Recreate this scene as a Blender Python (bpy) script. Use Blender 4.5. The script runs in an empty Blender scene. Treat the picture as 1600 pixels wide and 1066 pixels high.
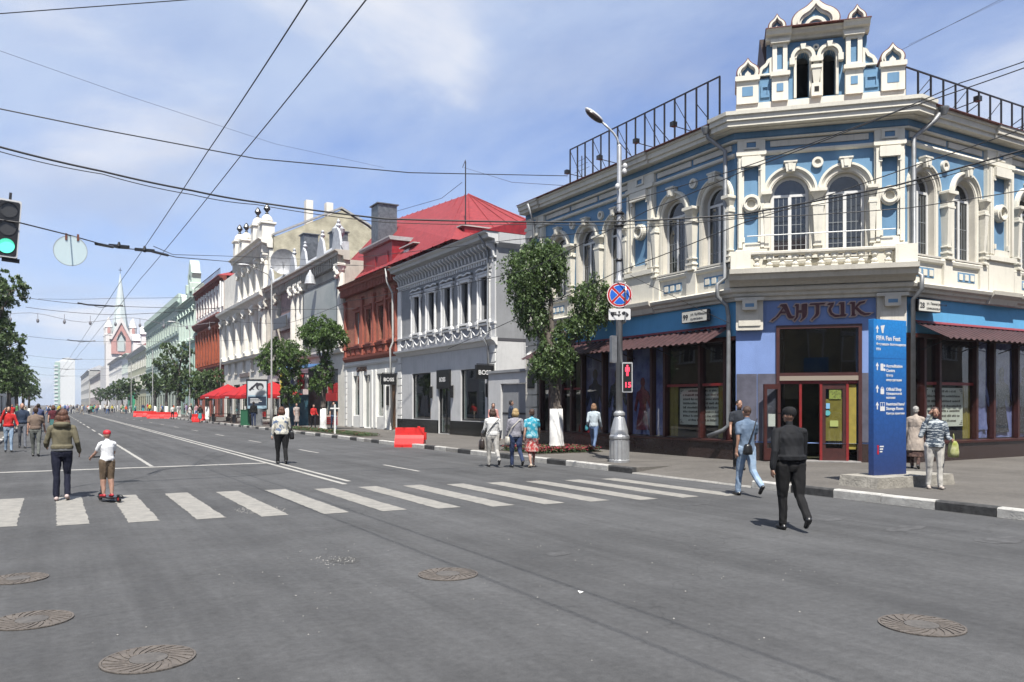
import bpy, bmesh, math, random
import numpy as np
from mathutils import Vector, Matrix, noise
from mathutils.geometry import tessellate_polygon
R = math.radians
rnd = random.Random(7)
SC = bpy.context.scene
COL = SC.collection

# ---------------------------------------------------------------- camera, sky, sun, exposure
cd = bpy.data.cameras.new('camera'); cam = bpy.data.objects.new('camera', cd); COL.objects.link(cam)
TH = math.atan(720 / 1250)
cam.location = (0, 0, 1.75); cam.rotation_euler = (R(90), 0, -TH)
cd.sensor_width = 36; cd.lens = 36 * 1250 / 1600; cd.shift_y = 99 / 1600
cd.clip_start = .1; cd.clip_end = 6000
SC.camera = cam
SUN_AZ, SUN_EL = R(205), R(60)
world = bpy.data.worlds.new('World'); SC.world = world; world.use_nodes = True
def build_world():
    nt = world.node_tree; N = nt.nodes; L = nt.links; N.clear()
    out = N.new('ShaderNodeOutputWorld'); bg = N.new('ShaderNodeBackground')
    sky = N.new('ShaderNodeTexSky'); sky.sky_type = 'NISHITA'; sky.sun_disc = False
    sky.sun_elevation = SUN_EL; sky.sun_rotation = SUN_AZ; sky.air_density = 1.0; sky.dust_density = .6; sky.ozone_density = 2.0
    tc = N.new('ShaderNodeTexCoord'); sep = N.new('ShaderNodeSeparateXYZ'); L.new(tc.outputs['Generated'], sep.inputs[0])
    zc = N.new('ShaderNodeMath'); zc.operation = 'MAXIMUM'; zc.inputs[1].default_value = .0; L.new(sep.outputs[2], zc.inputs[0])
    za = N.new('ShaderNodeMath'); za.operation = 'ADD'; za.inputs[1].default_value = .16; L.new(zc.outputs[0], za.inputs[0])
    dv = []
    for k in (0, 1):
        d = N.new('ShaderNodeMath'); d.operation = 'DIVIDE'; L.new(sep.outputs[k], d.inputs[0]); L.new(za.outputs[0], d.inputs[1]); dv.append(d)
    cb = N.new('ShaderNodeCombineXYZ'); L.new(dv[0].outputs[0], cb.inputs[0]); L.new(dv[1].outputs[0], cb.inputs[1])
    def noi(scale, detail, rough, off, sc=(1, 1, 1)):
        mp = N.new('ShaderNodeMapping'); mp.inputs['Location'].default_value = off; mp.inputs['Scale'].default_value = sc
        L.new(cb.outputs[0], mp.inputs[0])
        n = N.new('ShaderNodeTexNoise'); n.inputs['Scale'].default_value = scale; n.inputs['Detail'].default_value = detail
        n.inputs['Roughness'].default_value = rough; n.inputs['Distortion'].default_value = .35
        L.new(mp.outputs[0], n.inputs['Vector']); return n
    def ramp(src, a, b, ca=(0, 0, 0, 1), cb_=(1, 1, 1, 1)):
        r = N.new('ShaderNodeValToRGB'); r.color_ramp.interpolation = 'EASE'
        r.color_ramp.elements[0].position = a; r.color_ramp.elements[1].position = b
        r.color_ramp.elements[0].color = ca; r.color_ramp.elements[1].color = cb_
        L.new(src, r.inputs[0]); return r
    veil = ramp(noi(.5, 9, .58, VOFF, (1, .6, 1)).outputs['Fac'], .33, .57)
    puff = ramp(noi(.8, 9, .55, POFF).outputs['Fac'], .50, .66)
    shade = ramp(noi(1.1, 8, .55, (POFF[0] + .12, POFF[1] + .1, 0)).outputs['Fac'], .52, .70)
    wisp = ramp(noi(2.2, 10, .66, (1.2, 9.4, 0), (1, .35, 1)).outputs['Fac'], .42, .8)
    sc = N.new('ShaderNodeVectorMath'); sc.operation = 'SCALE'; sc.inputs['Scale'].default_value = SKY_K; L.new(sky.outputs[0], sc.inputs[0])
    tint = N.new('ShaderNodeVectorMath'); tint.operation = 'MULTIPLY'; tint.inputs[1].default_value = SKY_TINT; L.new(sc.outputs[0], tint.inputs[0])
    def mixc(fac_socket, k, a, col):
        m = N.new('ShaderNodeMath'); m.operation = 'MULTIPLY'; m.inputs[1].default_value = k; L.new(fac_socket, m.inputs[0])
        x = N.new('ShaderNodeMix'); x.data_type = 'RGBA'; L.new(m.outputs[0], x.inputs[0]); L.new(a, x.inputs[6]); x.inputs[7].default_value = (*col, 1)
        return x.outputs[2]
    c = mixc(veil.outputs[0], .85, tint.outputs[0], VEIL)
    c = mixc(wisp.outputs[0], .35, c, VEIL)
    c = mixc(puff.outputs[0], .75, c, PUFF)
    c = mixc(shade.outputs[0], .35, c, (.25, .28, .36))
    L.new(c, bg.inputs[0]); bg.inputs[1].default_value = 1.0
    L.new(bg.outputs[0], out.inputs[0])
VOFF = (0.4, 5.1, 0); POFF = (8.35, 4.2, 0); SKY_K = .066; SKY_TINT = (.92, 1.0, 1.30); VEIL = (.30, .355, .46); PUFF = (.45, .455, .48)
build_world()
sd = bpy.data.lights.new('sun', 'SUN'); sun = bpy.data.objects.new('sun', sd); COL.objects.link(sun)
sd.energy = 5.0; sd.angle = R(.6); sd.color = (1, .955, .88)
_d = Vector((math.sin(SUN_AZ) * math.cos(SUN_EL), math.cos(SUN_AZ) * math.cos(SUN_EL), math.sin(SUN_EL)))
sun.rotation_euler = _d.to_track_quat('Z', 'Y').to_euler()
SC.view_settings.view_transform = 'Standard'; SC.view_settings.look = 'None'
SC.view_settings.gamma = 1; SC.view_settings.exposure = 1.0; SC.view_settings.use_curve_mapping = False
SC.cycles.max_bounces = 6; SC.cycles.transparent_max_bounces = 10; SC.cycles.caustics_reflective = False; SC.cycles.caustics_refractive = False

# ---------------------------------------------------------------- materials
MATS = {}
ALB = .68   # base colours below are scaled to measured reflectances
def mat(key, col=(.5, .5, .5), rough=.7, var=.0, vs=2.0, bump=0., bs=30., metal=0., spec=.5, col2=None, coords='Object', detail=5, stain=0., streak=0., emit=None, alpha=None, vscale=(1, 1, 1), trans=0., ramp=(.35, .65)):
    if key in MATS: return MATS[key]
    col = tuple(c * ALB for c in col); col2 = tuple(c * ALB for c in col2) if col2 else None
    m = bpy.data.materials.new(key); m.use_nodes = True; nt = m.node_tree; N = nt.nodes; L = nt.links
    b = N['Principled BSDF']; b.inputs['Roughness'].default_value = rough; b.inputs['Metallic'].default_value = metal
    b.inputs['Specular IOR Level'].default_value = spec
    b.inputs['Base Color'].default_value = (*col, 1)
    if emit: b.inputs['Emission Color'].default_value = (*emit[:3], 1); b.inputs['Emission Strength'].default_value = emit[3]
    tc = N.new('ShaderNodeTexCoord') if coords != 'World' else N.new('ShaderNodeNewGeometry')
    vec = tc.outputs['Position'] if coords == 'World' else tc.outputs[coords]
    mp = N.new('ShaderNodeMapping'); mp.inputs['Scale'].default_value = vscale; L.new(vec, mp.inputs[0]); v = mp.outputs[0]
    cur = None
    if var or col2:
        n = N.new('ShaderNodeTexNoise'); n.inputs['Scale'].default_value = vs; n.inputs['Detail'].default_value = detail; n.inputs['Roughness'].default_value = .62
        L.new(v, n.inputs['Vector'])
        r = N.new('ShaderNodeValToRGB'); r.color_ramp.elements[0].position = ramp[0]; r.color_ramp.elements[1].position = ramp[1]
        c2 = col2 or tuple(min(1, c * (1 + var)) for c in col); c1 = col if col2 else tuple(c * (1 - var) for c in col)
        r.color_ramp.elements[0].color = (*c1, 1); r.color_ramp.elements[1].color = (*c2, 1)
        L.new(n.outputs['Fac'], r.inputs[0]); cur = r.outputs[0]
    def dirt(cur, scale, vsc, lo, hi, k, dc):
        mp2 = N.new('ShaderNodeMapping'); mp2.inputs['Scale'].default_value = vsc; L.new(vec, mp2.inputs[0])
        n = N.new('ShaderNodeTexNoise'); n.inputs['Scale'].default_value = scale; n.inputs['Detail'].default_value = 7; n.inputs['Roughness'].default_value = .7
        L.new(mp2.outputs[0], n.inputs['Vector'])
        r = N.new('ShaderNodeValToRGB'); r.color_ramp.elements[0].position = lo; r.color_ramp.elements[1].position = hi; L.new(n.outputs['Fac'], r.inputs[0])
        mu = N.new('ShaderNodeMath'); mu.operation = 'MULTIPLY'; mu.inputs[1].default_value = k; L.new(r.outputs[0], mu.inputs[0])
        x = N.new('ShaderNodeMix'); x.data_type = 'RGBA'; L.new(mu.outputs[0], x.inputs[0])
        if cur is None: x.inputs[6].default_value = (*col, 1)
        else: L.new(cur, x.inputs[6])
        x.inputs[7].default_value = (*dc, 1); return x.outputs[2]
    if stain: cur = dirt(cur, 1.3, (1, 1, 1), .5, .78, stain, tuple(c * .55 for c in col))
    if streak: cur = dirt(cur, 5, (1.6, 1.6, .12), .52, .75, streak, tuple(c * .5 for c in col))
    if cur is not None: L.new(cur, b.inputs['Base Color'])
    if bump:
        n = N.new('ShaderNodeTexNoise'); n.inputs['Scale'].default_value = bs; n.inputs['Detail'].default_value = 4; L.new(v, n.inputs['Vector'])
        bp = N.new('ShaderNodeBump'); bp.inputs['Strength'].default_value = bump; bp.inputs['Distance'].default_value = .02
        L.new(n.outputs['Fac'], bp.inputs['Height']); L.new(bp.outputs[0], b.inputs['Normal'])
    if trans:
        o = N['Material Output']; t = N.new('ShaderNodeBsdfTranslucent'); mx = N.new('ShaderNodeMixShader'); mx.inputs[0].default_value = trans
        if cur is not None: L.new(cur, t.inputs[0])
        else: t.inputs[0].default_value = (*col, 1)
        L.new(b.outputs[0], mx.inputs[1]); L.new(t.outputs[0], mx.inputs[2]); L.new(mx.outputs[0], o.inputs[0])
    MATS[key] = m; return m
def plaster(key, col, var=.07, stain=.25, streak=.25, bump=.25):
    return mat(key, col, .85, var=var, vs=1.1, bump=bump, bs=45, stain=stain, streak=streak, coords='World', spec=.25)
def glass(key, tint=(.75, .8, .8), k=.12, refl=1.):
    """thin window glass: clear with a fresnel reflection"""
    if key in MATS: return MATS[key]
    m = bpy.data.materials.new(key); m.use_nodes = True; nt = m.node_tree; N = nt.nodes; L = nt.links; N.clear()
    o = N.new('ShaderNodeOutputMaterial'); t = N.new('ShaderNodeBsdfTransparent'); t.inputs[0].default_value = (*tint, 1)
    g = N.new('ShaderNodeBsdfGlossy'); g.inputs[0].default_value = (refl, refl, refl, 1); g.inputs['Roughness'].default_value = .015
    fr = N.new('ShaderNodeFresnel'); fr.inputs[0].default_value = 1.5
    tc = N.new('ShaderNodeTexCoord'); n = N.new('ShaderNodeTexNoise'); n.inputs['Scale'].default_value = .8; n.inputs['Detail'].default_value = 1
    bp = N.new('ShaderNodeBump'); bp.inputs['Strength'].default_value = .05; bp.inputs['Distance'].default_value = .05
    L.new(tc.outputs['Object'], n.inputs['Vector']); L.new(n.outputs['Fac'], bp.inputs['Height']); L.new(bp.outputs[0], g.inputs['Normal'])
    ad = N.new('ShaderNodeMath'); ad.operation = 'ADD'; ad.use_clamp = True; ad.inputs[1].default_value = k; L.new(fr.outputs[0], ad.inputs[0])
    ge = N.new('ShaderNodeNewGeometry'); inv = N.new('ShaderNodeMath'); inv.operation = 'SUBTRACT'; inv.inputs[0].default_value = 1; L.new(ge.outputs['Backfacing'], inv.inputs[1]); ml = N.new('ShaderNodeMath'); ml.operation = 'MULTIPLY'; L.new(ad.outputs[0], ml.inputs[0]); L.new(inv.outputs[0], ml.inputs[1])
    mx = N.new('ShaderNodeMixShader'); L.new(ml.outputs[0], mx.inputs[0]); L.new(t.outputs[0], mx.inputs[1]); L.new(g.outputs[0], mx.inputs[2]); L.new(mx.outputs[0], o.inputs[0])
    MATS[key] = m; return m
def dark_glass(key='dark_pane', col=(.02, .024, .028)):
    if key in MATS: return MATS[key]
    m = mat(key, col, .04, var=.5, vs=.9, spec=.9, coords='World'); return m
def metalm(key, col, rough=.45, metal=.6, var=.15): return mat(key, col, rough, var=var, vs=4, metal=metal, bump=.05, bs=20)

def make_asphalt(key, base, tracks=True):
    m = bpy.data.materials.new(key); m.use_nodes = True; nt = m.node_tree; N = nt.nodes; L = nt.links
    b = N['Principled BSDF']; b.inputs['Specular IOR Level'].default_value = .3
    g = N.new('ShaderNodeNewGeometry')
    def noi(scale, vs=(1, 1, 1), detail=6, rough=.6, dist=0.):
        mp = N.new('ShaderNodeMapping'); mp.inputs['Scale'].default_value = vs; L.new(g.outputs['Position'], mp.inputs[0])
        n = N.new('ShaderNodeTexNoise'); n.inputs['Scale'].default_value = scale; n.inputs['Detail'].default_value = detail; n.inputs['Roughness'].default_value = rough
        n.inputs['Distortion'].default_value = dist
        L.new(mp.outputs[0], n.inputs['Vector']); return n.outputs['Fac']
    def rmp(s, lo, hi, a, c):
        r = N.new('ShaderNodeValToRGB'); r.color_ramp.elements[0].position = lo; r.color_ramp.elements[1].position = hi
        r.color_ramp.elements[0].color = (a, a, a, 1); r.color_ramp.elements[1].color = (c, c, c, 1); L.new(s, r.inputs[0]); return r.outputs[0]
    def mul(a, c):
        x = N.new('ShaderNodeMix'); x.data_type = 'RGBA'; x.blend_type = 'MULTIPLY'; x.inputs[0].default_value = 1
        L.new(a, x.inputs[6]); L.new(c, x.inputs[7]); return x.outputs[2]
    fine = rmp(noi(120, detail=4, rough=.75), .3, .7, .6, 1.42)
    mid = rmp(noi(14, detail=9, rough=.78), .3, .72, .72, 1.26)
    big = rmp(noi(.45, detail=9, rough=.7), .32, .68, .74, 1.2)
    cur = mul(mul(fine, mid), big)
    if tracks:
        cur = mul(cur, rmp(noi(.9, (1.1, .05, 1), 5, .7), .35, .68, .78, 1.25))
        cur = mul(cur, rmp(noi(6, (.25, 1.5, 1), 8, .8, .8), .6, .7, 1.0, .72))
        cur = mul(cur, rmp(noi(4.5, (1.3, .3, 1), 7, .8, 1.2), .63, .72, 1.0, 1.22))
        vo = N.new('ShaderNodeTexVoronoi'); vo.feature = 'DISTANCE_TO_EDGE'; vo.inputs['Scale'].default_value = .22
        mp = N.new('ShaderNodeMapping'); L.new(g.outputs['Position'], mp.inputs[0])
        nn = N.new('ShaderNodeTexNoise'); nn.inputs['Scale'].default_value = 1.6; nn.inputs['Detail'].default_value = 6; L.new(g.outputs['Position'], nn.inputs['Vector'])
        ad = N.new('ShaderNodeVectorMath'); ad.operation = 'ADD'; sc = N.new('ShaderNodeVectorMath'); sc.operation = 'SCALE'; sc.inputs['Scale'].default_value = 1.4
        L.new(nn.outputs['Color'], sc.inputs[0]); L.new(mp.outputs[0], ad.inputs[0]); L.new(sc.outputs[0], ad.inputs[1]); L.new(ad.outputs[0], vo.inputs['Vector'])
        crack = rmp(vo.outputs['Distance'], .0, .003, .75, 1.0)
        cur = mul(cur, crack)
    col = N.new('ShaderNodeMix'); col.data_type = 'RGBA'; col.blend_type = 'MULTIPLY'; col.inputs[0].default_value = 1; col.inputs[7].default_value = (*base, 1)
    L.new(cur, col.inputs[6]); L.new(col.outputs[2], b.inputs['Base Color'])
    L.new(rmp(noi(3), .3, .7, .78, .95), b.inputs['Roughness'])
    bp = N.new('ShaderNodeBump'); bp.inputs['Strength'].default_value = .5; bp.inputs['Distance'].default_value = .006
    L.new(noi(110, detail=4, rough=.75), bp.inputs['Height']); L.new(bp.outputs[0], b.inputs['Normal'])
    MATS[key] = m; return m

# ---------------------------------------------------------------- geometry helpers
class MB:
    def __init__(s): s.v = []; s.f = []; s.m = []
    def add(s, vs, fs, mi=0):
        b = len(s.v); s.v += [tuple(v) for v in vs]; s.f += [tuple(i + b for i in f) for f in fs]; s.m += [mi] * len(fs); return s
    def box(s, x0, x1, y0, y1, z0, z1, mi=0):
        return s.add([(x0, y0, z0), (x1, y0, z0), (x1, y1, z0), (x0, y1, z0), (x0, y0, z1), (x1, y0, z1), (x1, y1, z1), (x0, y1, z1)],
                     [(0, 3, 2, 1), (4, 5, 6, 7), (0, 1, 5, 4), (1, 2, 6, 5), (2, 3, 7, 6), (3, 0, 4, 7)], mi)
    def rbox(s, x0, x1, y0, y1, z0, z1, b=.01, mi=0):
        """box with a bevelled front/top silhouette"""
        P = [(x0 + b, z0), (x1 - b, z0), (x1, z0 + b), (x1, z1 - b), (x1 - b, z1), (x0 + b, z1), (x0, z1 - b), (x0, z0 + b)]
        return s.prism(P, y0, y1, mi)
    def prism(s, P, y0, y1, mi=0, holes=()):
        """polygon P in x/z with optional holes, extruded from y0 (front) to y1"""
        loops = [list(P)] + [list(h) for h in holes]
        allp = [p for l in loops for p in l]; n = len(allp)
        tri = tessellate_polygon([[Vector((p[0], p[1], 0)) for p in l] for l in loops])
        vs = [(p[0], y0, p[1]) for p in allp] + [(p[0], y1, p[1]) for p in allp]
        fs = []
        for t in tri:
            a, b, c = [allp[i] for i in t]
            ar = (b[0] - a[0]) * (c[1] - a[1]) - (b[1] - a[1]) * (c[0] - a[0])
            if abs(ar) < 1e-9: continue
            t = tuple(t) if ar > 0 else tuple(reversed(t))
            fs.append(t); fs.append(tuple(i + n for i in reversed(t)))
        o = 0
        for k, l in enumerate(loops):
            ar = sum(l[i][0] * l[(i + 1) % len(l)][1] - l[(i + 1) % len(l)][0] * l[i][1] for i in range(len(l)))
            for i in range(len(l)):
                j = (i + 1) % len(l); q = (o + i, o + i + n, o + j + n, o + j)
                ccw = (ar > 0) == (k == 0)
                fs.append(q if not ccw else tuple(reversed(q)))
            o += len(l)
        return s.add(vs, fs, mi)
    def profx(s, prof, x0, x1, mi=0):
        """(y,z) profile polygon swept along x"""
        n = len(prof); vs = [(x0, p[0], p[1]) for p in prof] + [(x1, p[0], p[1]) for p in prof]
        fs = [(i, (i + 1) % n, (i + 1) % n + n, i + n) for i in range(n)] + [tuple(range(n))[::-1], tuple(range(n, 2 * n))]
        return s.add(vs, fs, mi)
    def arch(s, cx, cz, r0, r1, y0, y1, a0=0, a1=180, n=16, ez=1., mi=0):
        vs = []; fs = []
        for i in range(n + 1):
            a = R(a0 + (a1 - a0) * i / n); c, q = math.cos(a), math.sin(a) * ez
            vs += [(cx + r0 * c, y0, cz + r0 * q), (cx + r1 * c, y0, cz + r1 * q), (cx + r1 * c, y1, cz + r1 * q), (cx + r0 * c, y1, cz + r0 * q)]
        for i in range(n):
            b = 4 * i
            for k in range(4): fs.append((b + k, b + (k + 1) % 4, b + 4 + (k + 1) % 4, b + 4 + k))
        if abs(a1 - a0) < 359: fs += [(0, 3, 2, 1), (4 * n, 4 * n + 1, 4 * n + 2, 4 * n + 3)]
        return s.add(vs, fs, mi)
    def tube(s, path, r, n=8, mi=0, cap=True):
        path = [Vector(p) for p in path]; rs = r if isinstance(r, (list, tuple)) else [r] * len(path)
        vs = []; fs = []; prev = None
        for i, p in enumerate(path):
            t = (path[min(i + 1, len(path) - 1)] - path[max(i - 1, 0)]).normalized()
            u = (prev - t * prev.dot(t)) if prev is not None else (t.cross(Vector((0, 0, 1))) if abs(t.z) < .95 else t.cross(Vector((1, 0, 0))))
            u.normalize(); prev = u; w = t.cross(u)
            for k in range(n):
                a = 2 * math.pi * k / n; vs.append(p + (u * math.cos(a) + w * math.sin(a)) * rs[i])
        for i in range(len(path) - 1):
            for k in range(n): fs.append((i * n + k, i * n + (k + 1) % n, (i + 1) * n + (k + 1) % n, (i + 1) * n + k))
        if cap: fs += [tuple(range(n))[::-1], tuple(range((len(path) - 1) * n, len(path) * n))]
        return s.add(vs, fs, mi)
    def lathe(s, prof, c=(0, 0, 0), n=14, mi=0, sx=1, sy=1):
        """profile of (radius, z)"""
        vs = []; fs = []
        for r, z in prof:
            for k in range(n):
                a = 2 * math.pi * k / n; vs.append((c[0] + r * math.cos(a) * sx, c[1] + r * math.sin(a) * sy, c[2] + z))
        m = len(prof)
        for i in range(m - 1):
            for k in range(n): fs.append((i * n + k, i * n + (k + 1) % n, (i + 1) * n + (k + 1) % n, (i + 1) * n + k))
        fs += [tuple(range(n))[::-1], tuple(range((m - 1) * n, m * n))]
        return s.add(vs, fs, mi)
    def ell(s, c, r, n=10, m=7, mi=0, rot=None):
        vs = []; fs = []
        for i in range(m + 1):
            ph = math.pi * i / m
            for k in range(n):
                a = 2 * math.pi * k / n
                p = Vector((math.sin(ph) * math.cos(a) * r[0], math.sin(ph) * math.sin(a) * r[1], math.cos(ph) * r[2]))
                if rot: p = rot @ p
                vs.append((c[0] + p.x, c[1] + p.y, c[2] + p.z))
        for i in range(m):
            for k in range(n): fs.append((i * n + k, (i + 1) * n + k, (i + 1) * n + (k + 1) % n, i * n + (k + 1) % n))
        return s.add(vs, fs, mi)
    def disc(s, cx, cz, r, y0, y1, n=24, mi=0): return s.prism([(cx + r * math.cos(2 * math.pi * i / n), cz + r * math.sin(2 * math.pi * i / n)) for i in range(n)], y0, y1, mi)
    def mesh(s, name, mats, smooth=False):
        me = bpy.data.meshes.new(name); me.from_pydata(s.v, [], s.f)
        for m in (mats if isinstance(mats, (list, tuple)) else [mats]): me.materials.append(m)
        if len(set(s.m)) > 1: me.polygons.foreach_set('material_index', s.m)
        if smooth: me.polygons.foreach_set('use_smooth', [True] * len(me.polygons))
        me.update(); return me
class Fr:
    """a facade's frame: x runs right along the wall, y into the wall, z up"""
    def __init__(s, x, y, deg): s.o = Vector((x, y, 0)); s.a = R(deg); s.c = math.cos(s.a); s.q = math.sin(s.a)
    def pt(s, x, y=0, z=0): return Vector((s.o.x + x * s.c - y * s.q, s.o.y + x * s.q + y * s.c, z))
ID = Fr(0, 0, 0)
ORG = {}
def link(name, data, parent=None, fr=None, x=0, y=0, z=0, rz=0.):
    o = bpy.data.objects.new(name, data); COL.objects.link(o)
    if parent is not None: o.parent = parent
    if fr is not None:
        o.location = fr.pt(x, y, z) - ORG.get(parent.name if parent else '', Vector((0, 0, 0))); o.rotation_euler.z = fr.a + rz
    elif x or y or z or rz: o.location = (x, y, z); o.rotation_euler.z = rz
    return o
def ob(name, mb, mats, parent=None, fr=None, x=0, y=0, z=0, rz=0., smooth=False):
    return link(name, mb.mesh(name, mats, smooth), parent, fr, x, y, z, rz)
def tag(o, label=None, cat=None, group=None, kind=None):
    if label: o['label'] = label
    if cat: o['category'] = cat
    if group: o['group'] = group
    if kind: o['kind'] = kind
    return o
def thing(name, label, cat, loc=(0, 0, 0), rz=0., group=None, kind=None):
    o = bpy.data.objects.new(name, None); COL.objects.link(o); o.location = loc; o.rotation_euler.z = rz; o.empty_display_size = .2
    ORG[o.name] = Vector(loc); return tag(o, label, cat, group, kind)
def copy_tree(o, parent=None):
    c = o.copy(); COL.objects.link(c); c.parent = parent
    for ch in o.children: copy_tree(ch, c)
    return c
def sweep(path, prof, closed_ends=True):
    """profile (outward n, z) swept with mitres along a plan polyline, facing the outward (right-hand) side"""
    P = [Vector(p) for p in path]; n = len(prof); mb = MB(); vs = []
    for i, p in enumerate(P):
        d0 = (P[i] - P[i - 1]).normalized() if i else (P[1] - P[0]).normalized()
        d1 = (P[i + 1] - P[i]).normalized() if i < len(P) - 1 else d0
        n0 = Vector((d0.y, -d0.x)); n1 = Vector((d1.y, -d1.x)); m = (n0 + n1); m = m / max(.2, m.length_squared) * 2
        for q in prof: vs.append((p.x + m.x * q[0], p.y + m.y * q[0], q[1]))
    fs = [(i * n + k, (i + 1) * n + k, (i + 1) * n + (k + 1) % n, i * n + (k + 1) % n) for i in range(len(P) - 1) for k in range(n)]
    fs += [tuple(range(n)), tuple(range((len(P) - 1) * n, len(P) * n))[::-1]]
    mb.add(vs, fs); return mb
def arch_pts(cx, w, z0, zs, n=14, ez=1.):
    """arched opening outline: half width w, sill z0, springing zs (ccw)"""
    return [(cx - w, z0), (cx + w, z0)] + [(cx + w * math.cos(math.pi * i / n), zs + w * ez * math.sin(math.pi * i / n)) for i in range(n + 1)]
def rect(x0, x1, z0, z1): return [(x0, z0), (x1, z0), (x1, z1), (x0, z1)]
def text_mesh(body, size, depth=.002, align='LEFT', bold=0., name='lettering', sx=1., spacing=1.):
    cu = bpy.data.curves.new(name, 'FONT'); cu.body = body; cu.size = size; cu.extrude = depth; cu.align_x = align; cu.offset = bold; cu.resolution_u = 3; cu.space_character = spacing
    cu.fill_mode = 'BOTH'
    o = bpy.data.objects.new(name, cu); COL.objects.link(o)
    dg = bpy.context.evaluated_depsgraph_get(); me = bpy.data.meshes.new_from_object(o.evaluated_get(dg)); me.name = name
    bpy.data.objects.remove(o); bpy.data.curves.remove(cu)
    # letters lie in x/y: stand them up in x/z facing -y
    M = Matrix(((sx, 0, 0, 0), (0, 0, -1, 0), (0, 1, 0, 0), (0, 0, 0, 1))); me.transform(M); return me
def lettering(body, size, m, parent, x, y, z, name='lettering', **k):
    me = text_mesh(body, size, name=name, **k); me.materials.clear(); me.materials.append(m)
    return link(name, me, parent, None, x, y, z)
def ellipse_seg(x, y): pass

# shared materials
CREAM = plaster('cream_plaster', (.84, .805, .70), .05, .3, .35)
CREAM2 = plaster('weathered_cream_plaster', (.72, .685, .60), .08, .4, .45)
BLUE = plaster('blue_plaster', (.17, .32, .49), .1, .3, .3)
SKYBLUE = plaster('bright_blue_plaster', (.14, .43, .74), .05, .25, .2)
LILAC = plaster('periwinkle_plaster', (.21, .31, .60), .06, .2, .2)
WHITE = plaster('white_plaster', (.90, .90, .87), .04, .25, .3)
DKRED = mat('dark_red_frame', (.055, .014, .012), .45, var=.2, vs=6)
BRIGHTRED = mat('red_frame', (.22, .016, .016), .4, var=.15, vs=6)
GRANITE = mat('brown_granite', (.045, .030, .028), .25, var=.35, vs=30, coords='World')
PVC = mat('white_window_frame', (.78, .78, .76), .4, var=.03)
PANE = dark_glass()
GREYPIPE = metalm('grey_downpipe', (.28, .29, .30), .5, .4)
ROOFBROWN = metalm('red_brown_roof_metal', (.17, .05, .04), .55, .2, .3)
DARKM = metalm('dark_steel', (.035, .035, .04), .5, .5)
GALV = metalm('galvanised_steel', (.42, .43, .44), .38, .75, .2)
BLACK = mat('black_paint', (.012, .012, .013), .35)
# ---------------------------------------------------------------- ground, road, pavements
ASPH = make_asphalt('road_asphalt', (.059, .0595, .061))
PAVE = make_asphalt('pavement_asphalt', (.094, .087, .079), False)
EARTH = mat('bare_earth', (.07, .055, .04), .95, var=.3, vs=3, bump=.6, bs=12, coords='World')
PAINT = mat('worn_road_paint', (.40, .39, .36), .75, var=.12, vs=14, bump=.3, bs=90, coords='World', stain=.35)
def worn_paint():
    m = bpy.data.materials.new('scuffed_crossing_paint'); m.use_nodes = True; nt = m.node_tree; N = nt.nodes; L = nt.links
    b = N['Principled BSDF']; b.inputs['Roughness'].default_value = .8; g = N.new('ShaderNodeNewGeometry')
    def noi(sc, d, r=.7):
        n = N.new('ShaderNodeTexNoise'); n.inputs['Scale'].default_value = sc; n.inputs['Detail'].default_value = d; n.inputs['Roughness'].default_value = r
        L.new(g.outputs['Position'], n.inputs['Vector']); return n.outputs['Fac']
    def rmp(s, lo, hi, a, c):
        r = N.new('ShaderNodeValToRGB'); r.color_ramp.elements[0].position = lo; r.color_ramp.elements[1].position = hi
        r.color_ramp.elements[0].color = (*a, 1); r.color_ramp.elements[1].color = (*c, 1); L.new(s, r.inputs[0]); return r.outputs[0]
    base = rmp(noi(5, 8), .35, .65, (.155, .15, .138), (.23, .22, .198))
    w = rmp(noi(38, 6, .8), .57, .66, (0, 0, 0), (.75, .75, .75))
    x = N.new('ShaderNodeMix'); x.data_type = 'RGBA'; L.new(w, x.inputs[0]); L.new(base, x.inputs[6]); x.inputs[7].default_value = (.08, .08, .08, 1)
    L.new(x.outputs[2], b.inputs['Base Color']); return m
CROSS = worn_paint()
def sheet(name, x0, x1, y0, y1, z, m, parent=None, kind='structure'):
    mb = MB(); mb.add([(x0, y0, z), (x1, y0, z), (x1, y1, z), (x0, y1, z)], [(0, 1, 2, 3)])
    o = ob(name, mb, m, parent)
    if kind: o['kind'] = kind
    return o
sheet('ground', -900, 900, -300, 1800, -.03, EARTH)
sheet('road', -1.95, 12.86, -60, 1200, 0, ASPH)
sheet('side_street', -80, -1.95, -12, 13.3, -.004, ASPH)
KX, LX = 12.86, -1.95
sheet('pavement', KX, 62, -30, 12, .15, PAVE); sheet('pavement', KX + 1.2, 62, 12, 16, .15, PAVE); sheet('pavement', KX, 62, 16, 28.2, .15, PAVE)
rp = MB().add([(KX, 12, .03), (KX + 1.2, 12, .15), (KX + 1.2, 16, .15), (KX, 16, .03), (KX, 12, .15), (KX, 16, .15)], [(0, 1, 2, 3), (0, 4, 1), (3, 2, 5)]); ob('pavement', rp, PAVE)['kind'] = 'structure'; sheet('pavement', KX, 18.7, 28.2, 900, .15, PAVE)
sheet('pavement', -8.5, LX - .15, 14.5, 900, .12, PAVE)
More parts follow.
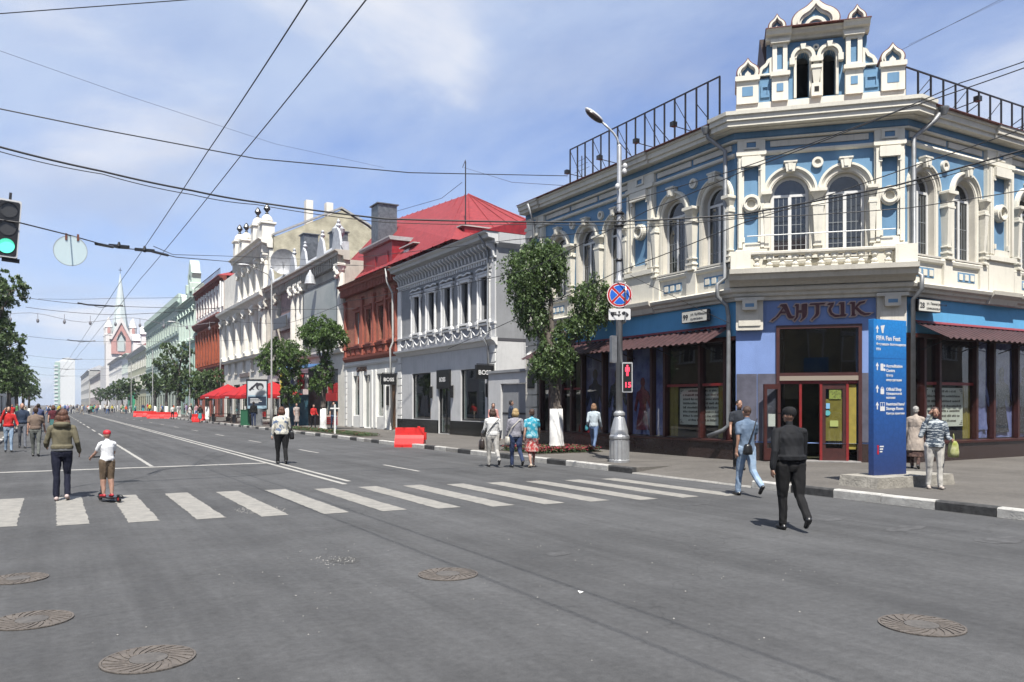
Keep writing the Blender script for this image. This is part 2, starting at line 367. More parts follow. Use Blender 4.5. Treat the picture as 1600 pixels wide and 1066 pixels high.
# gap between the corner house and its neighbour
sheet('pavement', 18.7, 30, 28.2, 33.7, .15, PAVE)
KST = [mat('limewashed_kerb_concrete', (.50, .49, .46), .9, var=.18, vs=6, bump=.5, bs=40, stain=.5, coords='World'),
       mat('black_kerb_paint', (.045, .045, .045), .8, var=.5, vs=8, bump=.4, bs=40, coords='World', stain=.3),
       mat('bare_kerb_concrete', (.30, .29, .27), .9, var=.2, vs=6, bump=.5, bs=40, stain=.5, coords='World')]
def kerb(name, x0, x1, ya, yb, top, step=1.0, face=1):
    r = thing(name, None, None, (x0, ya, 0), kind='structure')
    pr = {}
    y = ya; i = 0
    rest = [MB(), MB(), MB()]
    while y < yb:
        k = 1 if i % 3 == 2 else (0 if rnd.random() < .8 else 2)
        if 11.5 < y < 15.5 and face == 1: k = 2; t = .03
        else: t = top
        key = (k, t)
        if y < 110:
            if key not in pr:
                mb = MB(); w = x1 - x0; b = .025
                P = [(0, -.05), (w, -.05), (w, t), (b, t), (0, t - b)] if face == 1 else [(0, -.05), (w, -.05), (w, t - b), (w - b, t), (0, t)]
                n = len(P); y0, y1 = .006, step - .006
                vs = [(p[0], y0, p[1]) for p in P] + [(p[0], y1, p[1]) for p in P]
                mb.add(vs, [(j, j + n, (j + 1) % n + n, (j + 1) % n) for j in range(n)] + [tuple(range(n)), tuple(range(n, 2 * n))[::-1]])
                pr[key] = mb.mesh('kerb_stone', KST[k])
            o = link('kerb_stone', pr[key], r, None, 0 + rnd.uniform(-.006, .006), y - ya, rnd.uniform(-.008, .004)); o.rotation_euler.z = rnd.uniform(-.006, .006)
        else:
            rest[k].box(0, x1 - x0, y - ya + .006, y - ya + step - .006, -.05, t)
        y += step; i += 1
    for k in range(3):
        if rest[k].v: ob('far_kerb_stones', rest[k], KST[k], r)['kind'] = 'stuff'
kerb('kerb', KX - .15, KX + .002, -4, 330, .158)
kerb('kerb', LX - .152, LX, 16, 200, .125, face=-1)
# painted markings: sheets 4 mm above the road
def quad(name, pts, z, m, parent):
    mb = MB(); mb.add([(p[0], p[1], z) for p in pts], [(0, 1, 2, 3)]); return ob(name, mb, m, parent)
def jag(x0, x1, y0, y1, z, step=.12, amp=.012):
    """a painted bar with ragged edges"""
    mb = MB(); n = max(2, int((y1 - y0) / step)); vs = []
    for i in range(n + 1):
        y = y0 + (y1 - y0) * i / n; vs += [(x0 + rnd.uniform(-amp, amp), y, z), (x1 + rnd.uniform(-amp, amp), y, z)]
    return mb.add(vs, [(2 * i, 2 * i + 1, 2 * i + 3, 2 * i + 2) for i in range(n)])
cw = thing('crosswalk', None, None, (0, 0, 0), kind='structure')
for i in range(15):
    x0 = -1.78 + i * .925
    ob('crossing_stripe', jag(x0, x0 + .42, 13.05 - .19 * (x0 - 1.3) + rnd.uniform(-.05, .05), 17.05 - .19 * (x0 - 1.3) + rnd.uniform(-.06, .06), .004), CROSS, cw)
lm = thing('lane_markings', None, None, (0, 0, 0), kind='structure')
ob('centre_line', jag(5.52, 5.64, 17.0, 300, .004, 1.2, .006), PAINT, lm); ob('centre_line', jag(5.80, 5.92, 17.6, 300, .004, 1.2, .006), PAINT, lm)
sl = MB(); n = 50; vs = []
for i in range(n + 1):
    x = LX + (5.6 - LX) * i / n; vs += [(x, 24.15 + rnd.uniform(-.02, .02), .0045), (x, 24.45 + rnd.uniform(-.02, .02), .0045)]
sl.add(vs, [(2 * i, 2 * i + 2, 2 * i + 3, 2 * i + 1) for i in range(n)]); ob('stop_line', sl, PAINT, lm)
ob('lane_line', jag(2.4, 2.51, 24.6, 45, .004), PAINT, lm)
for y in np.arange(49, 240, 9.): ob('lane_dash', jag(2.4, 2.51, y, y + 5, .004, 1), PAINT, lm)
for y in np.arange(19.3, 260, 9.1): ob('lane_dash', jag(8.28, 8.38, y, y + 2.6, .004, .5), PAINT, lm)
# road patches of spilt stone chips
def gnd0(u, v):
    r = (u - 800) / 1250; t = 1.75 * 1250 / (v - 632); S, C = math.sin(TH), math.cos(TH); return (t * (S + r * C), t * (C - r * S))
def chips(name, cx, cy, rx, ry, n, label, seed):
    q = random.Random(seed); mb = MB()
    for i in range(n):
        a = q.uniform(0, 6.28); r = q.random() ** .6; x = cx + rx * r * math.cos(a); y = cy + ry * r * math.sin(a); s = q.uniform(.004, .011)
        mb.add([(x - s, y, .003), (x, y - s, .003), (x + s, y, .003), (x, y + s, .003), (x, y, .003 + s * .7)], [(0, 1, 4), (1, 2, 4), (2, 3, 4), (3, 0, 4)])
    return tag(ob(name, mb, mat('pale_stone_chips', (.33, .32, .30), .9, var=.4, vs=60)), label, 'gravel', kind='stuff')
chips('stone_chips', 3.0, 13.6, .42, .5, 190, 'pale stone chips scattered by the zebra stripes', 3)
chips('stone_chips', *gnd0(520, 876), .24, .3, 70, 'pale stone chips around a small dark pothole in the road', 4)
chips('road_grit', 3.5, 6.5, 3.6, 3.2, 90, 'loose pale grit strewn over the near asphalt', 5)
# manhole covers with swirling ribs
MH = mat('weathered_manhole_concrete', (.125, .108, .095), .9, var=.2, vs=12, bump=.5, bs=60, coords='World'); MHC = mat('manhole_iron_lid', (.10, .092, .085), .75, var=.25, vs=9, bump=.4, bs=50, coords='World')
DGAP = mat('dark_gap_dirt', (.03, .026, .023), .95)  # dark flat colour that shows between the ribs
def manhole(x, y, r, label, rot=0, r2=.42):
    t = thing('manhole_cover', label, 'manhole cover', (x, y, 0), rot, 'manhole covers in the road')
    d = MB(); d.lathe([(r, .001), (r, .004), (r * .98, .005)], n=40); ob('recess', d, DGAP, t)
    g = MB(); 
    mb = MB(); mb.lathe([(r * 1.0, .004), (r * 1.0, .012), (r * .95, .013), (r * .95, .006)], n=40)
    ob('rim', mb, MH, t)
    k = 22
    for i in range(k):
        vs = []
        for j in range(7):
            f = j / 6; rr = r * (r2 + (.94 - r2) * f); a = 2 * math.pi * i / k + .55 * (1 - f) ** 1.3; w = (2 * math.pi / k) * (.60 + .06 * f)
            vs += [(rr * math.cos(a), rr * math.sin(a), .013), (rr * math.cos(a + w), rr * math.sin(a + w), .013), (rr * math.cos(a), rr * math.sin(a), .005), (rr * math.cos(a + w), rr * math.sin(a + w), .005)]
        fs = []
        for j in range(6): b = 4 * j; fs += [(b, b + 4, b + 5, b + 1), (b + 2, b + 6, b + 4, b), (b + 1, b + 5, b + 7, b + 3)]
        fs += [(0, 1, 3, 2), (24, 26, 27, 25)]
        m2 = MB(); m2.add(vs, fs); ob('rib', m2, MH, t)
    c = MB(); c.lathe([(r * (r2 - .02), .004), (r * (r2 - .02), .014), (r * (r2 - .06), .016), (.0, .016)], n=32); ob('lid', c, MHC, t)
def gnd(u, v, z=0.):
    r = (u - 800) / 1250; t = (1.75 - z) * 1250 / (v - 632); S, C = math.sin(TH), math.cos(TH)
    return (t * (S + r * C), t * (C - r * S))
for (u, v, w, lab, rr) in [(232, 1031, 158, 'worn concrete manhole cover with swirling ribs, largest, nearest the camera', 0), (50, 970, 132, 'manhole cover at the left edge, just beyond the largest one', .4),
                       (28, 905, 96, 'small manhole cover at the far left edge of the road', .9), (700, 898, 106, 'manhole cover alone in the middle of the junction', 1.3), (1440, 978, 142, 'manhole cover at the right, in front of the blue information slab', 2.)]:
    x, y = gnd(u, v); d = 1.75 * 1250 / (v - 632); manhole(x, y, w * .44 * d / 1250, lab, rr)
x, y = gnd(541, 876); pm = MB(); pm.add([(x + .17 * math.cos(a) * (1 + .2 * math.sin(3 * a)), y + .2 * math.sin(a), .0025) for a in np.arange(0, 6.28, .4)], [tuple(range(16))])
tag(ob('pothole', pm, mat('dark_pothole', (.06, .06, .06), .95, var=.4, vs=20, bump=.8, bs=40)), None, None, kind='structure')
x, y = gnd(906, 928); tag(ob('paper_scrap', MB().add([(x, y, .004), (x + .05, y + .01, .012), (x + .055, y + .06, .006), (x + .01, y + .05, .02)], [(0, 1, 2, 3), (3, 2, 1, 0)]), WHITE), 'small crumpled white paper scrap on the asphalt', 'litter')
STAINM = mat('dark_tar_patch', (.075, .075, .077), .9, var=.35, vs=6, bump=.3, bs=60, coords='World')
for (u, v, rx, ry) in [(1415, 826, .55, .22), (1300, 812, .4, .14), (870, 866, .2, .14), (1090, 788, .35, .1), (1565, 844, .6, .25), (95, 694, .5, 1.)]:
    x, y = gnd(u, v); q = random.Random(u)
    pm = MB(); pm.add([(x + rx * math.cos(a) * q.uniform(.55, 1), y + ry * math.sin(a) * q.uniform(.55, 1), .003) for a in np.arange(0, 6.2, .3)], [tuple(range(21))])
    tag(ob('tar_patch', pm, STAINM), kind='structure')
# ---------------------------------------------------------------- the blue corner house
A = (17.05, 16.71); B = (20.2, 13.56); YE = 28.3; XE = 36.2
CB = thing('corner_building', 'two-storey blue and cream corner house with a tower gable and arched windows', 'building', (17.05, 16.71, 0))
FL = Fr(17.05, YE, -90); FC = Fr(A[0], A[1], -45); FRT = Fr(B[0], B[1], 0)
LL, LC, LR = YE - A[1], 4.455, XE - B[0]
WS, WZ0, WZS, WD = .545, 5.85, 7.70, .22      # window half width, sill, springing, reveal depth
wins = {'L': [2.4, 4.25, 6.0, 8.97, 10.8], 'C': [1.475, 2.93], 'R': [.75, 2.72, 6.05, 8.02, 12.4, 14.4]}
REVEAL = CREAM2
# window prototypes: frame with panes
win_frame = MB()
def arch_ring(mb, w0, w1, z0, zs, y0, y1, n=14): # closed frame following an arched outline
    mb.prism(arch_pts(0, w1, z0, zs, n), y0, y1, holes=[arch_pts(0, w0, z0 + (w1 - w0), zs, n)])
arch_ring(win_frame, .425, .505, 0, WZS - WZ0, -.03, .03)
win_frame.box(-.425, .425, -.032, .028, WZS - WZ0 - .06, WZS - WZ0 + .01); win_frame.box(-.045, .045, -.034, .026, .064, WZS - WZ0 - .062)
WF = win_frame.mesh('window', PVC)
zt = WZS - WZ0
PL = MB().box(-.424, -.046, -.006, .006, .081, zt - .063).mesh('pane', PANE); PR = MB().box(.046, .424, -.006, .006, .081, zt - .063).mesh('pane', PANE)
PT = MB().prism([(.424 * math.cos(math.pi * i / 12), zt + .012 + .415 * math.sin(math.pi * i / 12)) for i in range(13)], -.006, .006).mesh('pane', PANE)
gm = MB()
for x in (-.3, -.17, .17, .3): gm.box(x - .006, x + .006, -.014, -.007, .07, zt - .065)
for z in (.42, 1.0): gm.box(-.424, -.046, -.0135, -.0075, z, z + .014); gm.box(.046, .424, -.0135, -.0075, z, z + .014)
GR = gm.mesh('glazing_bars', mat('pale_glazing_bar', (.3, .32, .33), .5))
sur = MB()
sur.prism(arch_pts(0, WS + .12, WZ0 - .0, WZS, 18), -.05, .0, holes=[arch_pts(0, WS, WZ0 + .0005, WZS, 18)])
sur.arch(0, WZS + .04, WS + .11, WS + .16, -.13, 0, n=20); sur.arch(0, WZS + .04, WS + .07, WS + .115, -.09, 0, n=20); sur.arch(0, WZS + .04, WS + .155, WS + .18, -.095, 0, n=20)
sur.prism([(-.11, WZS + WS + .04), (.11, WZS + WS + .04), (.15, WZS + WS + .30), (-.15, WZS + WS + .30)], -.2, 0)
sur.prism([(-.05, WZS + WS + .08), (.05, WZS + WS + .08), (.065, WZS + WS + .27), (-.065, WZS + WS + .27)], -.225, -.19)
sur.box(-.18, .18, -.22, -.001, WZS + WS + .295, WZS + WS + .34)
SUR = sur.mesh('window_surround', CREAM)
lin = MB()   # lining of the opening
pts = arch_pts(0, WS - .0, WZ0, WZS, 18); ptsi = arch_pts(0, WS - .035, WZ0 + .03, WZS, 18)
lin.prism(pts, -.03, WD + .05, holes=[ptsi]); LIN = lin.mesh('window_reveal', REVEAL)
sill = MB().profx([(-.16, WZ0 - .02), (-.16, WZ0 + .03), (WD - .05, WZ0 + .07), (WD - .05, WZ0 - .02)], -WS - .12, WS + .12).mesh('window_sill', CREAM2)
CURT = mat('pale_curtain', (.2, .2, .2), .9, var=.4, vs=3)
def place_window(fr, s):
    o = link('window', WF, CB, fr, s, WD - .04, WZ0)
    for me in (PL, PR, PT, GR): link(me.name, me, o)
    for me in (SUR, LIN, sill): link(me.name, me, CB, fr, s, 0, 0)
# colonnette between windows (square baluster shaft)
def colonnette(h0=WZ0, h1=WZS + .05):
    mb = MB(); z = h0 - .02; H = h1 - z
    for (a, b, w) in [(0, .06, .16), (.06, .16, .12), (.16, .22, .15), (.22, .34, .09), (.34, .39, .13)]: mb.rbox(-w, w, -.05 - w * 1.2, 0, z + a, z + b, .012)
    mb.add([(-.085, -.17, z + .39), (.085, -.17, z + .39), (.085, 0, z + .39), (-.085, 0, z + .39), (-.145, -.24, z + H - .48), (.145, -.24, z + H - .48), (.145, 0, z + H - .48), (-.145, 0, z + H - .48)],
           [(0, 3, 2, 1), (4, 5, 6, 7), (0, 1, 5, 4), (1, 2, 6, 5), (2, 3, 7, 6), (3, 0, 4, 7)])
    for (a, b, w) in [(.48, .42, .19), (.42, .33, .165), (.33, .26, .10)]: mb.rbox(-w, w, -.06 - w, 0, z + H - a, z + H - b, .012)
    mb.add([(-.10, -.17, z + H - .26), (.10, -.17, z + H - .26), (.10, 0, z + H - .26), (-.10, 0, z + H - .26), (-.2, -.27, z + H - .09), (.2, -.27, z + H - .09), (.2, 0, z + H - .09), (-.2, 0, z + H - .09)],
           [(0, 3, 2, 1), (4, 5, 6, 7), (0, 1, 5, 4), (1, 2, 6, 5), (2, 3, 7, 6), (3, 0, 4, 7)])
    mb.rbox(-.23, .23, -.31, 0, z + H - .09, z + H + .0, .015)
    return mb
COLN = colonnette().mesh('colonnette', CREAM)
rd = MB(); rd.arch(0, 0, .085, .15, -.09, 0, 0, 360, 20); rd.arch(0, 0, .05, .085, -.05, 0, 0, 360, 20); rd.disc(0, 0, .05, -.02, 0); RND = rd.mesh('roundel', CREAM)
# pilaster with an inset blue panel
def pilaster(w, name='pilaster'):
    mb = MB(); z0, z1 = 5.06, 9.3
    iz0, iz1 = 6.35, 8.55; iw = w * .26
    mb.prism(rect(-w / 2, w / 2, z0, z1), -.12, 0, holes=[rect(-iw, iw, iz0, iz1)])
    for x in (-w / 2 + .03, w / 2 - .13): mb.box(x, x + .1, -.19, -.119, 6.2, 8.75)
    for x in (-w / 2 + .19, w / 2 - .25):
        if w > 1: mb.box(x, x + .06, -.165, -.119, 6.2, 8.75)
    mb.rbox(-w / 2 - .03, w / 2 + .03, -.2, 0, 8.82, 8.95, .02); mb.rbox(-w / 2 - .05, w / 2 + .05, -.24, 0, 6.0, 6.14, .02); mb.rbox(-w / 2 - .02, w / 2 + .02, -.17, -.001, 5.07, 6.01, .02)
    mb.rbox(-iw - .07, iw + .07, -.25, -.12, 8.5, 8.78, .02); mb.box(-iw - .09, -iw + .0, -.2, -.12, 8.38, 8.5); mb.box(iw, iw + .09, -.2, -.12, 8.38, 8.5)
    mb.rbox(-iw - .04, iw + .04, -.17, -.119, 6.14, 6.34, .02); mb.box(-iw - .06, -iw + .02, -.19, -.12, 6.36, 6.5); mb.box(iw - .02, iw + .06, -.19, -.12, 6.36, 6.5)
    mb.arch(0, 7.45, .12, .26, -.2, -.01, 0, 360, 24); mb.disc(0, 7.45, .13, -.1, -.01)
    mb.arch(0, 7.45, .17, .215, -.25, -.2, 0, 360, 24)
    mb.prism(rect(-.2, .2, 9.0, 9.26), -.17, -.12, holes=[rect(-.13, .13, 9.05, 9.2)])
    return mb
def pil(fr, s, w):
    ob('pilaster', pilaster(w), CREAM, CB, fr, s); ob('pilaster_inset', MB().box(-w * .26, w * .26, -.05, -.002, 6.34, 8.56), BLUE, CB, fr, s)
    ob('pilaster_inset', MB().box(-.128, .128, -.135, -.121, 9.052, 9.198), BLUE, CB, fr, s)
for key, fr, Lw in (('L', FL, LL), ('C', FC, LC), ('R', FRT, LR)):
    ob('wall', MB().prism(rect(0, Lw, 5.04, 9.6), 0, .4, holes=[arch_pts(s, WS - .003, WZ0, WZS, 18) for s in wins[key]]), BLUE, CB, fr)
    for s in wins[key]: place_window(fr, s)
def between(fr, s):
    link('colonnette', COLN, CB, fr, s); link('roundel', RND, CB, fr, s, 0, 8.5)
for s in (3.325, 5.125): between(FL, s)
between(FL, 9.885); between(FRT, 1.735); between(FRT, 7.03); between(FRT, 13.4)
HC = MB()
for fr, ss in ((FL, (1.62, 6.68, 8.2, 11.45)), (FRT, (3.5, 5.3, 8.8, 11.6, 15.2)), (FC, (.84, 3.6))):
    for s in ss: o = link('colonnette', COLN, CB, fr, s); o.scale.x = .6
link('colonnette', COLN, CB, FC, 2.2); link('roundel', RND, CB, FC, 2.2, 0, 8.52)
pil(FL, .75, 1.3); pil(FL, 7.43, 1.35); pil(FC, .42, .76); pil(FC, 4.04, .76); pil(FRT, 4.38, 1.3); pil(FRT, 10.2, 1.3)
# bay strips between the pilasters: string moulding, frieze panels, base band
def bay(fr, a, b, panels=2, base=True, nsq=None):
    ob('string_moulding', MB().profx([(0, 8.83), (-.09, 8.85), (-.11, 8.89), (-.09, 8.94), (0, 8.96)], a, b), CREAM, CB, fr)
    w = (b - a - .12 * (panels + 1)) / panels
    for i in range(panels):
        x = a + .12 + i * (w + .12)
        ob('frieze_panel', MB().rbox(x, x + w, -.045, -.001, 9.06, 9.22, .008), CREAM2, CB, fr)
    if base:
        ob('base_band', MB().profx([(0, 5.05), (-.07, 5.06), (-.07, 5.66), (-.14, 5.70), (-.16, 5.78), (-.13, 5.83), (0, 5.85)], a, b), CREAM, CB, fr)
def squares(fr, a, b, n=3):
    ob('blue_panel', MB().box(a, b, -.079, -.06, 5.27, 5.54), BLUE, CB, fr)
    w = (b - a) / n
    for i in range(n): ob('small_block', MB().rbox(a + w * (i + .2), a + w * (i + .8), -.10, -.0785, 5.32, 5.49, .012), CREAM, CB, fr)
bay(FL, 1.38, 6.78, 3); bay(FL, 8.08, LL - .02, 2); bay(FC, .82, 3.64, 1); bay(FRT, .02, 3.7, 2); bay(FRT, 5.05, 9.53, 2); bay(FRT, 10.87, LR, 2)
for s in wins['L']: squares(FL, s - .42, s + .42)
for s in wins['R']: squares(FRT, s - .42, s + .42)
for fr, ss in ((FL, (3.325, 5.125, 9.885, 8.2, 1.62, 6.68)), (FRT, (1.735, 7.03, 3.5, 5.3, 8.8))):
    for s in ss: ob('base_block', MB().rbox(-.2, .2, -.15, -.001, 5.07, 5.835, .02), CREAM, CB, fr, s)
# cornices swept round the corner
path = [(17.05, YE), A, B, (XE, 13.56)]
ob('cornice', sweep(path, [(0, 9.52), (.34, 9.52), (.34, 9.635), (.40, 9.64), (.40, 9.79), (.45, 9.80), (.46, 9.86), (-.3, 9.86), (-.3, 9.52)]), CREAM, CB)
ob('soffit_band', sweep(path, [(-.05, 9.30), (.06, 9.31), (.10, 9.36), (.10, 9.515), (-.05, 9.515)]), BLUE, CB)
ob('frieze_moulding', sweep(path, [(0, 9.25), (.13, 9.26), (.15, 9.305), (0, 9.31)]), CREAM, CB)
ob('string_course', sweep(path, [(0, 4.70), (.10, 4.71), (.12, 4.79), (.20, 4.82), (.22, 4.90), (.31, 4.94), (.34, 5.02), (.30, 5.06), (-.2, 5.06), (-.2, 4.70)]), CREAM2, CB)
for fr, s in ((FL, 7.43), (FL, .75), (FRT, 4.38), (FRT, 10.2)):
    ob('cornice_block', MB().profx([(-.1, 9.51), (-.42, 9.51), (-.42, 9.63), (-.48, 9.635), (-.48, 9.785), (-.53, 9.79), (-.54, 9.875), (-.1, 9.875)], -.72, .72), CREAM2, CB, fr, s)
    ob('string_block', MB().profx([(-.1, 4.695), (-.2, 4.71), (-.26, 4.86), (-.38, 4.96), (-.4, 5.07), (-.1, 5.07)], -.74, .74), CREAM2, CB, fr, s)
# cornice over the chamfered corner, with returns
ob('corner_cornice', sweep([(A[0] - .1, A[1] + .45), (A[0] - .12, A[1] - .06), (B[0] - .06, B[1] - .12), (B[0] + .45, B[1] - .1)],
   [(.2, 9.56), (.42, 9.56), (.42, 9.70), (.48, 9.705), (.48, 9.84), (.54, 9.85), (.55, 9.95), (-.5, 9.99), (-.5, 9.56)]), CREAM, CB)
for a, b in ((-.28, .95), (3.5, 4.74)):
    ob('cornice_block', MB().profx([(-.4, 9.555), (-.50, 9.555), (-.50, 9.695), (-.56, 9.70), (-.56, 9.845), (-.62, 9.855), (-.63, 9.965), (-.4, 9.995)], a, b), CREAM, CB, FC)
ob('roof', sweep(path, [(.44, 9.865), (.56, 9.868), (.56, 9.885), (-3.2, 11.0), (-6.4, 9.9), (-6.4, 9.865)]), ROOFBROWN, CB)
ob('roof_seams', sweep([(17.05, YE), A, B, (XE, 13.56)], [(-3.1, 11.0), (-3.2, 11.06), (-3.3, 11.0)]), ROOFBROWN, CB)
# body of the house behind its facades
bd = MB(); bd.box(17.5, 17.9, 28.0 - 9.6, YE, 3.6, 9.8); bd = MB()
bd.box(17.05, XE, YE - .35, YE, 0, 9.25); bd.box(XE - .35, XE, 13.62, YE - .36, 0, 9.25)
ob('wall', bd, CREAM2, CB)
core = MB(); core.prism([(20.6, 5.0), (XE - .4, 5.0), (XE - .4, 9.8), (20.6, 9.8)], 17.2, YE - .4)
ob('upper_floor', MB().add([(17.1, YE - .4, 4.6), (17.1, 16.75, 4.6), (20.2, 13.62, 4.6), (XE - .4, 13.62, 4.6), (XE - .4, YE - .4, 4.6)], [(0, 1, 2, 3, 4)]), CREAM2, CB)
for o in CB.children:
    if o.name.startswith('upper_floor') or o.type == 'MESH' and o.location.length == 0 and o.name.split('.')[0] in ('wall', 'cornice', 'string_course', 'corner_cornice', 'roof', 'roof_seams', 'upper_floor', 'soffit_band', 'frieze_moulding') and o.rotation_euler.z == 0 and abs(o.data.vertices[0].co.x) > 10:
        o.location = -ORG[CB.name]
# balcony
bc = ob('balcony', MB().profx([(0, 5.07), (-.34, 5.08), (-.44, 5.18), (-.7, 5.22), (-.76, 5.34), (-.86, 5.37), (-.88, 5.5), (0, 5.5)], -.18, LC + .18), CREAM2, CB, FC)
for s in (.12, LC - .12): ob('balcony_pier', MB().rbox(s - .27, s + .27, -.78, 0, 5.5, 6.0, .02), CREAM, bc)
ob('balcony_rail', MB().profx([(-.74, 5.86), (-.78, 5.9), (-.78, 5.96), (-.74, 5.98), (-.52, 5.98), (-.52, 5.86)], .39, LC - .39), CREAM2, bc)
bal = MB(); bal.rbox(-.09, .09, -.72, -.56, 5.5, 5.56, .01)
bal.lathe([(.06, 5.56), (.09, 5.59), (.095, 5.63), (.055, 5.66), (.05, 5.69), (.055, 5.73), (.095, 5.76), (.09, 5.80), (.06, 5.83)], (0, -.64, 0), 8); bal.rbox(-.09, .09, -.72, -.56, 5.80, 5.86, .01)
BAL = bal.mesh('baluster', CREAM)
for i in range(11): link('baluster', BAL, bc, None, .55 + i * (LC - 1.1) / 10, 0, 0)
ob('hand_bar', MB().tube([(.3, -.3, 6.5), (LC - .3, -.3, 6.5)], .016), mat('pale_bar', (.6, .62, .62), .4), bc)
# corner ground floor: brackets, piers, blue wall with door
ob('wall', MB().prism(rect(0, LC, .66, 4.72), 0, .4, holes=[rect(1.19, 3.26, .661, 3.9)]), LILAC, CB, FC)
for s0, s1 in ((0, 1.17), (3.28, LC)):
    ob('tinted_panel', MB().rbox(s0 + .02, (s0 + s1) / 2 - .01, -.02, -.001, .70, 2.62, .005), mat('slate_panel', (.12, .12, .155), .3, var=.2, vs=3), CB, FC)
    ob('tinted_panel', MB().rbox((s0 + s1) / 2 + .01, s1, -.02, -.001, .70, 2.62, .005), mat('slate_panel'), CB, FC)
    ob('plinth', MB().box(s0 - .05, s1 - .0, -.06, .3, .1, .655), GRANITE, CB, FC)
for s in (.37, LC - .37):
    q = MB(); q.rbox(-.37, .37, -.16, 0, 3.86, 4.70, .02); q.rbox(-.30, .30, -.19, -.161, 3.98, 4.3, .02); q.rbox(-.40, .40, -.3, 0, 4.69, 4.78, .015); q.rbox(-.2, .2, -.34, -.15, 4.42, 4.70, .02)
    ob('corner_bracket', q, CREAM2, CB, FC, s); ob('bracket_inset', MB().box(-.12, .12, -.344, -.3405, 4.5, 4.6), BLUE, CB, FC, s)
ob('pier', MB().rbox(LC - .33, LC - .0, -.06, .2, .66, 3.86, .02), CREAM, CB, FC)
dr = MB().box(1.10, 1.19, -.07, .2, .15, 3.98).box(3.26, 3.35, -.07, .2, .15, 3.98).box(1.19, 3.26, -.07, .2, 3.88, 3.98).box(1.19, 3.26, -.05, .2, 2.55, 2.64)
ob('door_portal', dr, DKRED, CB, FC)
ob('portal_rail', MB().box(1.19, 3.26, -.06, .1, 2.42, 2.548), mat('beige_rail', (.30, .25, .2), .5), CB, FC)
for (a, b) in ((1.19, 2.2), (2.24, 3.26)): pass
ob('transom_pane', MB().box(1.2, 3.25, .03, .042, 2.65, 3.875), glass('shop_glass', (.86, .88, .87), .04), CB, FC)
df = MB()
for a in (1.72, 2.26, 2.95): df.box(a, a + .07, .0, .12, .17, 2.42)
df.box(1.2, 3.25, .0, .12, 2.33, 2.419)
ob('door_frame', df, BRIGHTRED, CB, FC)
def leaf(name, x0, x1, y, fill, rz=0., px=0, py=0):
    w = x1 - x0
    d = ob(name, MB().box(0, .09, -.03, .03, 0, 2.14).box(w - .09, w, -.03, .03, 0, 2.14).box(.09, w - .09, -.03, .03, 2.0, 2.14).box(.09, w - .09, -.03, .03, 0, .34), DKRED, CB, FC, x0 + px, y + py, .18, rz)
    ob('door_glass', MB().box(.09, w - .09, -.004, .004, .34, 2.0), fill, d); return d
MUST = mat('mustard_blind', (.30, .24, .035), .8, var=.15, vs=5)
d1 = leaf('door', 1.2, 1.72, .0, glass('shop_glass'), rz=R(-150), px=.0, py=-.08)
ob('notice', MB().box(.15, .37, -.012, -.006, .95, 1.3), WHITE, d1)
d2 = leaf('door', 2.33, 2.95, .05, glass('shop_glass')); ob('blind', MB().box(.09, .53, .01, .02, .55, 1.72), MUST, d2); ob('poster', MB().box(.18, .5, -.015, -.008, 1.72, 1.98), mat('green_poster', (.16, .2, .03), .6, var=.6, vs=20), d2)
ob('sticker', MB().disc(.14, 1.33, .075, -.02, -.012), mat('turquoise_sticker', (.1, .4, .42), .5), d2); ob('sticker', MB().box(.1, .2, -.018, -.011, 1.45, 1.6), mat('sky_sticker', (.2, .45, .7), .5), d2)
ob('notice', MB().rbox(.2, .42, -.016, -.009, .95, 1.12, .01), mat('lime_notice', (.35, .4, .12), .6), d2)
ob('side_light', MB().box(3.03, 3.22, .05, .06, .5, 2.3), MUST, CB, FC); ob('side_light', MB().box(1.28, 1.7, .08, .09, 1.9, 2.3), glass('shop_glass'), CB, FC)
ob('threshold', MB().box(1.15, 3.3, -.3, .4, .1, .18), mat('grey_step', (.3, .29, .28), .8, var=.2, vs=8), CB, FC)
# shopfronts
def shopfront(fr, a, b, posts, z0=.66, z1=3.62, transom=()):
    ob('wall', MB().box(a if fr is FL else a, b, 0, .3, z1 + .1, 4.70), SKYBLUE, CB, fr)
    ob('plinth', MB().rbox(a, b, -.07, .3, .1, z0 - .02, .01), GRANITE, CB, fr)
    ob('shop_sill', MB().profx([(-.12, z0 - .02), (-.13, z0 + .04), (.25, z0 + .07), (.25, z0 - .02)], a, b), DKRED, CB, fr)
    ob('shop_head', MB().box(a, b, -.04, .22, z1 - .02, z1 + .09), DKRED, CB, fr)
    for k, p in enumerate(posts): ob('shop_post', MB().rbox(p - .05, p + .05, -.07, .15, z0 + .07, z1 - .02, .01), DKRED, CB, fr)
    for k in range(len(posts) - 1):
        x0, x1 = posts[k] + .05, posts[k + 1] - .05
        if k in transom:
            ob('shop_rail', MB().box(x0, x1, .02, .1, 2.30, 2.38), BRIGHTRED, CB, fr)
            ob('pane', MB().box(x0, x1, .055, .065, z0 + .06, 2.30), glass('shop_glass'), CB, fr); ob('pane', MB().box(x0, x1, .055, .065, 2.38, z1 - .02), glass('shop_glass'), CB, fr)
        else: ob('pane', MB().box(x0, x1, .055, .065, z0 + .06, z1 - .02), glass('shop_glass'), CB, fr)
postsL = [1.05, 1.75, 2.6, 3.25, 3.95, 5.25, 6.7, 7.9, 8.55, 10.15, 11.2]
shopfront(FL, .95, LL - .0, postsL, transom=(2, 3, 8, 9)); 
postsR = [.25, .8, 1.5, 3.3, 4.2, 5.5, 6.8, 8.1, 9.5, 11, 12.5, 14, 15.6]
shopfront(FRT, .12, LR, postsR, transom=(1, 2, 9, 10))
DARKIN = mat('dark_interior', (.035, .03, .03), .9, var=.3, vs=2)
VIOL = mat('violet_backdrop', (.13, .15, .42), .8, var=.45, vs=2.2, col2=(.34, .38, .75), coords='World')
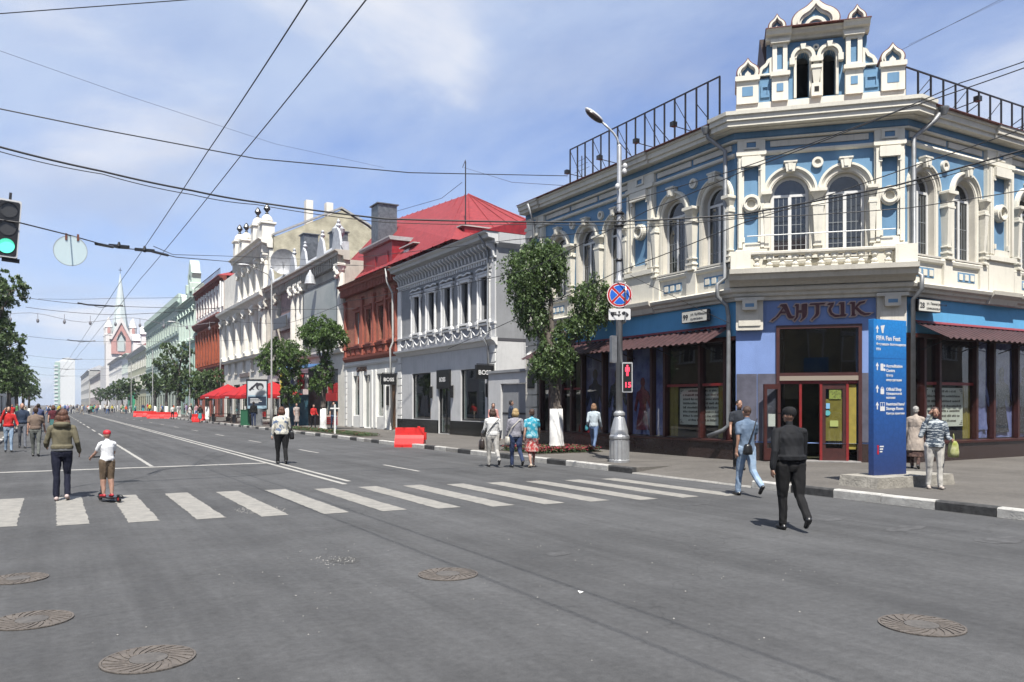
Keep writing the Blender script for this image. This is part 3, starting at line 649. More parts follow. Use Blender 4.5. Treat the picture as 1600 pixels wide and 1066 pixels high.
for fr, a, b in ((FL, .95, LL - .2), (FRT, .2, LR)):
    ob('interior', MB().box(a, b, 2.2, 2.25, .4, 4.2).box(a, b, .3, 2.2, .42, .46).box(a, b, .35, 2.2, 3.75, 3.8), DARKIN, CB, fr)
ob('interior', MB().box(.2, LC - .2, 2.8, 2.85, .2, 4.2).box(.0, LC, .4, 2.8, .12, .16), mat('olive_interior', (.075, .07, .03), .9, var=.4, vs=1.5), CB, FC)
def drape(name, fr, a, b, y, z0, z1, m, amp=.035, n=40):
    vs = []
    for i in range(n + 1):
        x = a + (b - a) * i / n; d = amp * math.sin(i * 1.7) * (.6 + .4 * math.sin(i * .37)); vs += [(x, y + d, z0), (x, y + d * .6, z1)]
    mb = MB(); mb.add(vs, [(2 * i, 2 * i + 2, 2 * i + 3, 2 * i + 1) for i in range(n)] + [(2 * i, 2 * i + 1, 2 * i + 3, 2 * i + 2) for i in range(0)]); return ob(name, mb, m, CB, fr)
drape('backdrop', FL, 4.0, 5.3, .13, .75, 3.6, VIOL); drape('backdrop', FL, 5.35, 8.5, .13, .75, 3.6, VIOL)
drape('backdrop', FRT, 3.35, 9.4, .13, .75, 3.6, VIOL)
drape('blind', FL, 8.6, 9.0, .14, .75, 2.3, MUST, .01); drape('blind', FL, 10.75, 11.1, .14, .75, 2.3, MUST, .01); drape('blind', FRT, .85, 1.45, .14, .75, 2.3, MUST, .01); drape('blind', FRT, 2.9, 3.25, .14, .75, 2.3, MUST, .01)
# dress-like silhouettes in the window displays, hanging before the backdrop
def silhouette(fr, x, z, s, m, y, flip=1):
    P = [(-.30, 0), (.30, 0), (.22, .35), (.12, .75), (.2, .95), (.36, .62), (.42, .68), (.26, 1.15), (.10, 1.22), (.06, 1.32), (-.06, 1.32), (-.10, 1.22), (-.26, 1.15), (-.40, .6), (-.33, .56), (-.18, .95), (-.12, .75), (-.24, .35)]
    mb = MB(); mb.prism([(flip * p[0] * s + x, p[1] * s + z) for p in (P if flip > 0 else P[::-1])], y, y + .03); mb.ell((x, y + .015, z + 1.45 * s), (.11 * s, .02, .14 * s))
    return ob('display_figure', mb, m, CB, fr)
INK = mat('dark_patterned_print', (.012, .012, .02), .7, var=.8, vs=22, col2=(.22, .23, .3), coords='World', ramp=(.5, .62))
silhouette(FRT, 4.85, .9, 1.25, INK, .075); silhouette(FRT, 6.1, .85, 1.3, INK, .075, -1); silhouette(FRT, 7.5, .9, 1.2, INK, .075); silhouette(FRT, 3.75, 1.0, 1.1, VIOL, .075)
silhouette(FL, 5.9, .9, 1.3, INK, .075); silhouette(FL, 4.6, .8, 1.4, mat('purple_dark', (.03, .03, .09), .7, var=.4, vs=4), .075, -1); silhouette(FL, 7.3, .9, 1.1, mat('red_print', (.22, .02, .05), .7, var=.5, vs=9), .075)
# poster boards with lines of small print
CARD = mat('cream_card', (.9, .9, .82), .7, var=.04, vs=5)
def board(fr, x0, x1, z0, z1, y, lines=8, name='poster_board'):
    o = ob(name, MB().box(x0, x1, y, y + .015, z0, z1), CARD, CB, fr); q = random.Random(int(x0 * 100)); mb = MB(); W = x1 - x0
    for i in range(lines):
        z = z1 - (i + .9) * (z1 - z0) / (lines + .8); ind = .16 if 0 < i < lines - 1 else .3; x = x0 + W * ind * .5 + (.1 if i in (0, lines - 1) else 0)
        while x < x1 - W * ind * .5 - (.1 if i in (0, lines - 1) else 0):
            w = q.uniform(.02, .05); mb.box(x, x + w, y - .004, y - .001, z, z + .055 + q.uniform(-.01, .015)); x += w + (.018 if q.random() < .8 else .05)
    ob('print', mb, mat('faded_ink', (.12, .11, .10), .8), o)
    c = MB()
    for sx in (0, 1):
        for sz in (0, 1):
            X = x0 + .03 if sx == 0 else x1 - .03; Z = z0 + .03 if sz == 0 else z1 - .03; dx = 1 if sx == 0 else -1; dz = 1 if sz == 0 else -1
            for (p, q2) in ((0, 0), (.05, 0), (.1, 0), (0, .05), (0, .1), (.045, .045)): c.disc(X + dx * (p + .02), Z + dz * (q2 + .02), .018, y - .004, y - .001, 8)
    ob('corner_ornament', c, mat('dark_ornament', (.05, .03, .03), .7), o); return o
board(FL, 9.0, 11.0, 1.12, 2.25, -.0 + .2, 8); board(FRT, .95, 2.8, 1.12, 2.22, .075, 7)
# corrugated metal awnings
AWN = mat('maroon_corrugated_metal', (.07, .032, .034), .45, var=.25, vs=5, metal=.2, coords='World')
def awning(fr, a, b, z1=3.98, z0=3.52, out=.9):
    n = int((b - a) / .0667); vs = []; rows = 3
    for j in range(rows):
        f = j / (rows - 1)
        for i in range(n + 1):
            x = a + (b - a) * i / n; ph = i % 4; h = (.028, .028, -.012, -.012)[ph]
            vs.append((x, -.02 - out * f, z1 + (z0 - z1) * f + h))
    fs = [(j * (n + 1) + i, (j + 1) * (n + 1) + i, (j + 1) * (n + 1) + i + 1, j * (n + 1) + i + 1) for j in range(rows - 1) for i in range(n)]
    me = MB(); me.add(vs, fs); o = ob('awning', me, AWN, CB, fr); md = o.modifiers.new('s', 'SOLIDIFY'); md.thickness = .006
    ob('awning_flashing', MB().profx([(0, z1 + .08), (-.05, z1 + .05), (-.08, z1 + .02), (-.08, z1 + .035), (-.0, z1 + .1)], a, b), mat('pink_red_flashing', (.25, .04, .05), .5), o)
    k = a + .3
    while k < b: ob('awning_bracket', MB().tube([(k, 0, z0 - .25), (k, -out + .1, z0 - .0)], .015, 6), DARKM, o); k += 1.9
awning(FL, 1.0, LL - .25); awning(FRT, .42, LR)
# end pier of the long facade
q = MB()
for i in range(9): q.rbox(.02, .86, -.1 - .02 * (i % 2), .2, .15 + i * .5, .15 + i * .5 + .47, .02)
pq = None
for i in range(9): ob('pier_stone', MB().rbox(.0, .88, -.1, .2, .15 + i * .5, .15 + i * .5 + .47, .02), CREAM2, CB, FL)
ob('wall_plaque', MB().rbox(.2, .7, -.14, -.101, 2.4, 3.1, .01), BLACK, CB, FL)
ob('wall_lamp', MB().ell((.45, -.2, 3.75), (.12, .12, .1)).box(.4, .5, -.2, -.1, 3.8, 3.9), mat('milk_lamp', (.7, .7, .68), .4), CB, FL)
# downpipes
def pipe(parent, fr, pts, r=.06, m=GREYPIPE, name='downpipe'): return ob(name, MB().tube([tuple(p) for p in pts], r, 10), m, parent, fr, smooth=True)
pipe(CB, FL, [(LL - .62, -.55, 9.75), (LL - .6, -.5, 9.5), (LL - .4, -.3, 9.25), (LL - .22, -.2, 9.05), (LL - .22, -.2, 5.4), (LL - .28, -.45, 5.2), (LL - .28, -.45, 4.85), (LL - .18, -.18, 4.6), (LL - .15, -.14, 4.3), (LL - .15, -.14, 1.15), (LL - .3, -.2, 1.0), (LL - .75, -.36, .82)], .062)
ob('rain_hopper', MB().lathe([(.07, -.2), (.13, -.05), (.14, 0)], (LL - .62, -.58, 9.8)), GREYPIPE, CB, FL)
pipe(CB, FRT, [(.75, -.6, 9.75), (.6, -.45, 9.45), (.28, -.25, 9.15), (.1, -.18, 9.0), (.1, -.18, 5.4), (.06, -.44, 5.2), (.06, -.44, 4.85), (.1, -.16, 4.6), (.1, -.16, .5)], .062)
ob('rain_hopper', MB().lathe([(.07, -.2), (.13, -.05), (.14, 0)], (.75, -.62, 9.8)), GREYPIPE, CB, FRT)
pipe(CB, FL, [(.98, -.6, 9.75), (.95, -.4, 9.3), (.95, -.3, 9.0), (.95, -.3, 5.3)], .05)
# ---- tower gable on the corner
TY = .12          # front plane of the tower, y in the corner frame
tw = MB(); tw.prism(rect(.0, 4.46, 9.9, 10.36), TY - .12, 1.6)
ob('tower_base', tw, CREAM, CB, FC)
arL, arR = 1.82, 2.52
ob('tower_wall', MB().prism(rect(.85, 3.5, 10.3, 12.02), TY, TY + .35, holes=[arch_pts(arL, .17, 10.42, 11.52, 10), arch_pts(arR, .17, 10.42, 11.52, 10)]), BLUE, CB, FC)
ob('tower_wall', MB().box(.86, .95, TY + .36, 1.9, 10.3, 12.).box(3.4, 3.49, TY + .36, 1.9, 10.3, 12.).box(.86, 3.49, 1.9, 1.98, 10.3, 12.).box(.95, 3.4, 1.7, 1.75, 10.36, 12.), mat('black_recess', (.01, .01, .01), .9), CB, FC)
def side_block(x0, x1):
    w = x1 - x0; q = MB(); q.rbox(x0, x1, TY - .18, .9, 10.34, 11.02, .02); q.rbox(x0 - .04, x1 + .04, TY - .25, .95, 10.98, 11.12, .02)
    ob('gable_block', q, CREAM, CB, FC); ob('blue_panel', MB().rbox(x0 + w * .25, x1 - w * .25, TY - .19, TY - .181, 10.55, 10.82, .01), BLUE, CB, FC)
side_block(.02, .62); side_block(3.84, 4.44)
for x0, x1 in ((.62, .98), (3.38, 3.84)):
    ob('gable_block', MB().rbox(x0, x1, TY - .06, .8, 10.34, 11.05, .01), BLUE, CB, FC)
    ob('blue_panel', MB().prism(rect(x0 + .06, x1 - .06, 10.5, 10.85), TY - .1, TY - .06, holes=[rect(x0 + .12, x1 - .12, 10.56, 10.79)]), BLUE, CB, FC)
for x0, x1 in ((.98, 1.42), (2.92, 3.38)):
    q = MB(); q.rbox(x0, x1, TY - .2, TY, 10.34, 11.03, .015); q.rbox(x0 - .05, x1 + .05, TY - .28, TY, 11.02, 11.14, .02)
    q.prism(rect(x0 + .02, x1 - .02, 11.14, 12.), TY - .18, TY, holes=[rect(x0 + .14, x1 - .14, 11.22, 11.88)]); q.rbox(x0 - .04, x1 + .04, TY - .26, TY, 11.96, 12.06, .015)
    ob('tower_pilaster', q, CREAM, CB, FC); ob('pilaster_inset', MB().box(x0 + .14, x1 - .14, TY - .1, TY - .02, 11.22, 11.88), BLUE, CB, FC)
    ob('blue_panel', MB().rbox((x0 + x1) / 2 - .09, (x0 + x1) / 2 + .09, TY - .215, TY - .201, 10.6, 10.82, .005), BLUE, CB, FC)
for c in (arL, arR):
    q = MB(); q.arch(c, 11.52, .17, .235, TY - .1, TY + .3, n=14); q.arch(c, 11.52, .235, .33, TY - .16, TY, n=14); q.prism([(c - .05, 11.72), (c + .05, 11.72), (c + .075, 11.87), (c - .075, 11.87)], TY - .22, TY)
    q.box(c - .24, c - .17, TY - .08, TY + .3, 10.42, 11.52); q.box(c + .17, c + .24, TY - .08, TY + .3, 10.42, 11.52)
    for sx in (-1, 1): q.rbox(c + sx * .29 - .07, c + sx * .29 + .07, TY - .18, TY, 11.33, 11.52, .01)
    ob('tower_arch', q, CREAM, CB, FC)
cn = MB(); c = (arL + arR) / 2
cn.rbox(c - .14, c + .14, TY - .25, TY, 10.36, 10.72, .01); cn.add([(c - .07, TY - .16, 10.72), (c + .07, TY - .16, 10.72), (c + .07, TY, 10.72), (c - .07, TY, 10.72), (c - .12, TY - .22, 11.15), (c + .12, TY - .22, 11.15), (c + .12, TY, 11.15), (c - .12, TY, 11.15)], [(0, 3, 2, 1), (4, 5, 6, 7), (0, 1, 5, 4), (1, 2, 6, 5), (2, 3, 7, 6), (3, 0, 4, 7)])
cn.rbox(c - .15, c + .15, TY - .24, TY, 11.15, 11.25, .02); cn.rbox(c - .08, c + .08, TY - .18, TY, 11.25, 11.33, .01); cn.rbox(c - .17, c + .17, TY - .26, TY, 11.33, 11.46, .02); 
ob('roundel', MB().arch(c, 11.8, .04, .09, TY - .06, TY, 0, 360, 16), CREAM, CB, FC)
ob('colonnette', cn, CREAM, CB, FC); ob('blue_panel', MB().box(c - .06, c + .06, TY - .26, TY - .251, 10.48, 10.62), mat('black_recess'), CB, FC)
# scroll brackets beside the tower
def scroll(x0, dirx):
    P = [(0, 11.12), (.36, 11.12), (.38, 11.22), (.30, 11.36), (.17, 11.46), (.12, 11.58), (.15, 11.5), (.10, 11.58), (0, 11.62)]
    I = [(.06, 11.17), (.28, 11.17), (.24, 11.3), (.12, 11.38), (.06, 11.5)]
    f = lambda L: [(x0 + dirx * p[0], p[1]) for p in (L if dirx > 0 else L[::-1])]
    ob('scroll', MB().prism(f(P), TY - .12, TY + .3, holes=[f(I)]), CREAM, CB, FC); ob('scroll_inset', MB().prism(f(I), TY - .05, TY + .2), BLUE, CB, FC)
scroll(3.38, 1); scroll(.98, -1)
tc = MB().profx([(TY, 12.04), (TY - .1, 12.06), (TY - .13, 12.13), (TY - .24, 12.16), (TY - .27, 12.25), (TY - .32, 12.28), (TY + .5, 12.36), (1.98, 12.25), (1.98, 12.04)], .93, 3.43)
ob('tower_cornice', tc, CREAM2, CB, FC)
for a, b in ((.82, 1.5), (2.86, 3.54)): ob('cornice_block', MB().profx([(TY - .1, 12.03), (TY - .2, 12.05), (TY - .23, 12.13), (TY - .34, 12.165), (TY - .37, 12.255), (TY - .42, 12.30), (TY + .1, 12.37), (TY + .1, 12.03)], a, b), CREAM, CB, FC)
ob('tower_roof', MB().profx([(TY - .44, 12.305), (TY - .44, 12.32), (TY + .6, 12.40), (2.1, 12.3), (2.1, 12.0), (1.99, 11.95), (1.99, 12.26)], .80, 3.56), ROOFBROWN, CB, FC)
ob('side_roof', MB().add([(.66, .3, 12.28), (.9, .3, 12.28), (.9, 2.1, 12.28), (.66, 2.1, 12.28), (.9, .3, 11.2), (.9, 2.1, 11.2)], [(0, 4, 5, 3), (0, 1, 4), (3, 5, 2), (0, 3, 2, 1), (1, 2, 5, 4)]), mat('dark_brown_sheet', (.05, .025, .02), .6), CB, FC)
def ogee(cx, z, w, h, n=10):
    """onion-arch outline"""
    half = []
    for i in range(10): a = R(-30 + 90 * i / 9); half.append((w * math.cos(a), z + h * .26 + h * .46 * math.sin(a)))
    x0, z0 = half[-1]
    for i in range(1, 8): k = i / 7; half.append((x0 * (1 - k) ** 1.22, z0 + (z + h - z0) * k ** 1.2))
    pts = [(cx - w * .93, z), (cx + w * .93, z)] + [(cx + p[0], p[1]) for p in half] + [(cx - p[0], p[1]) for p in half[-2::-1]]
    return pts
def kokoshnik(cx, z, w, h, y, dep=.3, roof=True):
    out = ogee(cx, z, w, h); inn = ogee(cx, z + .01, w * .62, h * .66)
    ob('onion_gable', MB().prism(out, y, y + dep, holes=[inn]), CREAM, CB, FC)
    ob('gable_inset', MB().prism(inn, y + .08, y + dep - .02), BLUE, CB, FC)
    i2 = ogee(cx, z + .02, w * .8, h * .83); i3 = ogee(cx, z + .02, w * .7, h * .74); ob('gable_moulding', MB().prism(i2, y - .05, y, holes=[i3]), CREAM, CB, FC)
    if w > .5:
        q = MB(); q.arch(cx, z + .02, .22, .31, y + .0, y + .08, n=16); q.arch(cx, z + .02, .0, .13, y + .02, y + .08, n=12); ob('gable_moulding', q, CREAM, CB, FC)
    else: ob('gable_moulding', MB().prism(ogee(cx, z + .03, w * .28, h * .34), y + .04, y + .08), CREAM, CB, FC)
    if roof:
        top = ogee(cx, z, w + .012, h + .015); k = len(top); mb = MB(); vs = [(p[0], y + .03, p[1]) for p in top] + [(p[0], y + dep + .35, p[1] - .0) for p in top]
        mb.add(vs, [(i, i + 1, i + 1 + k, i + k) for i in range(2, k - 1)]); o = ob('gable_roof', mb, ROOFBROWN, CB, FC); o.modifiers.new('s', 'SOLIDIFY').thickness = .02
kokoshnik(2.15, 12.28, .62, .88, TY - .2, .35); kokoshnik(1.12, 12.30, .22, .46, TY - .25, .25); kokoshnik(3.22, 12.30, .22, .46, TY - .25, .25)
kokoshnik(.33, 11.1, .29, .52, TY - .2, .3); kokoshnik(4.13, 11.1, .29, .52, TY - .2, .3)
# big letters over the door
def letters():
    L = {
     'a': ([(48, 490), (75, 462), (112, 440), (150, 395), (212, 305), (196, 288), (165, 288), (186, 262), (262, 258), (280, 300), (318, 395), (338, 430), (380, 432), (352, 462), (300, 462), (282, 445), (256, 388), (186, 388), (150, 432), (100, 470), (70, 495)], [(200, 362), (244, 362), (226, 318)]),
     'h': ([(372, 290), (392, 262), (434, 266), (430, 350), (468, 350), (470, 272), (498, 262), (546, 262), (544, 395), (532, 440), (498, 470), (462, 500), (448, 492), (478, 455), (474, 385), (430, 385), (424, 440), (402, 470), (375, 500), (360, 488), (392, 445), (396, 296)], None),
     't': ([(572, 284), (592, 260), (800, 256), (778, 278), (712, 282), (708, 405), (690, 436), (640, 470), (612, 500), (598, 490), (640, 440), (662, 405), (662, 284)], None),
     'u': ([(812, 288), (838, 262), (908, 258), (896, 300), (866, 345), (880, 395), (920, 424), (985, 432), (998, 420), (996, 284), (962, 284), (985, 258), (1046, 258), (1046, 420), (1078, 428), (1058, 452), (1010, 452), (920, 458), (862, 425), (832, 370), (838, 330), (862, 290)], None),
     'k': ([(1108, 278), (1128, 256), (1186, 258), (1184, 330), (1240, 262), (1326, 246), (1308, 274), (1262, 286), (1216, 330), (1270, 385), (1320, 415), (1398, 418), (1370, 438), (1310, 446), (1254, 420), (1198, 362), (1184, 358), (1184, 428), (1204, 436), (1186, 452), (1130, 452), (1144, 430), (1142, 284)], None)}
    for k, (out, hole) in L.items():
        f = lambda P: [(.94 + (p[0] - 40) / 494 * .96, 4.72 - (p[1] - 190) / 494 * 1.0) for p in P]
        cu = bpy.data.curves.new('letter', 'CURVE'); cu.dimensions = '2D'; cu.fill_mode = 'BOTH'
        for P in (out, hole):
            if not P: continue
            sp = cu.splines.new('POLY'); Q = f(P); sp.points.add(len(Q) - 1); sp.use_cyclic_u = True
            for i, p in enumerate(Q): sp.points[i].co = (p[0], p[1], 0, 1)
        for nm, off, ex, dy, m in (('letter_edge', .03, .02, -.04, mat('pink_beige_letter_edge', (.55, .42, .38), .5)), ('letter', .0, .012, -.075, mat('maroon_letter', (.07, .006, .014), .5))):
            cu.offset = off; cu.extrude = ex; o = bpy.data.objects.new('t', cu); COL.objects.link(o)
            me = bpy.data.meshes.new_from_object(o.evaluated_get(bpy.context.evaluated_depsgraph_get())); bpy.data.objects.remove(o)
            me.transform(Matrix(((1, 0, 0, 0), (0, 0, -1, 0), (0, 1, 0, 0), (0, 0, 0, 1)))); me.name = nm; me.materials.clear(); me.materials.append(m)
            link(nm, me, CB, FC, 0, dy)
letters()
# address plates
def plate(fr, s0, s1, z0, z1, num, line1, line2, label, y=-.28):
    t = thing('address_plate', label, 'street sign', tuple(fr.pt(s0, y, z0)), fr.a)
    w, h = s1 - s0, z1 - z0
    ob('plate_case', MB().rbox(0, w, 0, .14, 0, h, .02), BLACK, t); ob('plate_face', MB().rbox(.02, w - .02, -.004, .0, .02, h - .02, .01), mat('plate_white', (.70, .69, .62), .4), t)
    ink = mat('black_ink', (.015, .015, .02), .5)
    lettering(num, h * .62, ink, t, w * .06, -.008, h * .28, bold=.004); lettering(line1, h * .30, ink, t, w * .36, -.008, h * .58); lettering(line2, h * .24, ink, t, w * .36, -.008, h * .2)
plate(FL, 9.62, 10.72, 4.22, 4.58, '99', 'ул. Куйбышева', 'KUYBYSHEVA', 'black framed white address plate numbered 99 on the blue band'); plate(FRT, .15, 1.15, 4.28, 4.62, '28', 'ул. Ленинградская', 'LENINGRADSKAYA', 'cream address plate numbered 28 right of the corner pier')
# rooftop sign frames
def roof_frame(fr, a, b, y, z0, z1, n, label, lamps, dn=1):
    t = thing('roof_sign_frame', label, 'steel frame', tuple(fr.pt(a, y, z0)), fr.a, 'steel frames on the roof of the blue corner house'); L_ = b - a; h = z1 - z0
    for i in range(n + 1):
        x = L_ * i / n; ob('post', MB().box(x - .022, x + .022, -.022, .022, -.3, h - .02), DARKM, t)
        if i % 4 == 2: ob('back_stay', MB().tube([(x, .0, h * .7), (x, 1.0, .4)], .014, 6), DARKM, t)
    for i in range(0, n, 3):
        x0 = L_ * i / n + L_ / n * (0 if dn > 0 else 2); x1 = L_ * i / n + L_ / n * (2 if dn > 0 else 0); 
        if max(x0, x1) <= L_ + .01: ob('brace', MB().tube([(x0, .03, h - .1), (x1, .03, .0)], .012, 6), DARKM, t)
    ob('top_rail', MB().box(-.02, L_ + .02, -.018, .018, h - .02, h + .02), DARKM, t); 
    for x in lamps:
        l = ob('lamp_arm', MB().tube([(x, 0, .25), (x, -.9, .3)], .014, 6), DARKM, t); ob('floodlight', MB().box(x - .08, x + .08, -1.02, -.86, .28, .42), BLACK, l)
roof_frame(FL, 2.6, LL - 1.0, .35, 9.95, 11.6, 16, 'long dark steel roof frame left of the tower gable', (1.2, 3.2, 5.2, 7.0)); roof_frame(FRT, .5, 9.5, .35, 10.0, 11.2, 15, 'dark steel roof frame right of the tower gable', (1.9, 5.1, 7.4), -1)
an = thing('tv_antenna', 'thin television aerial standing behind the left roof frame', 'antenna', tuple(FL.pt(2.6, .9, 9.95)))
ob('mast', MB().tube([(0, 0, 0), (0, 0, 1.5)], .02, 6), DARKM, an)
for z, w in ((1.35, .25), (1.15, .4), (.95, .5), (.6, .6)): ob('dipole', MB().tube([(0, -w, z), (0, w, z)], .008, 5), DARKM, an)
# ---------------------------------------------------------------- the street's other houses
REDROOF = metalm('red_painted_roof', (.30, .012, .02), .5, .1, .25)
WCACHE = {}
def win_proto(w, h, arched=False, fm=PVC, div=1, pane=PANE):
    k = (round(w, 2), round(h, 2), arched, fm.name, div, pane.name)
    if k in WCACHE: return WCACHE[k]
    t = min(.06, w * .09); mb = MB()
    if arched:
        mb.prism(arch_pts(0, w / 2, 0, h - w / 2, 8), -.03, .03, holes=[arch_pts(0, w / 2 - t, t, h - w / 2, 8)])
        inner = arch_pts(0, w / 2 - t + .001, t - .001, h - w / 2, 8)
        mb.box(-w / 2 + t, w / 2 - t, -.028, .028, h - w / 2 - .04, h - w / 2)
    else:
        mb.prism(rect(-w / 2, w / 2, 0, h), -.03, .03, holes=[rect(-w / 2 + t, w / 2 - t, t, h - t)]); inner = rect(-w / 2 + t, w / 2 - t, t, h - t)
        if div: mb.box(-w / 2 + t, w / 2 - t, -.028, .028, h * .72, h * .72 + t * .8)
    if div: mb.box(-t * .4, t * .4, -.027, .027, t, (h - w / 2) if arched else h * .72)
    WCACHE[k] = (mb.mesh('window', fm), MB().prism(inner, -.006, .006).mesh('pane', pane)); return WCACHE[k]
def put_win(par, fr, s, z, w, h, y=.18, **k):
    a, b = win_proto(w, h, **k); o = link('window', a, par, fr, s, y, z); link('pane', b, o); return o
PR_CACHE = {}
def surround(par, fr, s, z, w, h, m, kind='flat', name='window_surround'):
    k = (round(w, 2), round(h, 2), m.name, kind)
    if k not in PR_CACHE:
        mb = MB(); a = .12
        if kind == 'arched':
            zs = h - w / 2; mb.prism(arch_pts(0, w / 2 + a, 0, zs, 8), -.07, 0, holes=[arch_pts(0, w / 2 + .005, .001, zs, 8)]); mb.box(-.09, .09, -.12, 0, h - .02, h + .26)
        else:
            for sx in (-1, 1): mb.box(sx * (w / 2 + .005), sx * (w / 2 + a + .005), -.07, 0, -.02, h) if sx > 0 else mb.box(-(w / 2 + a + .005), -(w / 2 + .005), -.07, 0, -.02, h)
            if kind == 'pediment': mb.prism([(-w / 2 - .28, h + .2), (w / 2 + .28, h + .2), (0, h + .2 + w * .42)], -.2, 0); mb.box(-w / 2 - .24, w / 2 + .24, -.14, 0, h, h + .195)
            elif kind == 'hood': mb.profx([(-.24, h + .22), (-.24, h + .28), (0, h + .36), (0, h), (-.08, h), (-.1, h + .18)], -w / 2 - .22, w / 2 + .22)
            else: mb.box(-w / 2 - a - .03, w / 2 + a + .03, -.1, 0, h, h + .16)
        mb.box(-w / 2 - a - .05, w / 2 + a + .05, -.14, 0, -.12, -.02)
        PR_CACHE[k] = mb.mesh(name, m)
    return link(name, PR_CACHE[k], par, fr, s, 0, z)
def cornice(par, fr, L_, z, proj, h, m, dent=0, x0=0., dm=None, dw=.12):
    ob('cornice', MB().profx([(0, z - h), (-proj * .2, z - h * .97), (-proj * .25, z - h * .6), (-proj * .7, z - h * .5), (-proj * .75, z - h * .25), (-proj, z - h * .1), (-proj, z), (.3, z), (.3, z - h)], x0 - .0, L_ + .15), m, par, fr)
    if dent:
        me = MB().box(-dw / 2, dw / 2, -proj * .62, -.001, z - h * 1.5, z - h * .52).mesh('dentil', dm or m); n = int((L_ - x0) / dent)
        if n <= 60:
            for i in range(n): link('dentil', me, par, fr, x0 + (i + .5) * (L_ - x0) / n, 0, 0)
        else:
            mb = MB()
            for i in range(n): c = x0 + (i + .5) * (L_ - x0) / n; mb.box(c - dw / 2, c + dw / 2, -proj * .62, -.001, z - h * 1.5, z - h * .52)
            ob('dentils', mb, dm or m, par, fr)
def body(par, fr, L_, h, depth, m, floors, ground=(), gm=None, gh=4.6, th=.35):
    """front wall with real openings, side and back walls"""
    holes = []; gholes = []
    for (z, hh, ss, w, arched) in floors:
        for s in ss: holes.append(arch_pts(s, w / 2, z, z + hh - w / 2, 8) if arched else rect(s - w / 2, s + w / 2, z, z + hh))
    for g in ground: gholes.append(rect(g[0], g[1], g[2], g[3]))
    if gm is None: ob('wall', MB().prism(rect(0, L_, 0, h), 0, th, holes=holes + gholes), m, par, fr)
    else:
        ob('wall', MB().prism(rect(0, L_, gh, h), 0, th, holes=holes), m, par, fr); ob('ground_floor_wall', MB().prism(rect(0, L_, 0, gh - .001), -.02, th, holes=gholes), gm, par, fr)
    ob('side_wall', MB().box(L_ - .35, L_, th + .001, depth, 0, h).box(0, .35, th + .001, depth, 0, h).box(0, L_, depth, depth + .3, 0, h), m, par, fr)
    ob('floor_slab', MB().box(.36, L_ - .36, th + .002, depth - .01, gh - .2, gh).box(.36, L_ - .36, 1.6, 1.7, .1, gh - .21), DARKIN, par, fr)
def roofp(par, fr, L_, z, depth, rise, m, over=.5, hip=1.5, name='roof'):
    mb = MB(); d2 = depth / 2
    mb.add([(-.1, -over, z), (L_ + .1, -over, z), (L_ + .1, depth + .3, z), (-.1, depth + .3, z), (hip, d2, z + rise), (L_ - hip, d2, z + rise), (-.1, -over, z + .05), (L_ + .1, -over, z + .05), (L_ + .1, depth + .3, z + .05), (-.1, depth + .3, z + .05)],
           [(6, 7, 5, 4), (7, 8, 5), (8, 9, 4, 5), (9, 6, 4), (0, 1, 7, 6), (1, 2, 8, 7), (2, 3, 9, 8), (3, 0, 6, 9)])
    return ob(name, mb, m, par, fr)
def shop_fill(par, fr, g, fm=DARKM, pane='street_glass', y=.12, div=1):
    s0, s1, z0, z1 = g[:4]; w = s1 - s0
    mb = MB().prism(rect(s0, s1, z0, z1), y - .05, y + .05, holes=[rect(s0 + .06, s1 - .06, z0 + .06, z1 - .06)])
    for i in range(1, div): mb.box(s0 + w * i / div - .025, s0 + w * i / div + .025, y - .04, y + .04, z0 + .06, z1 - .06)
    o = ob('shop_window', mb, fm, par, fr); ob('pane', MB().box(s0 + .05, s1 - .05, y - .006, y + .006, z0 + .05, z1 - .05), glass(pane, (.6, .66, .66), .12), o); return o
def quoins(par, fr, s, w, z0, z1, m, step=.45):
    me = MB().rbox(-w / 2, w / 2, -.07, 0, .0, step - .05, .025).mesh('quoin', m); z = z0
    while z < z1 - .2: link('quoin', me, par, fr, s, 0, z); z += step
# --- grey house with the dark shop windows
X1 = 18.5
BG = thing('grey_shop_building', 'two-storey grey house with white columned windows and black shop signs', 'building', (X1, 33.6, 0)); f1 = Fr(X1, 46.1, -90); L1 = 12.5
GREYW = plaster('grey_plaster', (.31, .32, .335), .08, .3, .3); LTGREY = plaster('pale_grey_plaster', (.66, .665, .67), .05, .3, .35); TRIM = plaster('white_stucco_trim', (.86, .86, .85), .04, .2, .3)
w5 = [46.1 - y for y in (43.2, 41.1, 39.02, 36.92, 34.76)]
gA = [(46.1 - 43.9, 46.1 - 41.25, .9, 3.55), (46.1 - 40.2, 46.1 - 38.65, .16, 3.5), (46.1 - 37.45, 46.1 - 34.74, .9, 3.55)]
body(BG, f1, L1, 9.3, 9, GREYW, [(5.92, 2.1, w5, .78, False)], gA, LTGREY, 4.72)
for s in w5:
    put_win(BG, f1, s, 5.92, .78, 2.1, fm=DARKM, div=0); surround(BG, f1, s, 5.92, .78, 2.1, TRIM, 'flat')
colm = MB(); colm.rbox(-.13, .13, -.2, 0, 5.7, 5.86, .02); colm.lathe([(.09, 5.86), (.06, 5.92), (.075, 6.0), (.07, 6.8), (.055, 7.7), (.08, 7.75), (.06, 7.8), (.09, 7.95)], (0, -.08, 0), 8); colm.rbox(-.11, .11, -.18, 0, 7.95, 8.1, .02)
colm.prism([(-.08, 5.5), (.08, 5.5), (.13, 5.7), (-.13, 5.7)], -.18, 0); COLM = colm.mesh('half_column', TRIM)
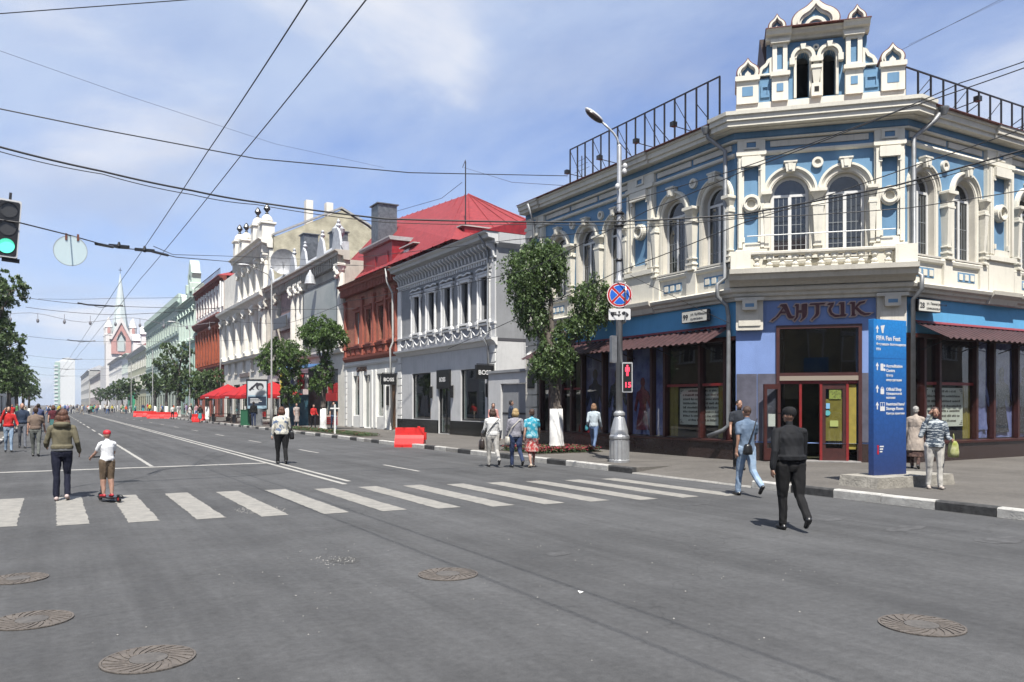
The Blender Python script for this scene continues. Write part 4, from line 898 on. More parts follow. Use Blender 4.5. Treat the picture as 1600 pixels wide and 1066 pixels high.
for i, s in enumerate(w5):
    for dx in (-.62, .62): link('half_column', COLM, BG, f1, s + dx)
    hd = MB(); n = 12
    for j in range(n):
        a0, a1 = j / n, (j + 1) / n; zz = lambda a: 8.34 + .07 * (1 - math.cos(4 * math.pi * a)) * .5
        hd.add([(s - .82 + 1.64 * a0, y, zz(a0) + dz) for y, dz in ((-.13, 0), (-.13, .08), (0, .08), (0, 0))] + [(s - .82 + 1.64 * a1, y, zz(a1) + dz) for y, dz in ((-.13, 0), (-.13, .08), (0, .08), (0, 0))], [(0, 1, 5, 4), (1, 2, 6, 5), (3, 0, 4, 7), (2, 3, 7, 6)])
    ob('wavy_hood', hd, TRIM, BG, f1); ob('hood_lace', MB().profx([(-.1, 8.14), (-.13, 8.2), (-.1, 8.28), (0, 8.28), (0, 8.14)], s - .8, s + .8), LTGREY, BG, f1)
ob('relief_band', MB().box(.3, L1 - .3, -.05, -.001, 4.98, 5.62), mat('grey_relief_ground', (.28, .29, .32), .85, var=.1, vs=5), BG, f1)
sw = MB().tube([(-.5 + i / 10, -.07, 5.5 - .3 * math.sin(math.pi * i / 10)) for i in range(11)], [.02 + .02 * math.sin(math.pi * i / 10) for i in range(11)], 6); sw.ell((.5, -.08, 5.5), (.07, .05, .1), 8, 5); sw.box(.47, .53, -.09, -.05, 5.1, 5.42); SW = sw.mesh('swag', TRIM)
for i in range(11): link('swag', SW, BG, f1, .9 + i * 1.07)
ob('band_moulding', MB().profx([(0, 5.62), (-.14, 5.64), (-.16, 5.72), (0, 5.74)], 0, L1), TRIM, BG, f1)
ob('string_course', MB().profx([(0, 4.6), (-.08, 4.62), (-.2, 4.8), (-.34, 4.86), (-.36, 4.96), (0, 4.99)], -.0, L1 + .1), TRIM, BG, f1)
cornice(BG, f1, L1, 10.0, .75, .55, LTGREY, .0); 
me = MB().profx([(0, 8.9), (-.12, 8.92), (-.18, 9.2), (-.42, 9.35), (-.48, 9.5), (0, 9.5)], -.07, .07).mesh('cornice_bracket', LTGREY)
for i in range(30): link('cornice_bracket', me, BG, f1, .3 + i * (L1 - .5) / 29)
me = MB().box(-.05, .05, -.1, 0, 8.62, 8.8).mesh('dentil', TRIM)
for i in range(44): link('dentil', me, BG, f1, .25 + i * (L1 - .5) / 43)
ob('frieze_moulding', MB().profx([(0, 8.8), (-.12, 8.82), (-.14, 8.89), (0, 8.9)], 0, L1), TRIM, BG, f1)
for s in (.3, L1 - .3):
    quoins(BG, f1, s, .56, .2, 4.5, WHITE); ob('corner_pilaster', MB().rbox(s - .27, s + .27, -.08, 0, 5.0, 8.6, .02), TRIM if s < 1 else LTGREY, BG, f1)
for a, b in ((0, gA[1][0]), (gA[1][1], L1)): ob('plinth', MB().rbox(a, b, -.09, -.021, .1, .88, .01), mat('black_granite', (.012, .012, .013), .18, var=.5, vs=30), BG, f1)
for k, g in enumerate(gA): shop_fill(BG, f1, g, BLACK, div=1 if k != 1 else 2)
ob('display_case', MB().box(gA[2][0] + .3, gA[2][1] - .4, .9, 1.0, .95, 3.2), mat('grey_green_display', (.2, .25, .26), .5, var=.2, vs=2), BG, f1)
for z in (1.4, 1.9, 2.4, 2.9): ob('shelf', MB().box(gA[2][0] + .8, gA[2][1] - .5, .75, .9, z, z + .03), TRIM, BG, f1)
ob('display_case', MB().box(gA[0][0] + .8, gA[0][0] + 1.8, .8, 1.0, .95, 1.6), TRIM, BG, f1)
ob('door_curtain', MB().box(gA[1][0] + .1, gA[1][0] + .5, .3, .32, .3, 2.8).box(gA[1][0] + .8, gA[1][0] + 1.2, .3, .32, .3, 2.8), mat('taupe_cloth', (.18, .16, .14), .9, var=.3, vs=9), BG, f1)
SIGNM = BLACK; LETW = mat('white_letters', (.78, .78, .78), .5)
o = ob('door_sign', MB().rbox(gA[1][0] - .05, gA[1][1] + .05, -.12, .0, 2.6, 3.62, .01), SIGNM, BG, f1); me = text_mesh('BOSS', .34, bold=.008); me.materials.append(LETW); link('lettering', me, o, None, gA[1][0] + .33, -.125, 2.98)
for (s, lab) in ((L1 - .15, 'black square sign hanging at the near corner of the grey house'), (-.15, 'black square sign hanging between the grey and the red house')):
    t = thing('hanging_sign', lab, 'shop sign', tuple(f1.pt(s, 0, 2.95)), f1.a + R(90)); ob('sign_box', MB().rbox(-1.05, -.1, -.08, .08, 0, .68, .01), BLACK, t); ob('sign_arm', MB().box(-1.0, .02, -.02, .02, .7, .74), DARKM, t)
    # the frame's x axis now points into the wall; letters face down the street towards the junction
    lettering('BOSS', .30, LETW, t, -.95, -.085, .22, bold=.006)
for s in (gA[0][1] + .28, gA[1][1] + .35, L1 - .75): ob('wall_light', MB().lathe([(.06, 2.1), (.09, 2.15), (.09, 2.75), (.06, 2.8)], (s, -.12, 0), 10), BLACK, BG, f1)
SKIRT = MB().add([(-.1, -.78, 10.0), (L1 + .2, -.78, 10.0), (L1 + .2, 4.2, 11.6), (-.1, 4.2, 11.9), (L1 + .2, 9.5, 10), (-.1, 9.5, 10)], [(0, 1, 2, 3), (3, 2, 4, 5), (1, 4, 2), (0, 3, 5)])
ob('roof', SKIRT, REDROOF, BG, f1)
sdw = Fr(X1, 33.6, 0)
ob('side_wall_band', MB().box(0, 8, -.04, -.001, 4.8, 4.95).box(.4, 8, -.05, -.001, 3.25, 3.4), mat('dark_grey_band', (.07, .07, .08), .8), BG, sdw)
ob('side_render', MB().box(0, 9, -.03, .0, .1, 4.79), LTGREY, BG, sdw); ob('side_cornice', MB().profx([(0, 9.3), (-.25, 9.5), (-.3, 9.95), (0, 9.98)], 0, 9), LTGREY, BG, sdw)
pipe(BG, f1, [(L1 - .55, -.72, 9.9), (L1 - .5, -.3, 9.4), (L1 - .5, -.2, 9.0), (L1 - .5, -.2, 5.2), (L1 - .5, -.45, 4.95), (L1 - .5, -.2, 4.5), (L1 - .5, -.14, .4)], .055)
for s, z in ((1.6, 10.9), (3.8, 11.0)):
    d = ob('dormer', MB().box(s - .9, s + .9, 2.2, 4.4, z - .2, z + 1.05), REDROOF, BG, f1); ob('dormer_roof', MB().box(s - 1.0, s + 1.0, 2.0, 4.5, z + 1.05, z + 1.12), mat('pale_metal', (.5, .5, .47), .5), BG, f1)
ACW = mat('aircon_white', (.68, .68, .65), .5, var=.08, vs=6)
def aircon(par, fr, s, y, z):
    o = ob('air_conditioner', MB().rbox(s - .42, s + .42, y - .32, y, z, z + .6, .03), ACW, par, fr); ob('fan_grille', MB().disc(s - .1, z + .3, .22, y - .33, y - .32, 16).arch(s - .1, z + .3, .1, .13, y - .34, y - .33, 0, 360, 12), mat('grey_grille', (.3, .3, .3), .6), o)
aircon(BG, f1, 1.6, 2.15, 10.9); aircon(BG, f1, 3.8, 2.15, 11.0)
# wall and gate closing the gap between the corner house and the grey house
gw = thing('courtyard_gate', 'grey walled gateway between the blue corner house and the grey house', 'gate', (18.2, 33.0, 0)); g0 = Fr(18.0, 33.5, -90)
ob('gate_wall', MB().prism(rect(0, 5.1, .1, 3.2), 0, .3, holes=[rect(1.2, 3.9, .12, 2.7)]), LTGREY, gw, g0); ob('gate_cap', MB().box(-.0, 5.15, -.08, .38, 3.2, 3.32), GREYW, gw, g0)
ob('gate_leaf', MB().rbox(1.22, 2.54, .1, .14, .14, 2.68, .02), GREYW, gw, g0); ob('gate_leaf', MB().rbox(2.56, 3.88, .1, .14, .14, 2.68, .02), GREYW, gw, g0)
ob('gate_rail', MB().box(1.22, 3.88, .085, .099, 1.3, 1.38), DARKM, gw, g0)
# --- red brick house
BR = thing('red_brick_building', 'red brick upper storey over a white shop front with a red attic roof', 'building', (X1, 46.1, 0)); f2 = Fr(X1, 56.3, -90); L2 = 10.15
def brickmat(key, c1, c2, mort):
    m = bpy.data.materials.new(key); m.use_nodes = True; nt = m.node_tree; N = nt.nodes; L = nt.links; b = N['Principled BSDF']; b.inputs['Roughness'].default_value = .9
    g = N.new('ShaderNodeNewGeometry'); sp = N.new('ShaderNodeSeparateXYZ'); L.new(g.outputs['Position'], sp.inputs[0]); ad = N.new('ShaderNodeMath'); L.new(sp.outputs[0], ad.inputs[0]); L.new(sp.outputs[1], ad.inputs[1])
    cb = N.new('ShaderNodeCombineXYZ'); L.new(ad.outputs[0], cb.inputs[0]); L.new(sp.outputs[2], cb.inputs[1])
    t = N.new('ShaderNodeTexBrick'); t.inputs['Scale'].default_value = 1; t.inputs['Brick Width'].default_value = .26; t.inputs['Row Height'].default_value = .08; t.inputs['Mortar Size'].default_value = .008
    t.inputs['Color1'].default_value = (*c1, 1); t.inputs['Color2'].default_value = (*c2, 1); t.inputs['Mortar'].default_value = (*mort, 1); L.new(cb.outputs[0], t.inputs['Vector'])
    n = N.new('ShaderNodeTexNoise'); n.inputs['Scale'].default_value = 1.4; n.inputs['Detail'].default_value = 6; L.new(g.outputs['Position'], n.inputs['Vector'])
    r = N.new('ShaderNodeValToRGB'); r.color_ramp.elements[0].position = .3; r.color_ramp.elements[0].color = (.7, .7, .7, 1); r.color_ramp.elements[1].position = .7; r.color_ramp.elements[1].color = (1.15, 1.15, 1.15, 1); L.new(n.outputs['Fac'], r.inputs[0])
    x = N.new('ShaderNodeMix'); x.data_type = 'RGBA'; x.blend_type = 'MULTIPLY'; x.inputs[0].default_value = 1; L.new(t.outputs[0], x.inputs[6]); L.new(r.outputs[0], x.inputs[7]); L.new(x.outputs[2], b.inputs['Base Color'])
    bp = N.new('ShaderNodeBump'); bp.inputs['Distance'].default_value = .01; L.new(t.outputs['Fac'], bp.inputs['Height']); bp.invert = True; L.new(bp.outputs[0], b.inputs['Normal']); MATS[key] = m; return m
BRK = brickmat('red_brick', (.28, .095, .055), (.36, .125, .075), (.22, .12, .09)); BRKT = mat('red_brick_trim', (.36, .10, .065), .85, var=.15, vs=6, stain=.3, coords='World')
w4 = [56.3 - y for y in (53.5, 51.25, 49.0, 46.85)]
w4 = [56.3 - y for y in (53.6, 51.3, 49.0, 47.05)]
gB = [(56.3 - 54.5, 56.3 - 53.1, .95, 3.75), (56.3 - 52.25, 56.3 - 50.9, .16, 3.75), (56.3 - 49.8, 56.3 - 48.45, .95, 3.75), (56.3 - 47.4, 56.3 - 46.5, .16, 3.0)]
body(BR, f2, L2, 9.7, 9, BRK, [(5.95, 2.2, w4, .85, False)], gB, WHITE, 4.75)
WOOD = mat('brown_window_frame', (.12, .05, .03), .5, var=.2, vs=5)
for i, s in enumerate(w4):
    put_win(BR, f2, s, 5.95, .85, 2.2, fm=PVC if i == 0 else WOOD); surround(BR, f2, s, 5.95, .85, 2.2, BRKT, 'hood')
me = MB().rbox(-.14, .14, -.18, 0, 5.1, 8.9, .02).rbox(-.18, .18, -.24, 0, 8.9, 9.1, .02).rbox(-.2, .2, -.26, 0, 5.6, 5.8, .02).mesh('brick_pilaster', BRKT)
for s in [.25, L2 - .2] + [(a + b) / 2 for a, b in zip(w4, w4[1:])]: link('brick_pilaster', me, BR, f2, s)
cornice(BR, f2, L2, 10.15, .7, .5, BRKT, .28); ob('string_course', MB().profx([(0, 4.76), (-.1, 4.78), (-.22, 4.95), (-.24, 5.1), (0, 5.14)], 0, L2), BRKT, BR, f2); ob('sill_band', MB().profx([(0, 5.62), (-.12, 5.64), (-.16, 5.8), (0, 5.84)], 0, L2), BRKT, BR, f2)
me = MB().box(-.3, .3, -.06, 0, 5.2, 5.55).mesh('brick_panel', BRKT)
for i in range(9): link('brick_panel', me, BR, f2, .7 + i * 1.08)
ob('string_course', MB().profx([(-.02, 4.4), (-.1, 4.42), (-.14, 4.55), (-.02, 4.58)], 0, L2), TRIM, BR, f2)
for k, g in enumerate(gB[:3]): shop_fill(BR, f2, g, WHITE, div=1 + (k == 1)); ob('shop_pilaster', MB().rbox(g[0] - .35, g[0] - .05, -.1, -.02, .2, 4.0, .02).rbox(g[1] + .05, g[1] + .35, -.1, -.02, .2, 4.0, .02), WHITE, BR, f2)
ob('wooden_door', MB().rbox(gB[3][0], gB[3][1], .08, .16, .16, 3.0, .01), mat('brown_wooden_door', (.16, .08, .03), .6, var=.25, vs=6, vscale=(8, 1, .5)), BR, f2)
quoins(BR, f2, .2, .4, .2, 4.2, WHITE)
me = text_mesh('CHESTER', .46, bold=.01, spacing=1.08, depth=.03); me.materials.append(mat('dark_brown_letters', (.06, .03, .02), .5)); link('lettering', me, BR, f2, 56.3 - 53.7, -.06, 4.0)
ob('notice_board', MB().rbox(56.3 - 47.95, 56.3 - 47.6, -.1, -.03, 1.7, 2.9, .01), BLACK, BR, f2)
pipe(BR, f2, [(L2 - .3, -.7, 10.1), (L2 - .35, -.6, 9.3), (L2 - .2, -.3, 8.6), (L2 - .15, -.28, 5.6), (L2 - .3, -.4, 5.2), (L2 - .3, -.3, .4)], .06, mat('white_downpipe', (.55, .55, .53), .5))
ob('attic', MB().box(1.0, 6.6, 1.0, 5.0, 9.7, 12.6), REDROOF, BR, f2); ob('attic_cap', MB().profx([(.8, 12.6), (.7, 12.75), (.7, 12.85), (5.1, 12.9), (5.1, 12.6)], .8, 6.8), mat('grey_coping', (.4, .4, .4), .6, var=.2, vs=4), BR, f2)
ob('attic_panel', MB().rbox(1.8, 3.6, .93, .999, 10.6, 12.0, .02).rbox(4.1, 5.9, .93, .999, 10.6, 12.0, .02), mat('deep_red_panel', (.30, .012, .018), .6, var=.2, vs=4), BR, f2)
ob('eave_roof', MB().add([(-.1, -.75, 10.15), (L2 + .1, -.75, 10.15), (L2 + .1, 3.4, 11.3), (-.1, 3.4, 11.3)], [(0, 1, 2, 3)]), REDROOF, BR, f2)
aircon(BR, f2, 8.3, 1.6, 11.1); ob('dormer', MB().box(7.4, 9.6, 1.7, 4.5, 10.3, 11.9), REDROOF, BR, f2); ob('dormer_roof', MB().box(7.3, 9.7, 1.2, 4.6, 11.9, 11.97), mat('pale_metal'), BR, f2)
BH = thing('red_roofed_building', 'building behind with a huge sloping red sheet metal roof', 'building', (24, 55, 0)); fz = Fr(0, 0, 0)
q = MB().add([(19.2, 40, 10.9), (31, 40, 10.9), (31, 66, 10.9), (19.2, 66, 10.9), (25, 49.5, 16.3), (25, 65, 17.4)], [(0, 4, 5, 3), (0, 1, 4), (1, 2, 5, 4), (2, 3, 5)]); o = ob('roof', q, mat('speckled_red_roof', (.22, .012, .018), .75, var=.1, vs=5, stain=.6, streak=.4, col2=(.33, .03, .035), coords='World'), BH, fz)
ob('wall', MB().box(20.4, 30.8, 44.3, 65.8, 0, 10.85), plaster('rough_wall', (.4, .36, .32)), BH, fz)
for i in range(15):
    t_ = (i + .5) / 15; e0 = Vector((19.2, 40 + 26 * t_, 10.93)); e1 = Vector((25, 49.5 + 15.5 * t_, 16.34 + 1.1 * t_)); ob('roof_seam', MB().tube([e0, e1], .03, 4), MATS['speckled_red_roof'], BH, fz)
for i in range(5):
    t_ = (i + .5) / 5; ob('roof_seam', MB().tube([Vector((19.2 + 11.8 * t_, 40, 10.93)), Vector((25, 49.5, 16.34))], .028, 4), MATS['speckled_red_roof'], BH, fz)
ob('mast', MB().tube([(21.5, 42.9, 11.5), (21.5, 42.9, 16.3)], .035, 6), DARKM, BH, fz); ob('mast_arm', MB().tube([(21.3, 42.9, 15.9), (21.5, 42.9, 16.4)], .02, 6), DARKM, BH, fz)
# metal-clad chimneys
def chimney(x, y, z0, w, h, label):
    t = thing('chimney', label, 'chimney', (x, y, z0)); ob('flue', MB().box(-w / 2, w / 2, -w / 2, w / 2, 0, h), metalm('zinc_sheet', (.17, .19, .21), .5, .6, .3), t)
    ob('cap', MB().box(-w / 2 - .12, w / 2 + .12, -w / 2 - .12, w / 2 + .12, h, h + .08).add([(-w / 2 - .1, -w / 2 - .1, h + .08), (w / 2 + .1, -w / 2 - .1, h + .08), (w / 2 + .1, w / 2 + .1, h + .08), (-w / 2 - .1, w / 2 + .1, h + .08), (0, 0, h + .2)], [(0, 1, 4), (1, 2, 4), (2, 3, 4), (3, 0, 4)]), MATS['zinc_sheet'], t)
chimney(22.1, 58.0, 11.5, 1.5, 5.4, 'tall grey metal chimney at the left end of the red roof'); chimney(20.6, 64.5, 12, 1.2, 3.9, 'grey metal chimney with a pitched cap before the cream gable'); chimney(19.7, 70.0, 13.2, 1.25, 3.4, 'grey metal chimney beside the satellite dish')
# --- stone house with the billboard
BS = thing('stone_building', 'pale stone house with a large grey billboard, columns and shield-shaped parapet', 'building', (X1, 56.3, 0)); f3 = Fr(X1, 79.6, -90); L3 = 23.2
STONE = plaster('weathered_stone', (.55, .52, .46), .14, .6, .6); IVORY = plaster('ivory_stucco', (.88, .85, .77), .08, .35, .35)
gS = [(1.2, 4.0, .2, 3.9), (5.2, 8.2, .9, 4.4), (9.4, 12.0, .2, 4.4), (13.6, 16.8, .9, 4.4), (18.2, 21.6, .9, 4.4)]
body(BS, f3, L3, 12.3, 12, STONE, [(6.4, 1.7, [2.0, 3.6], .9, False)], gS, IVORY, 5.6)
for k, g in enumerate(gS): shop_fill(BS, f3, g, DARKM, div=2)
ob('red_shop_band', MB().box(18.3, 21.5, -.1, -.03, 2.0, 2.6), mat('red_vinyl', (.5, .03, .03), .5), BS, f3); 
q = MB()
for z in np.arange(.25, .85, .15): q.box(18.3, 21.5, -.09, -.025, z, z + .08)
ob('striped_base', q, mat('red_vinyl'), BS, f3)
ob('billboard', MB().rbox(13.4, 22.4, -.35, -.15, 7.0, 11.0, .05), mat('faded_grey_banner', (.33, .37, .36), .6, var=.25, vs=.5, col2=(.46, .48, .46)), BS, f3); ob('billboard_frame', MB().prism(rect(13.25, 22.55, 6.85, 11.15), -.38, -.12, holes=[rect(13.42, 22.38, 7.02, 10.98)]), DARKM, BS, f3)
ob('recess_panel', MB().rbox(5.0, 8.9, -.12, -.0, 8.3, 11.8, .02), mat('dusty_pink_panel', (.28, .19, .18), .8, var=.3, vs=2), BS, f3); ob('recess_panel', MB().rbox(4.6, 8.9, -.2, -.13, 8.5, 9.9, .02), mat('violet_grey_glass', (.2, .2, .24), .3, var=.4, vs=2), BS, f3)
ob('balcony_lattice', MB().box(4.4, 9.1, -.7, -.6, 8.6, 9.6), metalm('lattice', (.12, .12, .12)), BS, f3)
def bigcol(s, z0, z1, r, m, par, fr):
    H = z1 - z0; o = ob('column', MB().rbox(s - r * 1.4, s + r * 1.4, -.5, 0, z0, z0 + .35, .04).lathe([(r * 1.15, z0 + .35), (r, z0 + .5), (r * .98, z0 + H * .5), (r * .84, z1 - .6), (r * 1.1, z1 - .5), (r * 1.4, z1 - .2)], (s, -.12, 0), 12).rbox(s - r * 1.5, s + r * 1.5, -.6, 0, z1 - .2, z1, .03), m, par, fr, smooth=False)
    b = MB(); 
    for i in range(5): b.ell((s + r * .9 * math.sin(i * 1.3), -.2 - r, z1 - .95 + .16 * i), (r * .5, r * .5, .16), 7, 5)
    ob('carved_capital', b, m, o)
for s in (.5, 4.3, 9.6, 11.4, 12.9, 22.8): bigcol(s, 5.9, 12.0, .34, IVORY if s > 5 else STONE, BS, f3)
ob('base_band', MB().profx([(0, 5.5), (-.3, 5.55), (-.4, 5.75), (-.4, 5.9), (0, 5.95)], 0, L3), IVORY, BS, f3)
cornice(BS, f3, L3, 12.95, .8, .7, STONE, .55); ob('entablature', MB().box(0, L3, -.1, -.001, 11.95, 12.25), STONE, BS, f3)
ZNC = metalm('pale_zinc', (.50, .52, .55), .6, .1, .15)
for i, s in enumerate((1.5, 9.6, 13.0, 18.0, 22.0)):
    P = [(s - 1.1, 12.95), (s + 1.1, 12.95), (s + .95, 13.6), (s + .6, 14.4), (s, 14.85), (s - .6, 14.4), (s - .95, 13.6)]
    ob('parapet_shield', MB().prism(P, -.3, -.12), ZNC, BS, f3); ob('shield_finial', MB().lathe([(.12, 14.8), (.2, 14.95), (.1, 15.1), (.15, 15.25), (.0, 15.4)], (s, -.1, 0), 8), ZNC, BS, f3)
ob('parapet', MB().profx([(-.1, 12.95), (-.3, 13.3), (-.1, 13.6), (.3, 13.6), (.3, 12.95)], 0, L3), ZNC, BS, f3)
ob('urn', MB().lathe([(.2, 13.6), (.3, 13.8), (.15, 14.0), (.45, 14.6), (.5, 14.9), (.3, 15.1), (.12, 15.4), (.05, 15.7)], (21.0, .2, 0), 12), ZNC, BS, f3)
ob('bell_lamp', MB().lathe([(.45, 11.2), (.42, 11.3), (.3, 11.8), (.12, 12.1), (.05, 12.3)], (17.3, -.9, 0), 12), ZNC, BS, f3)
def dish(par, fr, s, y, z, r, m):
    P = [(r * i / 6, -.25 * r * (1 - (i / 6) ** 2)) for i in range(7)]; mb = MB(); n = 18; vs = []
    for rr, yy in P:
        for k in range(n): a = 2 * math.pi * k / n; vs.append((s + rr * math.cos(a), y - yy, z + rr * math.sin(a)))
    fs = [(i * n + k, i * n + (k + 1) % n, (i + 1) * n + (k + 1) % n, (i + 1) * n + k) for i in range(6) for k in range(n)]; mb.add(vs, fs)
    mb.tube([(s, y + .2, z), (s, y + .3, z - r - .4)], .04, 6); mb.tube([(s, y - .0, z - r), (s, y - .6 * r, z - .1)], .02, 5); o = ob('satellite_dish', mb, m, par, fr); return o
sdsh = thing('satellite_dish', 'large grey satellite dish on the stone house parapet', 'satellite dish', tuple(f3.pt(7.0, -.4, 13.0)), R(-20)); o = dish(sdsh, None, 0, 0, 1.6, 1.15, metalm('dish_grey', (.3, .31, .33), .5, .2)); o.name = 'reflector'
# --- tall ivory house with columns
BI = thing('ivory_building', 'tall ivory house with giant columns, urns on the parapet and a bare cream gable', 'building', (X1, 79.6, 0)); f4 = Fr(X1, 103.3, -90); L4 = 23.6
floors = [(7.6, 3.0, [3.6, 7.4, 12.0, 16.2, 20.2], 1.3, True), (13.0, 2.6, [12.0, 15.0, 18.0, 21.0], 1.0, True), (5.3, 1.3, [3.6, 7.4, 12, 16.2, 20.2], 1.3, False)]
gI = [(1.5, 5, .2, 4.0), (6, 9.5, .2, 4.0), (10.8, 14, .2, 4.0), (15, 18.2, .2, 4.0), (19, 22.5, .2, 4.0)]
body(BI, f4, L4, 17.0, 14, IVORY, floors, gI, None, 4.6)
for (z, h, ss, w, ar) in floors:
    for s in ss: put_win(BI, f4, s, z, w, h, arched=ar); surround(BI, f4, s, z, w, h, IVORY, 'arched' if ar else 'flat')
for g in gI: shop_fill(BI, f4, g, DARKM, div=2)
for s in (1.0, 5.6, 9.6, 14.1, 18.2, 22.6): bigcol(s, 6.9, 12.0, .42, IVORY, BI, f4)
for s in (10.5, 13.5, 16.5, 19.5, 22.8): bigcol(s, 12.9, 16.6, .32, IVORY, BI, f4)
ob('entablature', MB().profx([(0, 11.9), (-.4, 11.95), (-.7, 12.3), (-1.0, 12.45), (-1.05, 12.75), (0, 12.85)], -.0, L4 + .2), IVORY, BI, f4)
ob('string_course', MB().profx([(0, 6.6), (-.3, 6.65), (-.4, 6.9), (0, 6.95)], 0, L4), IVORY, BI, f4); ob('sign_band', MB().rbox(9.8, 14.6, -.12, -.0, 4.75, 5.2, .02), mat('taupe_sign', (.2, .16, .15), .7, var=.2, vs=8), BI, f4)
cornice(BI, f4, L4, 18.0, 1.1, .9, IVORY, .7, x0=8.5); ob('lower_roof', MB().box(-.1, 8.6, .1, 8, 12.8, 13.4), ROOFBROWN, BI, f4)
for i, s in enumerate((9.4, 13.0, 18.6, 22.6)):
    mb = MB().rbox(s - .6, s + .6, -.6, .6, 18.0, 20.0 - .5 * (i % 2), .05).rbox(s - .75, s + .75, -.75, .75, 20.0 - .5 * (i % 2), 20.2 - .5 * (i % 2), .05).lathe([(.5, 20.1), (.6, 20.4), (.45, 20.8), (.2, 21.0)], (s, 0, -.5 * (i % 2)), 10)
    o = ob('parapet_pier', mb, IVORY, BI, f4); ob('urn', MB().lathe([(.1, 21.0), (.2, 21.1), (.1, 21.25), (.35, 21.6), (.2, 21.9), (.05, 22.1)], (s, 0, -.5 * (i % 2)), 9), BLACK, o)
for s0, s1 in ((10.2, 12.3), (19.4, 21.9)): ob('pediment', MB().prism([(s0, 18.0), (s1, 18.0), (s1 - .2, 19.0), ((s0 + s1) / 2, 19.9), (s0 + .2, 19.0)], -.4, .2), IVORY, BI, f4)
gb = Fr(X1, 79.6, 0); GBL = brickmat('cream_painted_brick', (.40, .37, .27), (.45, .42, .31), (.28, .25, .2))
ob('gable_wall', MB().prism([(.4, 12), (12.5, 12), (12.5, 18.6), (10.0, 20.2), (7.2, 21.6), (.9, 18.4), (.4, 18.2)], -.05, .4), GBL, BI, gb); ob('gable_coping', MB().prism([(.3, 18.3), (7.2, 21.75), (10.1, 20.4), (12.7, 18.6), (12.7, 18.8), (10.1, 20.6), (7.2, 21.95), (.3, 18.5)][::-1], -.15, .5), mat('grey_coping'), BI, gb)
ob('roof', MB().add([(19, 80, 18), (25.7, 80, 21.5), (31, 80, 18.5), (19, 103, 18), (25.7, 103, 21.5), (31, 103, 18.5)], [(0, 1, 4, 3), (1, 2, 5, 4), (0, 2, 1), (3, 4, 5)]), ROOFBROWN, BI, fz)
for x in (22.5, 24.6): ob('roof_vent', MB().box(x, x + .7, 81, 81.8, 19.5, 22.6), IVORY, BI, fz)
# --- generic painted houses further off
def house(name, label, ya, yb, h, floors, wm, tm, x=X1, depth=11, gm=None, gh=4.6, roof=None, rise=2.5, dent=.8, gn=None, corn=.7, band=(), group=None, wk='flat', ground=True, cgroup=None):
    b = thing(name, label, 'building', (x, ya, 0), group=group); fr = Fr(x, yb, -90); L_ = yb - ya - .05
    n = gn or max(2, int(L_ / 4.2)); g = [(L_ * (i + .5) / n - L_ / n * .32, L_ * (i + .5) / n + L_ / n * .32, .3, gh - 1.0) for i in range(n)] if ground else []
    F = [(z, hh, [L_ * (i + .5) / k for i in range(k)], w, ar) for (z, hh, k, w, ar) in floors]
    body(b, fr, L_, h, depth, wm, F, g, gm, gh)
    for (z, hh, ss, w, ar) in F:
        for s in ss: put_win(b, fr, s, z, w, hh, arched=ar); surround(b, fr, s, z, w, hh, tm, 'arched' if ar else wk)
    for q in g: shop_fill(b, fr, q, DARKM, div=2)
    cornice(b, fr, L_, h + .5, corn, .6, tm, dent)
    for z in band: ob('string_course', MB().profx([(0, z - .15), (-.2, z - .1), (-.25, z + .1), (0, z + .15)], 0, L_), tm, b, fr)
    if roof: roofp(b, fr, L_, h + .5, depth, rise, roof, corn)
    return b, fr, L_
ORANGE = brickmat('orange_brick', (.30, .062, .022), (.36, .08, .03), (.22, .06, .03)); ORT = mat('deep_orange_trim', (.22, .04, .025), .85, var=.2, vs=2, coords='World')
b5, f5, L5 = house('orange_building', 'orange brick house with a white top storey between ivory and green houses', 103.4, 124.3, 17.2, [(7.6, 3.2, 9, 1.25, False), (14.3, 1.9, 9, 1.1, False)], ORANGE, ORT, gm=BRKT, gh=6.2, band=(6.6,), roof=REDROOF, rise=2.0, dent=1.0)
ob('top_storey', MB().prism(rect(0, L5, 12.9, 17.2), -.06, -.002, holes=[rect(L5 * (i + .5) / 9 - .7, L5 * (i + .5) / 9 + .7, 14.2, 16.3) for i in range(9)]), WHITE, b5, f5)
ob('string_course', MB().profx([(0, 12.2), (-.5, 12.4), (-.8, 12.9), (-.8, 13.1), (0, 13.2)], 0, L5), ORT, b5, f5)
me = MB().rbox(-.28, .28, -.3, 0, 7.0, 11.8, .03).mesh('brick_pilaster', ORANGE)
for i in range(10): link('brick_pilaster', me, b5, f5, .3 + i * (L5 - .6) / 9)
me = MB().box(-.2, .2, -.25, -.061, 13.9, 17.0).mesh('white_pilaster', WHITE)
for i in range(10): link('white_pilaster', me, b5, f5, .3 + i * (L5 - .6) / 9)
rl = MB()
for i in range(26): rl.box(i * L5 / 25 - .03, i * L5 / 25 + .03, -.5, -.44, 17.7, 18.6)
rl.box(0, L5, -.5, -.44, 18.5, 18.58); ob('roof_railing', rl, DARKM, b5, f5)
pipe(b5, f5, [(L5 - .1, -.4, 17), (L5 - .1, -.4, .4)], .09, MATS['white_downpipe'])
MINT = plaster('mint_plaster', (.36, .53, .45), .1, .3, .5); MINTT = plaster('pale_mint_trim', (.58, .70, .62), .06, .3, .3)
b6, f6, L6 = house('green_gable_building', 'mint green house crowned by a tall curved gable', 124.4, 141.0, 17.0, [(6.6, 3.2, 5, 1.5, True), (12, 2.6, 5, 1.4, True)], MINT, MINTT, dent=.9, band=(5.8, 11.2), corn=.9)
for i in range(6): bigcol(.6 + i * (L6 - 1.2) / 5, 11.4, 16.4, .35, MINTT, b6, f6)
c = L6 * .78
